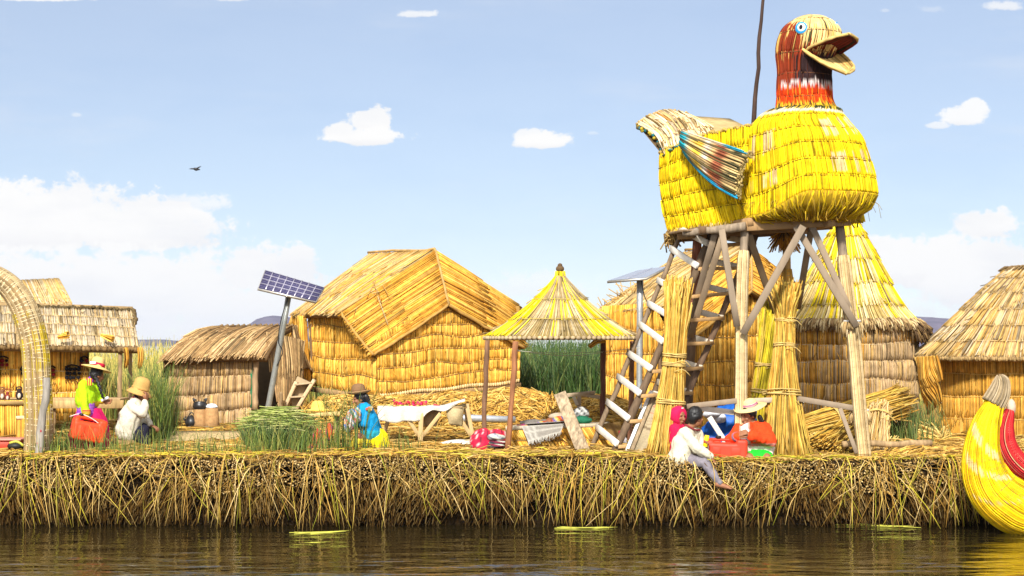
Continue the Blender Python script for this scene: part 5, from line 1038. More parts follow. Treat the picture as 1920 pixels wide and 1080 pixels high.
# reed bench with textiles -----------------------------------------------
bn = thing('reed_bench', 'low reed faced bench under the gazebo loaded with textiles', 'bench', P(1045, 848, 27.7)); b0, b1, b2, b3 = P(948, 801, 27.75), P(1128, 795, 28.05), P(955, 850, 27.75), P(1148, 853, 27.9)
m_ = MB(); thatch(m_, bil(b0, b1, b2, b3), 2, 110, .013, pal(GOLD + ORNG), .0, .02, .03, base=(.25, .15, .05), thick=.05, jit=.006, lean=.05, seam=(.008, (.3, .18, .06))); m_.grid(bil(b1, b1 + A(.3, .8, 0), b3, b3 + A(.3, .8, 0)), 3, 3, (.4, .25, .08)); m_.build('panel', REED, bn)
bk = A(.15, .85, .0); m_ = MB(); m_.grid(bil(b0 + bk, b1 + bk, b0 + A(0, -.03, .01), b1 + A(0, -.03, .01)), 6, 4, (.46, .38, .26), thick=.05); m_.build('seat', WOOD, bn)
m_ = MB(); g0, g1 = P(984, 797, 27.9), P(1062, 792, 28.0); m_.grid(bil(g0 + A(.05, .12, .0), g1 + A(0, .10, .0), g0 + A(0, -.18, .03), g1 + A(0, -.18, .03)), 10, 6, (.22, .20, .18), thick=.012)
fr = bil(P(978, 799, 27.68), P(1058, 794, 27.7), P(990, 828, 27.66), P(1052, 809, 27.68)); m_.grid(fr, 16, 8, lambda u, v: np.where(((u * 8 % 1) < .2)[:, None] | ((v * 5 % 1) < .2)[:, None], A(.40, .38, .33), A(.24, .22, .19)))
e = fr(np.linspace(0, 1, 50), np.ones(50)); m_.reeds(np.stack([e, e - A(0, 0, .03) + rng.normal(0, .008, (50, 3)), e - A(0, 0, .06) + rng.normal(0, .012, (50, 3))], 1), .005, (.42, .40, .35), 4)
tag(m_.build('grey_blanket', CLOTH, loc=P(1020, 800, 27.8)), 'grey checked blanket with fringe hanging over the reed bench', 'blanket')
def lump(name, label, items, group='folded textiles on the reed bench', cat='textile', stripes=None):
    m_ = MB()
    for (px, py, D, rx, ry, rz, col) in items:
        k0 = m_.n; c = P(px, py, D); m_.ell(c, A(rx, ry, rz), col, m=26, k=16); V = m_.V[-1]; 
        for i in range(len(V)):
            q = Vector(V[i] * 7); d = mnoise.noise(q) * .28 + mnoise.noise(q * 2.6) * .16; V[i] = c + (V[i] - c) * (1 + d)
        if stripes is not None: t = (V[:, 0] - c[0]) * stripes[1] + (V[:, 2] - c[2]) * stripes[2]; m_.C[-1] = np.array(stripes[0])[(np.floor(t) % len(stripes[0])).astype(int)]
    return tag(m_.build(name, CLOTH, loc=P(items[0][0], items[0][1] + 8, items[0][2]), smooth=True), label, cat, group)
lump('textile', 'dark grey folded cloth at the left of the bench top', [(1000, 793, 28.3, .20, .14, .05, (.17, .15, .13)), (1025, 793, 28.4, .12, .12, .05, (.2, .17, .14))])
lump('textile', 'purple red striped cloth lying on the bench left of the plank', [(990, 798, 28.05, .17, .1, .03, (.28, .03, .13))], stripes=([(.30, .03, .14), (.45, .08, .05), (.10, .03, .16), (.5, .3, .1)], 40, 10))
lump('textile', 'yellow and red patterned cloth beside the brown one on the bench', [(1018, 796, 28.05, .10, .1, .05, (.5, .38, .06)), (1047, 790, 28.1, .10, .1, .075, (.45, .03, .03))], stripes=([(.5, .36, .05), (.42, .04, .03), (.45, .12, .03), (.06, .08, .3), (.5, .4, .2)], 34, 26))
lump('textile', 'brown cloth roll in the middle of the bench top', [(1032, 791, 28.2, .09, .1, .06, (.28, .11, .05))])
lump('textile', 'black and white patterned cloth heaped right of the big plank', [(1088, 775, 28.4, .14, .12, .09, (.3, .3, .28)), (1076, 783, 28.5, .12, .12, .09, (.05, .05, .05))], stripes=([(.55, .54, .50), (.05, .05, .05), (.35, .34, .32)], 30, 30))
lump('textile', 'dark green cloth under the black and white one', [(1090, 787, 28.2, .14, .12, .055, (.02, .13, .07))])
lump('textile', 'beige draped cloth at the top left of the plank', [(1045, 781, 28.6, .14, .1, .055, (.45, .36, .26))])
sb = thing('striped_bundle', 'red and white striped carrying cloth full of folded textiles by the gazebo pole', 'bundle', P(915, 848, 27.7))
def into(o, parent):
    o.parent = parent; d = ORIG[o.name] - ORIG[parent.name]; o.location = d
    for k in ('label', 'category', 'group'):
        if k in o: del o[k]
    return o
into(lump('wrapping_cloth', '', [(904, 830, 27.75, .16, .16, .17, (.5, .03, .06)), (930, 818, 27.95, .17, .12, .10, (.5, .03, .06))], stripes=([(.58, .02, .05), (.58, .02, .05), (.60, .45, .42), (.45, .01, .04), (.58, .03, .06), (.15, .02, .04)], 62, 9)), sb)
into(lump('folded_cloth', '', [(931, 820, 27.62, .13, .10, .05, (.40, .42, .44))], stripes=([(.45, .46, .47), (.2, .2, .25), (.5, .5, .4)], 20, 40)), sb)
into(lump('folded_cloth', '', [(934, 830, 27.6, .13, .10, .035, (.20, .02, .04)), (930, 836, 27.56, .12, .1, .035, (.5, .52, .42))], stripes=([(.18, .02, .04), (.5, .52, .42), (.03, .03, .04)], 8, 40)), sb)
into(lump('folded_cloth', '', [(936, 846, 27.55, .14, .1, .03, (.03, .03, .035))]), sb)

# planks, sign board, bundles -----------------------------------------------
GRAIN = mat('split_wood', .9, .1, 30, .6, .6, (1, 1, .12), bump_dist=.008)
pk = thing('plank_frame', 'weathered grey plank leaning over the bench with a rough rail behind it', 'planks', P(1100, 852, 27.2))
plank('leaning_plank', pk, P(1050, 738, 27.5), P(1097, 858, 27.0), .17, .055, (.36, .27, .17), (0, 1, 0), GRAIN); plank('leaning_plank', pk, P(1060, 746, 27.56), P(1107, 856, 27.06), .07, .09, (.26, .19, .11), (0, 1, 0), GRAIN)
plank('rail', pk, P(1058, 742, 27.7), P(1112, 736, 29.5), .07, .05, (.44, .34, .22)); plank('rail', pk, P(1084, 738, 29.5), P(1130, 746, 29.4), .06, .05, (.46, .35, .22)); plank('stake', pk, P(1086, 738, 29.5), P(1086, 800, 29.5), .06, .05, (.40, .30, .2), (0, 1, 0)); plank('brace', pk, P(1074, 740, 29.45), P(1083, 760, 29.45), .05, .04, (.55, .46, .34), (0, 1, 0))
sg = thing('sign_board', 'leaning stained board with faded red lettering in a white edged frame', 'sign', P(1205, 852, 27.3)); q00, q10, q01, q11 = P(1222, 737, 27.65), P(1268, 744, 27.75), P(1174, 854, 27.15), P(1240, 858, 27.2); Sg = bil(q00, q10, q01, q11)
ny = normals(Sg, np.array([.5]), np.array([.5]))[0]
m_ = MB(); stn = lambda u, v: np.where((np.abs(v - .56 + .02 * np.sin(u * 9)) < .02)[:, None], A(.20, .15, .09), A(.42, .34, .21)) * (1 - .45 * np.clip((v - .55) * 3, 0, 1) * (.3 + .7 * wn(61, u * 1. + v * .6, 9)))[:, None]
m_.grid(Sg, 40, 50, stn); m_.grid(lambda u, v: Sg(u, v) - ny * .02, 3, 3, (.3, .24, .15)); m_.build('board', CLOTH, sg)
m_ = MB(); m_.beam(q00 + A(-.02, -.02, .01), q01 + A(-.02, -.02, 0), .045, .05, (.80, .79, .76), (0, 1, 0)); m_.beam(q00 + A(-.02, 0, .02), q10, .04, .04, (.7, .67, .6), (0, 1, 0)); m_.build('white_edge', WOOD, sg)
m_ = MB(); m_.beam(q00 + A(.04, -.01, 0), q01 + A(.045, -.01, 0), .05, .05, (.30, .22, .13), (0, 1, 0)); m_.build('frame', WOOD, sg)
m_ = MB()                                            # faded, unreadable lettering: three red lines, thin brown lines below
for v, u0, u1, hh, c in ((.085, .30, .80, .045, (.48, .15, .09)), (.20, .24, .85, .05, (.50, .20, .13)), (.31, .22, .80, .03, (.50, .20, .12)), (.39, .24, .5, .008, (.30, .2, .12)), (.44, .22, .55, .008, (.3, .2, .12)), (.49, .22, .48, .008, (.3, .2, .12))):
    u = u0
    while u < u1:
        w_ = rng.uniform(.03, .07); S2 = bil(*[Sg(np.array([a]), np.array([b]))[0] + ny * .003 for a, b in ((u, v - hh / 2), (u + w_, v - hh / 2), (u, v + hh / 2), (u + w_, v + hh / 2))])
        if hh > .02:
            for seg in range(rng.integers(2, 4)):
                a = rng.random(2) * .7; m_.grid(lambda uu, vv: S2(a[0] + np.asarray(uu) * .3, np.asarray(vv) * rng.uniform(.98, 1.0)) , 2, 2, c) if seg % 2 == 0 else m_.grid(lambda uu, vv: S2(np.asarray(uu), a[1] + np.asarray(vv) * .25) + ny * .001, 2, 2, c)
        else: m_.grid(S2, 2, 2, c)
        u += w_ + .015
m_.build('lettering', CLOTH, sg)
bt2 = thing('bottle', 'small plastic bottle with red cap behind the stair foot', 'bottle', P(1166, 850, 28.4)); m_ = MB(); m_.lathe([(.01, 0), (.075, 0), (.08, .1), (.075, .2), (.04, .26), (.03, .27)], P(1166, 850, 28.4), (.62, .58, .6), 18); m_.build('body', PLASTIC, bt2, smooth=True); m_ = MB(); m_.lathe([(.045, .24), (.05, .25), (.048, .32), (.01, .325)], P(1166, 850, 28.4), (.58, .03, .06), 16); m_.build('cap', PLASTIC, bt2)
def bundle(label, path, R, n, rad, pl, ties, group, spread=None, name='reed_sheaf'):
    root = thing(name, label, 'reed sheaf', path[0], group); pth = spline(path, 16); Rr = np.interp(np.linspace(0, 1, 16), np.linspace(0, 1, len(R)), R)
    m_ = MB(); T = unit(np.gradient(pth, axis=0)); X = unit(np.cross(T, A(0, 1, 0))); Y = np.cross(T, X)
    th = rng.uniform(0, 6.3, n); q = np.sqrt(rng.random(n)); th2 = th + rng.normal(0, .5, n)
    k = 16; w = np.linspace(0, 1, k)[None]; tt = th[:, None] * (1 - w) + th2[:, None] * w; rr = q[:, None] * Rr[None] * (1 + rng.normal(0, .05, (n, k)))
    p = pth[None] + rr[..., None] * (np.cos(tt)[..., None] * X + np.sin(tt)[..., None] * Y); cut = rng.uniform(.86, 1.0, n); idx = (np.linspace(0, 1, 9)[None] * cut[:, None] * (k - 1)); i0 = np.floor(idx).astype(int).clip(0, k - 2); f = (idx - i0)[..., None]; r_ = np.arange(n)[:, None]
    p = p[r_, i0] * (1 - f) + p[r_, i0 + 1] * f; p[:, -1] += rng.normal(0, .03, (n, 3)); p[:, 0] += rng.normal(0, .02, (n, 3)) * A(1, 1, .3)
    m_.reeds(p, rad * (1 + rng.normal(0, .2, n)).clip(.5, 1.6), pl(th / 6.3, 0), 4); m_.build('stalks', REED, root)
    for t in ties:
        m_ = MB(); rings(m_, pth, Rr * 1.06, [t, t + .008, t + .018], .010, (.60, .42, .14), m=20, tilt=.05)
        c = pth[int(t * 15)]; m_.tube(spline([c + A(.0, -Rr[8] - .02, 0), c + A(.12, -Rr[8] - .05, .03), c + A(.22, -Rr[8], -.06)], 6), .006, (.6, .42, .14), 4); m_.build('tie', REED, root)
SHF = pal([(.53, .32, .06), (.48, .27, .04), (.58, .38, .095), (.38, .2, .03), (.50, .35, .065)], .16, .12)
bundle('tall straight sheaf of golden reeds standing behind the child in red', [P(1247, 858, 26.95), P(1258, 745, 27.0), P(1265, 660, 27.0), P(1273, 520, 27.05)], [.27, .20, .145, .15, .19], 420, .0085, SHF, (.58, .64, .3), 'reed sheaves standing round the tower')
bundle('tall flared sheaf of golden reeds standing right of the woman in orange', [P(1474, 862, 27.1), P(1470, 760, 27.2), P(1470, 665, 27.25), P(1472, 600, 27.3), P(1473, 528, 27.3)], [.37, .24, .14, .125, .21], 520, .0085, SHF, (.55, .74, .3), 'reed sheaves standing round the tower')
bundle('yellow green sheaf leaning between the wrapped pole and the flared sheaf', [P(1418, 800, 28.4), P(1432, 700, 28.4), P(1447, 560, 28.4)], [.15, .13, .15], 200, .009, pal([(.60, .48, .03), (.52, .40, .02), (.62, .42, .08)]), (.35, .55), 'reed sheaves standing round the tower')
bundle('sheaf lying with its butt ends fanned out below the handrail', [P(1548, 862, 27.3), P(1592, 815, 27.8), P(1630, 772, 28.6)], [.40, .24, .12], 460, .0085, SHF, (.75,), 'reed sheaves lying beside the right tower leg')
bundle('long golden sheaf lying across the others towards the round hut', [P(1496, 806, 28.4), P(1580, 784, 28.7), P(1700, 750, 29.4)], [.17, .22, .24], 420, .0085, SHF, (.4,), 'reed sheaves lying beside the right tower leg')
bundle('pale upright sheaf behind the right tower leg', [P(1640, 858, 27.5), P(1645, 800, 27.6), P(1650, 760, 27.8)], [.20, .17, .14], 200, .0085, pal(PALE), (.7,), 'reed sheaves lying beside the right tower leg')
heap('straw_heap', 'loose golden straw behind the log at the right', [(1690, 822, 30.0, .6, .5, .20, .5), (1570, 838, 28.6, .7, .5, .20, .5)], 2000, .009, [(.60, .42, .12), (.52, .34, .08), (.66, .5, .18), (.4, .25, .07)], (.25, .7), (.3, .5), .3)
heap('straw_heap', 'flattened straw mound under the yellow boat prow side of the island', [(1760, 862, 27.2, .8, .4, .16, 1)], 1000, .008, SH, (.2, .6), (.3, .6), .2)
m_ = MB(); m_.log(P(1580, 833, 26.95), P(1745, 831, 27.5), .045, np.array((.36, .24, .12)), .05, 9); tag(m_.build('log', WOOD, loc=P(1660, 838, 27.2), smooth=True), 'bare round log lying past the foot of the right tower leg', 'log')
# blue tarpaulin heap behind the people
m_ = MB(); c = P(1362, 802, 27.7)
for (px, py, rx, ry, rz, col) in ((1372, 800, .30, .28, .30, (.01, .10, .42)), (1345, 815, .22, .25, .2, (.01, .09, .40)), (1395, 775, .16, .2, .14, (.01, .12, .46))):
    c = P(px, py, 27.7); m_.ell(c, A(rx, ry, rz), col, m=44, k=28); V = m_.V[-1]
    for i in range(len(V)): q = Vector(V[i] * 4); V[i] = c + (V[i] - c) * (1 + .30 * abs(mnoise.noise(q)) + .22 * mnoise.noise(q * 2.7) + .10 * mnoise.noise(q * 6))
tag(m_.build('tarpaulin', PLASTIC, loc=P(1362, 830, 27.7), smooth=True), 'crumpled bright blue tarpaulin heaped behind the red jerrycan', 'tarpaulin')
lump('white_cloth', 'crumpled white cloth on the blue tarpaulin beside the rail', [(1335, 776, 27.3, .12, .10, .07, (.62, .64, .68)), (1350, 784, 27.35, .09, .1, .07, (.6, .62, .66))], None, 'cloth')
# bird far off in the sky
bd = thing('bird', 'small dark bird gliding in the sky above the left hut roofs', 'bird', P(366, 316, 90)); D = 90; m_ = MB(); c = P(367, 316.5, D)
m_.tube([P(375, 318, D), P(371.5, 318, D), P(368, 317.5, D), P(364, 316.5, D), P(362, 316.2, D)], [.02, .035, .075, .055, .015], (.012, .012, .014), 10); m_.build('body', HAIR, bd, smooth=True)
for tip_, mid in (((354, 316.8), (360, 316.4)), ((376.5, 311.5), (371.5, 314.5))):
    m_ = MB(); o = [P(366.5, 316, D), P(*mid, D) + A(0, 0, .03), P(*tip_, D), P(*mid, D) - A(0, 0, .03), P(368.5, 317.3, D)]; m_.prism([p + A(0, -.02, 0) for p in o], A(0, .04, 0), (.012, .012, .014)); m_.prism([p + A(.0, .12, .01) for p in o], A(0, .03, 0), (.012, .012, .014)); m_.build('wing', HAIR, bd)
# ------------------------------------------------------------------ people
def cap_pts(mb, pts, rad, m=14, flat=1.):
    """closed round-ended tapered limb"""
    pts = [np.asarray(p, float) for p in pts]; rad = list(np.broadcast_to(rad, (len(pts),)).astype(float)); d0 = unit(pts[0] - pts[1]); d1 = unit(pts[-1] - pts[-2])
    P0 = []; R0 = []
    for a in (80, 50, 22): t = math.radians(a); P0.append(pts[0] + d0 * rad[0] * math.sin(t)); R0.append(rad[0] * math.cos(t))
    P1 = []; R1 = []
    for a in (22, 50, 80): t = math.radians(a); P1.append(pts[-1] + d1 * rad[-1] * math.sin(t)); R1.append(rad[-1] * math.cos(t))
    mb.tube(np.array(P0 + pts + P1), R0 + rad + R1, (0, 0, 0), m, 0, flat)
def fuse(name, mb, voxel, material, parent, colfn, smooth_it=2, disp=None):
    tmp = mb.build('tmp_' + name, material, None); md = tmp.modifiers.new('r', 'REMESH'); md.mode = 'VOXEL'; md.voxel_size = voxel; md.use_smooth_shade = True
    if smooth_it: sm = tmp.modifiers.new('s', 'SMOOTH'); sm.iterations = smooth_it; sm.factor = .5
    dg = bpy.context.evaluated_depsgraph_get(); dg.update(); me = bpy.data.meshes.new_from_object(tmp.evaluated_get(dg)); om = tmp.data; bpy.data.objects.remove(tmp); bpy.data.meshes.remove(om)
    n = len(me.vertices); V = np.empty(n * 3, np.float32); me.vertices.foreach_get('co', V); V = V.reshape(-1, 3).astype(float)
    if disp is not None:
        Nn = np.empty(n * 3, np.float32); me.vertices.foreach_get('normal', Nn); Nn = Nn.reshape(-1, 3); V = V + Nn * disp(V)[:, None]
    c = colfn(V) if callable(colfn) else np.tile(np.asarray(colfn, float), (n, 1)); V2 = V - ORIG[parent.name]
    me.vertices.foreach_set('co', V2.astype(np.float32).ravel())
    for a in list(me.attributes):
        if a.name == 'Col': me.attributes.remove(a)
    at = me.attributes.new('Col', 'FLOAT_COLOR', 'POINT'); at.data.foreach_set('color', np.concatenate([np.clip(c, 0, 1), np.ones((n, 1))], 1).astype(np.float32).ravel())
    me.polygons.foreach_set('use_smooth', np.ones(len(me.polygons), bool)); me.materials.clear(); me.materials.append(material); me.name = name; me.update()
    ob = bpy.data.objects.new(name, me); COL.objects.link(ob); ob.parent = parent; ORIG[ob.name] = ORIG[parent.name]; return ob
def folds(amp, f, seed=0): return lambda V: np.array([amp * (mnoise.noise(Vector((p[0] * f + seed, p[1] * f, p[2] * f * .6))) + .5 * mnoise.noise(Vector((p[0] * f * 2.4, p[1] * f * 2.4 + seed, p[2] * f * 1.5)))) for p in V])
def basis(f, up=(0, 0, 1)):
    f = unit(f); s = unit(np.cross(f, A(*up))); u = np.cross(s, f); return s, f, u          # side (its right hand), forward, up
SKC = A(.27, .115, .055)
def head(mb, c, f, s=1., up=(0, 0, 1)):
    sd, f, u = basis(f, up); M = np.stack([sd, f, u], 1); q = lambda a, b, d: c + (sd * a + f * b + u * d) * s
    mb.ell(q(0, -.012, .03), A(.074, .092, .088) * s, (0, 0, 0), M, 20, 14); mb.ell(q(0, .018, -.035), A(.058, .066, .080) * s, (0, 0, 0), M, 18, 12); mb.ell(q(0, .050, -.085), A(.030, .028, .026) * s, (0, 0, 0), M, 12, 8)
    cap_pts(mb, [q(0, .080, .018), q(0, .096, -.010), q(0, .104, -.028)], A(.010, .013, .017) * s, 8); mb.ell(q(.0, .086, -.066), A(.024, .012, .010) * s, (0, 0, 0), M, 12, 8)
    for g in (-1, 1): mb.ell(q(g * .034, .066, -.022), A(.024, .020, .022) * s, (0, 0, 0), M, 10, 8); mb.ell(q(g * .074, -.008, -.012), A(.010, .020, .030) * s, (0, 0, 0), M, 10, 8); mb.ell(q(g * .030, .078, .026), A(.026, .012, .009) * s, (0, 0, 0), M, 10, 8)
    spots = [(q(g * .030, .088, .008), .014 * s, A(.02, .012, .01)) for g in (-1, 1)] + [(q(g * .030, .088, .030), .012 * s, A(.05, .025, .015)) for g in (-1, 1)] + [(q(x, .097, -.067), .012 * s, A(.26, .07, .05)) for x in (-.014, 0, .014)]
    return spots
def hand(mb, w, d, pn, s=1., curl=.5, thumb=1):
    """palm and five fingers from wrist w along d; pn = palm normal (fingers curl to it); thumb side +1/-1"""
    d = unit(d); pn = unit(np.asarray(pn) - d * (d @ np.asarray(pn))); sdv = np.cross(d, pn); k = 1.08 * s
    for j in (-.028, -.010, .010, .028): cap_pts(mb, [w, w + d * .045 * k + sdv * j * .8 * k, w + d * .085 * k + sdv * j * k], A(.016, .014, .012) * k, 8)
    for j, L in ((-.030, .062), (-.010, .078), (.010, .082), (.030, .070)):
        a = w + d * .088 * k + sdv * j * k * 1.1; p = [a]; an = curl * .35; 
        for seg in (.42, .33, .25): dd = d * math.cos(an) + pn * math.sin(an) + sdv * j * 1.2; p.append(p[-1] + unit(dd) * L * seg * k); an += curl * .9
        cap_pts(mb, p, A(.0095, .0088, .008, .0065) * k, 8)
    a = w + d * .03 * k + sdv * thumb * .026 * k; b = a + (d * .6 + sdv * thumb * .7 + pn * .3) * .035 * k; cap_pts(mb, [a, b, b + unit(d * .9 + sdv * thumb * .15 + pn * .5) * .035 * k], A(.013, .011, .008) * k, 8)
def skinfn(spots):
    def f(V):
        c = np.tile(SKC, (len(V), 1)) * (1 + .0 * V[:, :1])
        for p, r, col in spots: d = np.linalg.norm(V - p, axis=1); w = np.clip((r - d) / (r * .5), 0, 1)[:, None]; c = c * (1 - w) + col * w
        return c
    return f
def person(label, cat, base, J, s=1., face=(1, 0, 0), hands=(), feet=(), up=(0, 0, 1), vox=.0085):
    root = thing('person', label, cat, base); m = MB(); sp = head(m, J['head'], face, s * 1.05, up); cap_pts(m, [J['head'] - A(0, 0, .05) * s, J['neck']], A(.045, .052) * s)
    tr = lambda a, b, ra, rb: cap_pts(m, [a, (np.asarray(a) + b) / 2, b], [ra * s, (ra + rb) / 2 * s, rb * s])
    sh = (J['shL'] - J['shR']) * .42
    for g in (-1, 1): tr(J['neck'] - A(0, 0, .1) * s + sh * g * .7, J['pelvis'] + sh * g * .6, .095, .105)
    tr(J['shL'], J['shR'], .055, .055)
    for k in 'LR':
        tr(J['sh' + k], J['el' + k], .050, .040); tr(J['el' + k], J['wr' + k], .038, .026)
        if 'hip' + k in J: tr(J['hip' + k], J['kn' + k], .080, .055); tr(J['kn' + k], J['an' + k], .052, .034)
    for h in hands: hand(m, *h[:3], s=s * (h[5] if len(h) > 5 else 1), curl=h[3], thumb=h[4])
    for a, d in feet:
        d = unit(d); sdv = unit(np.cross(d, A(0, 0, 1))); cap_pts(m, [a - d * .03 * s - A(0, 0, .02) * s, a + d * .06 * s - A(0, 0, .03) * s, a + d * .13 * s - A(0, 0, .045) * s], A(.036, .034, .026) * s)
        for i in range(5): cap_pts(m, [a + d * .12 * s + sdv * (i - 2) * .016 * s - A(0, 0, .047) * s, a + d * (.175 - .008 * abs(i - 1.5)) * s + sdv * (i - 2) * .018 * s - A(0, 0, .052) * s], A(.012, .010) * s, 8)
    fuse('body', m, vox, SKIN, root, skinfn(sp), 1); return root
def jacket(name, root, J, s, col, extra=(), belly=.14, arm=.062, cuff=.052, disp=.012, vox=.012, fold=9, top=None, bottom=None):
    m = MB(); sh = (J['shL'] - J['shR']) * .42; b = J['pelvis'] if bottom is None else bottom
    for g in (-1, 1): cap_pts(m, [J['neck'] - A(0, 0, .085) * s + sh * g * .62, (J['neck'] + b) / 2 + sh * g * .65, b + sh * g * .62], A(.115, belly * .95, belly) * s, 16)
    cap_pts(m, [J['shL'], J['shR']], .072 * s); cap_pts(m, [J['neck'] - A(0, 0, .06) * s, J['neck'] - A(0, 0, .01) * s], A(.085, .062) * s)
    for k in 'LR': cap_pts(m, [J['sh' + k], (J['sh' + k] * .5 + J['el' + k] * .5), J['el' + k]], A(.075, .070, arm) * s, 14); cap_pts(m, [J['el' + k], J['wr' + k] * .92 + J['el' + k] * .08], A(arm, cuff) * s, 14)
    for e in extra: cap_pts(m, *e)
    return fuse(name, m, vox, CLOTH, root, col, 2, folds(disp, fold, hash(name) % 50))
def skirt(name, root, c, top, rx, ry, bot, col, pleats=22, amp=.05, M=None, mat_=None, bulge=1.25):
    m = MB(); th = np.linspace(0, 2 * math.pi, 121)[:-1]; V = []; C = []; k = 14
    for i in range(k):
        t = i / (k - 1); e = np.interp(t, [0, .25, .6, 1], [.55, .86, 1.0, 1.0]); w = 1 + amp * t * np.sin(pleats * th + 2 * np.sin(3 * th)) + .03 * np.sin(5 * th + i * .3)
        V.append(np.stack([c[0] + rx * e * w * np.cos(th), c[1] + ry * e * w * np.sin(th), np.full(120, top + (bot - top) * t) + .01 * np.sin(th * 7)], 1)); C.append(np.tile(col(t) if callable(col) else col, (120, 1)))
    f = np.array([(i * 120 + j, i * 120 + (j + 1) % 120, (i + 1) * 120 + (j + 1) % 120, (i + 1) * 120 + j) for i in range(k - 1) for j in range(120)]); m.raw(np.concatenate(V), f, np.concatenate(C)); m.L.append(np.arange(120)[::-1]); m.S.append(np.array([120]))
    return m.build(name, mat_ or CLOTH, root, smooth=True)
def hat(root, c, f, up, R, r, h, col, band=None, dome=.5, droop=.02, name='hat', bandh=.03, curl=0.):
    s_, f_, u_ = basis(f, up); M = np.stack([s_, f_, unit(u_)], 1); pr = [(.01, -.012), (r, -.012), (R * .85, -.012 - droop * .5), (R, -droop + curl), (R, -droop + .012 + curl), (R * .85, .004 - droop * .4), (r * 1.06, .010), (r * 1.0, h * .35), (r * .96, h * .62), (r * .80, h * .86), (r * .5, h * .98), (.005, h)]
    m = MB(); m.lathe(pr, c, np.array(col), 36, M, .03); o = m.build(name, HATM, root, smooth=True)
    if band is not None: m = MB(); m.lathe([(r * 1.075, .008), (r * 1.08, .012 + bandh), (r * 1.02, .014 + bandh)], c, band, 36, M, .03); m.build('hat_band', CLOTH, o, smooth=True)
    return o
def band_at(name, root, a, b, r, col, w=.03):
    m = MB(); d = unit(np.asarray(b) - a); x = unit(np.cross(d, A(0, .9, .4))); y = np.cross(d, x); M = np.stack([x, y, d], 1); cols = np.array(col, float); cols = cols if cols.ndim == 2 else np.tile(cols, (4, 1))
    m.lathe([(r * .96, -w), (r, -w * .9), (r, w * .9), (r * .96, w)], a, cols[:4], 20, M); return m.build(name, CLOTH, root, smooth=True)
def braid(root, pts, r, name='braid'):
    m = MB(); p = spline(pts, 26)
    for i, q in enumerate(p): m.ell(q + A(.008 * math.sin(i * 1.6), 0, 0), A(r, r, r * 1.25) * (1 - .4 * i / 26), (.012, .010, .010), m=10, k=8)
    m.build(name, HAIR, root, smooth=True)
def hair(root, c, f, s, col=(.010, .009, .009), back=1., up=(0, 0, 1), low=-.02):
    sd, f, u = basis(f, up); M = np.stack([sd, f, u], 1); m = MB(); q = lambda a, b, d: c + (sd * a + f * b + u * d) * s
    cap = MB(); cap.ell(q(0, -.018, .040), A(.086, .098, .092) * s, col, M, 20, 14); cap.ell(q(0, -.05, .0), A(.078, .064, .085) * s * back, col, M, 20, 14)
    for g in (-1, 1): cap.ell(q(g * .07, -.02, .02), A(.022, .05, .055) * s, col, M, 12, 10)
    return fuse('hair', cap, .009, HAIR, root, np.array(col), 1, folds(.006, 60))

# 1 woman in green, walking right with a jerrycan
D = 27.7; jp = lambda px, py, d=0.: P(px, py, D + d)
J = dict(head=jp(182, 703, .0), neck=jp(168, 716, .02), pelvis=jp(163, 778, .0), shL=jp(176, 722, .17), shR=jp(157, 722, -.15), elL=jp(190, 748, .16), wrL=jp(194, 752, .05), elR=jp(158, 754, -.20), wrR=jp(162, 779, -.22), hipL=jp(168, 782, .09), hipR=jp(158, 782, -.09), knL=jp(178, 815, .1), knR=jp(160, 815, -.08), anL=jp(186, 850, .1), anR=jp(160, 850, -.08))
wg = person('woman in lime green jacket, pink skirt and red banded straw hat, standing with a jerrycan', 'person', A(J['pelvis'][0], D, G - .05), J, .93, (.75, .62, -.30), [(J['wrR'], A(.15, .1, -1), A(.6, .6, 0), 1.1, 1), (J['wrL'], A(.9, -.2, -.1), A(0, -.6, .4), .8, 1)], [(J['anL'], A(1, .2, 0)), (J['anR'], A(1, .1, 0))], (.35, .15, 1))
J2 = dict(J); J2['wrL'] = J['wrL'] * .8 + J['elL'] * .2
def gc(V): c = np.tile(A(.40, .68, .012), (len(V), 1)); z = V[:, 2]; m_ = z < jp(0, 752)[2]; c[m_ & (V[:, 1] > D - .14)] = A(.62, .50, .03); return c
jk = jacket('jacket', wg, J2, .93, gc, bottom=jp(163, 752), belly=.150, disp=.020, arm=.066)
band_at('cuff', wg, J['wrR'] + A(0, 0, .05), J['wrR'], .060, [(.55, .42, .03), (.45, .04, .03), (.55, .42, .03), (.5, .05, .04)], .035)
m = MB()
for i, c_ in enumerate(((.42, .05, .03), (.65, .55, .05), (.42, .05, .03), (.65, .55, .05), (.42, .05, .03))): m.rbox(jp(164 + i * 1.9, 716, -.235), (.014, .012, .10), c_, bev=.002)
m.build('shoulder_patch', CLOTH, wg)
m = MB()
for g in (-1, 1): cap_pts(m, [jp(163, 752) + A(.0, .075 * g, .02), jp(163, 776) + A(.0, .08 * g, 0)], A(.118, .128), 16)
fuse('waist_wrap', m, .012, CLOTH, wg, lambda V: np.where((np.sin(V[:, 2] * 160) > .2)[:, None], A(.24, .05, .42), A(.36, .12, .50)), 1, folds(.008, 12))
skirt('skirt', wg, jp(167, 800, .02), jp(0, 766)[2], .285, .25, jp(0, 855)[2], lambda t: A(.52, .012, .10) if t < .8 else A(.42, .02, .06), 18, .06)
hat(wg, jp(182, 688, .0), (.75, .62, -.28), (.20, .1, 1), .212, .096, .145, (.66, .46, .16), [(.50, .02, .05), (.52, .02, .05), (.5, .02, .05)], droop=.035, bandh=.045)
m = MB(); m.rbox(jp(174, 680, -.10), (.085, .012, .035), (.55, .5, .62), bev=.003); m.build('hat_ribbon', CLOTH, wg)
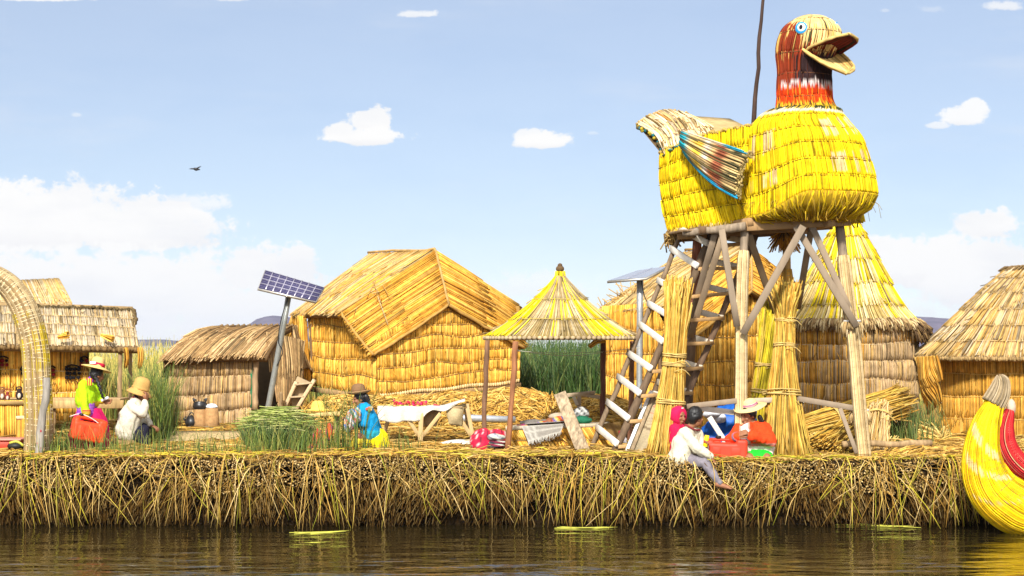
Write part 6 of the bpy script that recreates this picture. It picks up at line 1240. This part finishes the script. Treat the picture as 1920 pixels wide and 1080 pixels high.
hair(wg, J['head'], (.75, .62, -.30), .95); braid(wg, [jp(178, 705, -.07), jp(184, 718, -.15), jp(189, 733, -.15), jp(193, 746, -.12)], .024)
m = MB(); m.tube([jp(166, 709), jp(170, 713), jp(176, 714)], [.065, .07, .06], (.22, .05, .34), 14); m.build('collar', CLOTH, wg, smooth=True)
m = MB(); a = jp(197, 748, -.02); m.rbox(a, (.11, .06, .035), (.72, .70, .66), M=np.array(Matrix.Rotation(-.45, 3, 'Y')), bev=.006); tag(m.build('paper_packet', CLOTH, loc=a), 'small white packet held in the hand of the woman in green', 'packet')
def jerrycan(label, c, L, H, W_, rot, tilt, col, caps, group=None):
    root = thing('jerrycan', label, 'jerrycan', c - A(0, 0, H / 2), group); M = np.array(Matrix.Rotation(rot, 3, 'Z') @ Matrix.Rotation(tilt, 3, 'Y')); m = MB(); q = lambda x, y, z: c + M @ A(x, y, z)
    # body with a handle window along the top edge, built as a fused shell
    m.rbox(q(0, 0, -.10 * H), (L, W_, H * .80), (0, 0, 0), M, W_ * .18, 3); m.rbox(q(L * .36, 0, .22 * H), (L * .28, W_, H * .50), (0, 0, 0), M, W_ * .16, 3); m.rbox(q(-L * .40, 0, .18 * H), (L * .20, W_ * .95, H * .46), (0, 0, 0), M, W_ * .16, 3)
    m.rbox(q(0, 0, .43 * H), (L * .86, W_ * .34, H * .13), (0, 0, 0), M, W_ * .12, 3)
    o = fuse('body', m, .010, PLASTIC, root, np.array(col), 2)
    m = MB(); sh = np.array(col) * .93
    for a, b, w_, h_ in ((-.24, -.12, .20, .44), (.22, -.12, .22, .44)):
        for y in (-1, 1): m.rbox(q(a * L, y * W_ * .503, b * H), (w_ * L, .012, h_ * H), sh, M, .004)
    m.build('side_panel', PLASTIC, root)
    for a, r in caps: m = MB(); m.lathe([(r, 0), (r, .03), (r * .8, .04), (.005, .042)], q(a * L, 0, .465 * H), (.015, .012, .012), 18, M); m.build('cap', PLASTIC, root)
    return root
jerrycan('soft bright red jerrycan carried by the woman in green', jp(166, 805, -.27), .47, .34, .26, .35, .20, (.72, .055, .012), ((-.28, .035),))
m = MB(); p = [jp(131, 781, -.30), jp(148, 776, -.30), jp(163, 780, -.32), jp(180, 790, -.30), jp(199, 806, -.28)]; m.tube(spline(p, 16), .007, (.7, .55, .5), 5); tag(m.build('carrying_cord', ROPE, loc=p[2]), 'pale cord looped round the red jerrycan of the standing woman', 'cord')

# 2 seated person in cream sweater
D = 28.2; J = dict(head=jp(266, 741), neck=jp(253, 750), pelvis=jp(240, 808), shL=jp(258, 762, .19), shR=jp(248, 762, -.18), elL=jp(272, 785, .2), wrL=jp(282, 797, .05), elR=jp(266, 775, -.24), wrR=jp(273, 753, -.14), hipL=jp(243, 815, .1), hipR=jp(243, 815, -.1), knL=jp(272, 802, .12), knR=jp(270, 806, -.12), anL=jp(276, 845, .12), anR=jp(274, 848, -.12))
wc = person('person in cream sweater and tan straw hat sitting with hand raised to mouth', 'person', A(J['pelvis'][0], D, G), J, .98, (.92, -.15, -.30), [(J['wrR'], A(.15, .15, .9), A(-.8, .3, 0), 1.0, 1), (J['wrL'], A(.8, -.3, -.3), A(0, 0, -1), .8, 1)], [(J['anL'], A(1, 0, 0)), (J['anR'], A(1, 0, 0))], (.3, 0, 1))
jacket('sweater', wc, J, .98, (.56, .51, .40), belly=.165, arm=.075, cuff=.05, disp=.022, fold=9)
m = MB()
for k in 'LR': cap_pts(m, [J['hip' + k] + A(.1, 0, -.02), J['kn' + k]], A(.095, .08)); cap_pts(m, [J['kn' + k], J['an' + k]], A(.08, .065))
fuse('trousers', m, .014, CLOTH, wc, (.016, .016, .028), 2, folds(.012, 9)); hat(wc, jp(263, 731, 0), (.92, -.15, -.3), (.24, -.02, 1), .185, .118, .185, (.50, .30, .09), (.42, .24, .07), droop=.065, bandh=.02); hair(wc, J['head'], (.92, -.15, -.3), .95)
m = MB(); m.tube([jp(247, 748), jp(253, 752), jp(258, 758, -.1)], [.075, .08, .05], (.40, .13, .12), 12); m.build('collar', CLOTH, wc, smooth=True)
m = MB(); m.log(A(J['pelvis'][0], D, G - .1), A(J['pelvis'][0], D, jp(0, 816)[2] - .05), .20, np.array((.35, .23, .1)), .2, 5, 14); tag(m.build('round_stool', REED, loc=A(J['pelvis'][0], D, G), smooth=True), 'low round reed stool under the person in cream', 'stool')

# 3 woman in blue facing left
D = 27.9; J = dict(head=jp(675, 748), neck=jp(684, 758), pelvis=jp(700, 818), shL=jp(688, 768, -.16), shR=jp(690, 768, .17), elL=jp(684, 795, -.22), wrL=jp(664, 786, -.20), elR=jp(676, 795, .1), wrR=jp(656, 785, .0), hipL=jp(700, 828, -.1), hipR=jp(700, 828, .1), knL=jp(672, 818, -.14), knR=jp(672, 818, .14), anL=jp(662, 848, -.1), anR=jp(662, 848, .14))
wb = person('woman in bright blue jacket and brown bowler hat sitting in profile', 'person', A(J['pelvis'][0], D, G), J, .95, (-.93, -.15, -.22), [(J['wrL'], A(-.9, -.1, .1), A(0, .3, -.9), .9, -1), (J['wrR'], A(-.9, -.3, .1), A(0, .2, -.9), .9, 1)], [(J['anL'], A(-1, 0, 0)), (J['anR'], A(-1, 0, 0))])
def bc_(V): c = np.tile(A(.010, .25, .50), (len(V), 1)); z = V[:, 2]; c[z < jp(0, 806)[2]] = A(.03, .35, .45); return c
jacket('jacket', wb, J, .95, bc_, belly=.145, arm=.072, bottom=jp(698, 812), disp=.022)
m = MB()
for (px, py, c_) in ((692, 765, (.60, .22, .08)), (695, 768, (.65, .45, .2)), (688, 767, (.5, .08, .05)), (692, 770, (.15, .35, .1)), (696, 764, (.6, .5, .3))): m.ell(jp(px, py, -.245), A(.022, .014, .022), c_, m=9, k=7)
m.build('embroidery', CLOTH, wb)
m = MB()
for i in range(16): m.ell(jp(682 + rng.normal(0, 1.5) + i * .9, 806 - i * .1, -.16), A(.018, .014, .012), [(.62, .4, .12), (.5, .1, .08), (.6, .55, .4)][i % 3], m=8, k=6)
m.build('hem_trim', CLOTH, wb)
skirt('skirt', wb, jp(702, 830, -.02), jp(0, 804)[2], .205, .20, jp(0, 846)[2], (.74, .60, .01), 20, .06); m = MB()
for g in (-1, 1): cap_pts(m, [jp(696, 828, .1 * g), jp(670, 826, .12 * g)], A(.09, .085)); cap_pts(m, [jp(670, 826, .12 * g), jp(662, 850, .12 * g)], A(.08, .08))
fuse('skirt_lap', m, .014, CLOTH, wb, (.62, .48, .04), 2, folds(.02, 8)); hat(wb, jp(673, 737), (-.93, -.15, -.1), (-.05, 0, 1), .165, .098, .135, [(.30, .18, .08)] * 7 + [(.20, .11, .05)] * 5, (.13, .07, .035), droop=-.02, bandh=.03); hair(wb, J['head'], (-.93, -.15, -.2), .95, low=-.05); braid(wb, [jp(686, 744, -.06), jp(690, 752, -.05), jp(692, 762, -.02)], .036)
lump('embroidered_cloth', 'colourful embroidered cloth in the hands of the woman in blue', [(662, 783, 27.62, .10, .08, .10, (.4, .1, .1)), (655, 795, 27.6, .09, .08, .12, (.03, .2, .4)), (667, 772, 27.65, .06, .05, .05, (.5, .1, .05))], None, 'cloth', ([(.55, .06, .04), (.05, .30, .30), (.6, .5, .4), (.02, .15, .40), (.62, .3, .08), (.5, .5, .45)], 34, 30))
hr = thing('straw_hat', 'yellow straw hat lying on the low board left of the woman in blue', 'hat', P(597, 772, 28.6)); hat(hr, P(597, 768, 28.6), (0, -1, 0), (0, -.2, 1), .17, .10, .13, (.72, .52, .10), droop=.01); 
m = MB(); m.beam(P(572, 778, 28.5), P(640, 775, 28.5), .3, .05, np.array((.6, .42, .16))); m.log(P(585, 780, 28.5), P(585, 845, 28.5), .04, np.array((.3, .2, .1))); m.log(P(632, 780, 28.5), P(632, 845, 28.5), .04, np.array((.3, .2, .1))); tag(m.build('low_table', WOOD, loc=P(600, 845, 28.5)), 'low yellowish board table behind the tall reed stalks', 'table')
lump('red_textile', 'orange red textile hanging among the reed stalks left of the woman in blue', [(597, 826, 27.8, .09, .06, .16, (.55, .08, .02)), (618, 812, 27.9, .06, .05, .13, (.6, .12, .02)), (590, 840, 27.7, .1, .06, .08, (.42, .04, .05))], None, 'textile', ([(.58, .09, .02), (.50, .03, .03), (.25, .03, .12), (.62, .16, .02)], 40, 12))
lump('red_bag', 'small red bundle on the ground right of the yellow skirt', [(722, 828, 27.9, .06, .05, .05, (.48, .03, .05))], None, 'bundle')

# 4 child in red hood (behind the boy)
D = 26.82; J = dict(head=jp(1273, 781), neck=jp(1272, 796), pelvis=jp(1276, 846), shL=jp(1285, 804, .10), shR=jp(1264, 806, -.02), elL=jp(1290, 825, .1), wrL=jp(1300, 835, 0), elR=jp(1264, 828, -.05), wrR=jp(1278, 838, -.12), hipL=jp(1280, 850, .06), hipR=jp(1272, 850, -.06), knL=jp(1292, 846, -.1), knR=jp(1285, 848, -.15), anL=jp(1300, 858, -.1), anR=jp(1292, 860, -.15))
ck = person('small child in crimson hooded top peeking out behind the boy', 'person', A(J['pelvis'][0], D, G), J, .92, (.62, -.75, -.12), [(J['wrR'], A(.8, -.2, 0), A(0, 0, -1), .8, 1), (J['wrL'], A(.8, -.2, 0), A(0, 0, -1), .8, -1)], [(J['anL'], A(1, -.2, 0)), (J['anR'], A(1, -.2, 0))], vox=.007)
jacket('hooded_top', ck, J, .86, (.52, .012, .06), belly=.14, vox=.010); m = MB(); s2, f2, u2 = basis((.62, -.75, -.12)); M2 = np.stack([s2, f2, u2], 1); hp = J['head']
m.lathe([(.084, .062), (.100, .05), (.118, .0), (.114, -.06), (.084, -.105), (.036, -.13), (.005, -.135)], hp + u2 * .014, (.56, .014, .075), 26, np.stack([s2, u2, f2], 1), squash=(1, 1.12)); m.tube(spline([hp - f2 * .03 - u2 * .06, hp - f2 * .05 - u2 * .11, hp - f2 * .05 - u2 * .15], 6), [.085, .09, .10, .105, .10, .09], (.52, .012, .06), 16)
m.build('hood', CLOTH, ck, smooth=True); m = MB(); m.rbox(hp + f2 * .055 + u2 * .122, (.035, .012, .014), (.75, .72, .72), M2, .003); m.build('hood_badge', CLOTH, ck)
jk = MB(); 
for k in 'LR': cap_pts(jk, [J['hip' + k], J['kn' + k]], A(.07, .055)); cap_pts(jk, [J['kn' + k], J['an' + k]], A(.055, .045))
fuse('trousers', jk, .012, CLOTH, ck, (.05, .04, .06), 2)

# 5 boy in cream jacket sitting on the edge
D = 26.50; J = dict(head=jp(1305, 783, .02), neck=jp(1292, 803, .04), pelvis=jp(1281, 858, .04), shL=jp(1306, 811, .17), shR=jp(1284, 812, -.12), elL=jp(1318, 840, .12), wrL=jp(1321, 838, -.06), elR=jp(1308, 842, -.20), wrR=jp(1334, 858, -.18), hipL=jp(1290, 862, .12), hipR=jp(1288, 862, -.06), knL=jp(1326, 864, .06), knR=jp(1322, 868, -.20), anL=jp(1350, 903, -.02), anR=jp(1349, 906, -.28))
bo_ = person('black haired boy in cream jacket and grey trousers sitting barefoot on the reed edge', 'person', A(J['pelvis'][0], D, G), J, 1.0, (.80, .52, -.08), [(J['wrL'], A(.25, -.5, .5), A(-.6, -.3, -.2), 1.0, 1, .9), (J['wrR'], A(.55, .0, -.75), A(-.6, .2, 0), .6, 1, .9)], [(J['anR'] + A(.0, 0, .0), A(.95, -.1, -.12)), (J['anL'], A(.95, 0, -.1))], vox=.0075)
jacket('jacket', bo_, J, 1.0, lambda V: np.tile(A(.58, .54, .41), (len(V), 1)), belly=.158, arm=.073, cuff=.052, disp=.024, fold=9); m = MB()
for k in 'LR': cap_pts(m, [J['hip' + k], (J['hip' + k] + J['kn' + k]) / 2, J['kn' + k]], A(.092, .086, .068), 16); cap_pts(m, [J['kn' + k], (J['kn' + k] + J['an' + k]) / 2, J['an' + k] * .96 + J['kn' + k] * .04], A(.068, .060, .046), 16)
cap_pts(m, [J['hipL'], J['hipR']], .10); fuse('trousers', m, .011, CLOTH, bo_, lambda V: np.array([A(.19, .17, .19) * (1 + .25 * mnoise.noise(Vector(p * 14))) for p in V]), 2, folds(.014, 13)); hair(bo_, J['head'] + A(0, 0, .008), (.80, .52, -.05), 1.12)
m = MB(); m.tube(spline([jp(1283, 796, -.02), jp(1292, 800, -.1), jp(1303, 806, -.08), jp(1312, 806, .06)], 10), .013, (.22, .03, .035), 8); m.build('collar', CLOTH, bo_, smooth=True)
cn = thing('drink_can', 'yellow drink can with red stripe held in the left hand of the boy', 'can', P(1325, 838, 26.40)); m = MB(); a, b = P(1322, 838, 26.38), P(1326, 816, 26.38); d_ = unit(b - a); x_ = unit(np.cross(d_, A(0, 1, 0))); M_ = np.stack([x_, np.cross(d_, x_), d_], 1); m.lathe([(.028, 0), (.032, .006), (.032, .15), (.027, .158), (.005, .156)], a, (.78, .58, .01), 18, M_); m.build('body', PLASTIC, cn, smooth=True); m = MB(); m.lathe([(.0328, .05), (.0328, .085)], a, (.55, .04, .02), 18, M_); m.build('stripe', PLASTIC, cn)
c_ = jp(1361, 843, .22)
jerrycan('boxy orange red jerrycan with two black caps standing beside the boy', P(1362, 842, 26.68), .56, .29, .22, -.10, .03, (.62, .045, .018), ((-.20, .04), (.24, .04)))

# 6 woman in orange with brimmed hat
D = 26.85; J = dict(head=jp(1402, 779), neck=jp(1413, 793, .03), pelvis=jp(1421, 848, .05), shL=jp(1437, 803, .04), shR=jp(1389, 801, .02), elL=jp(1446, 828, -.12), wrL=jp(1405, 816, -.27), elR=jp(1371, 824, -.10), wrR=jp(1383, 818, -.26), hipL=jp(1432, 856, .0), hipR=jp(1410, 856, .0), knL=jp(1438, 858, -.28), knR=jp(1405, 858, -.28), anL=jp(1425, 864, -.3), anR=jp(1415, 864, -.34))
wo = person('woman in orange jacket, green skirt and wide straw hat with a woven band', 'person', A(J['pelvis'][0], D, G), J, 1.05, (-.70, -.62, -.30), [(J['wrL'], A(-.9, .1, -.1), A(.1, .5, -.7), 1.1, -1), (J['wrR'], A(.55, -.2, .35), A(.2, .6, -.6), 1.1, 1)], [(J['anL'], A(-1, -.3, 0)), (J['anR'], A(-1, -.3, 0))], (-.15, -.15, 1))
def oc(V):
    c = np.tile(A(.70, .055, .012), (len(V), 1)); px = 960 + V[:, 0] / V[:, 1] * F; py = HZ - (V[:, 2] - HC) / V[:, 1] * F
    w = (np.abs(px - 1396 - (py - 800) * .02) < 7 + (py - 800) * .06) & (V[:, 1] < D - .05) & (V[:, 1] > D - .20) & (py > 792); c[w] = A(.68, .62, .56); e = (np.abs(np.abs(px - 1396 - (py - 800) * .02) - 8 - (py - 800) * .06) < 1.6) & (V[:, 1] < D - .05) & (V[:, 1] > D - .20) & (py > 792); c[e] = A(.45, .28, .22); b_ = (py > 831.5) & (py < 836); c[b_ & (V[:, 1] < D + .3)] = A(.40, .16, .13); c[(py > 837)] = A(.70, .60, .52); return c
jacket('jacket', wo, J, 1.03, oc, belly=.15, arm=.082, cuff=.058, disp=.022, bottom=jp(1420, 843, .04))
for k, wc_ in (('L', [(.3, .05, .25), (.45, .2, .12), (.1, .15, .3), (.5, .08, .06)]), ('R', [(.3, .05, .25), (.45, .2, .12), (.1, .15, .3), (.5, .08, .06)])): band_at('cuff', wo, J['wr' + k] * .80 + J['el' + k] * .20, J['wr' + k], .066, wc_, .03); band_at('bracelet', wo, J['wr' + k] * .96 + J['el' + k] * .04, J['wr' + k], .036, (.02, .03, .02), .012)
skirt('skirt', wo, jp(1422, 858, -.10), jp(0, 843)[2], .20, .22, jp(0, 866)[2], (.02, .52, .03), 26, .09); hat(wo, jp(1406, 763, .02), (-.70, -.62, -.3), (.12, .10, 1), .228, .098, .115, (.70, .52, .24), [(.62, .55, .52), (.42, .03, .12), (.66, .6, .55)], droop=.012, bandh=.042); hair(wo, J['head'], (-.7, -.62, -.3), 1.03, low=-.05, back=1.1); braid(wo, [jp(1424, 782, -.02), jp(1430, 793, .0), jp(1433, 804, .05)], .028)
m = MB()
for i in range(14): a_ = -2.6 + i * .28; s3, f3, u3 = basis((-.70, -.62, -.3), (.12, .10, 1)); p = jp(1406, 763, .02) + (s3 * math.cos(a_) + f3 * math.sin(a_)) * .106 + u3 * .030; m.ell(p, A(.009, .009, .012), [(.05, .03, .12), (.5, .02, .1)][i % 2], m=7, k=5)
m.build('hat_band', CLOTH, wo)

# ------------------------------------------------------------------ thin blue air between here and the hills
hz_m = bpy.data.materials.new('haze'); hz_m.use_nodes = True; t_ = hz_m.node_tree; t_.nodes.clear()
vo = t_.nodes.new('ShaderNodeVolumePrincipled'); vo.inputs['Color'].default_value = (.62, .72, .95, 1); vo.inputs['Density'].default_value = .00009; vo.inputs['Anisotropy'].default_value = 0
ou = t_.nodes.new('ShaderNodeOutputMaterial'); t_.links.new(vo.outputs[0], ou.inputs['Volume'])
m = MB(); m.rbox((0, 2200, 29.5), (6000, 4700, 61), (1, 1, 1), bev=0); hz_o = m.build('haze', hz_m); hz_o['kind'] = 'stuff'
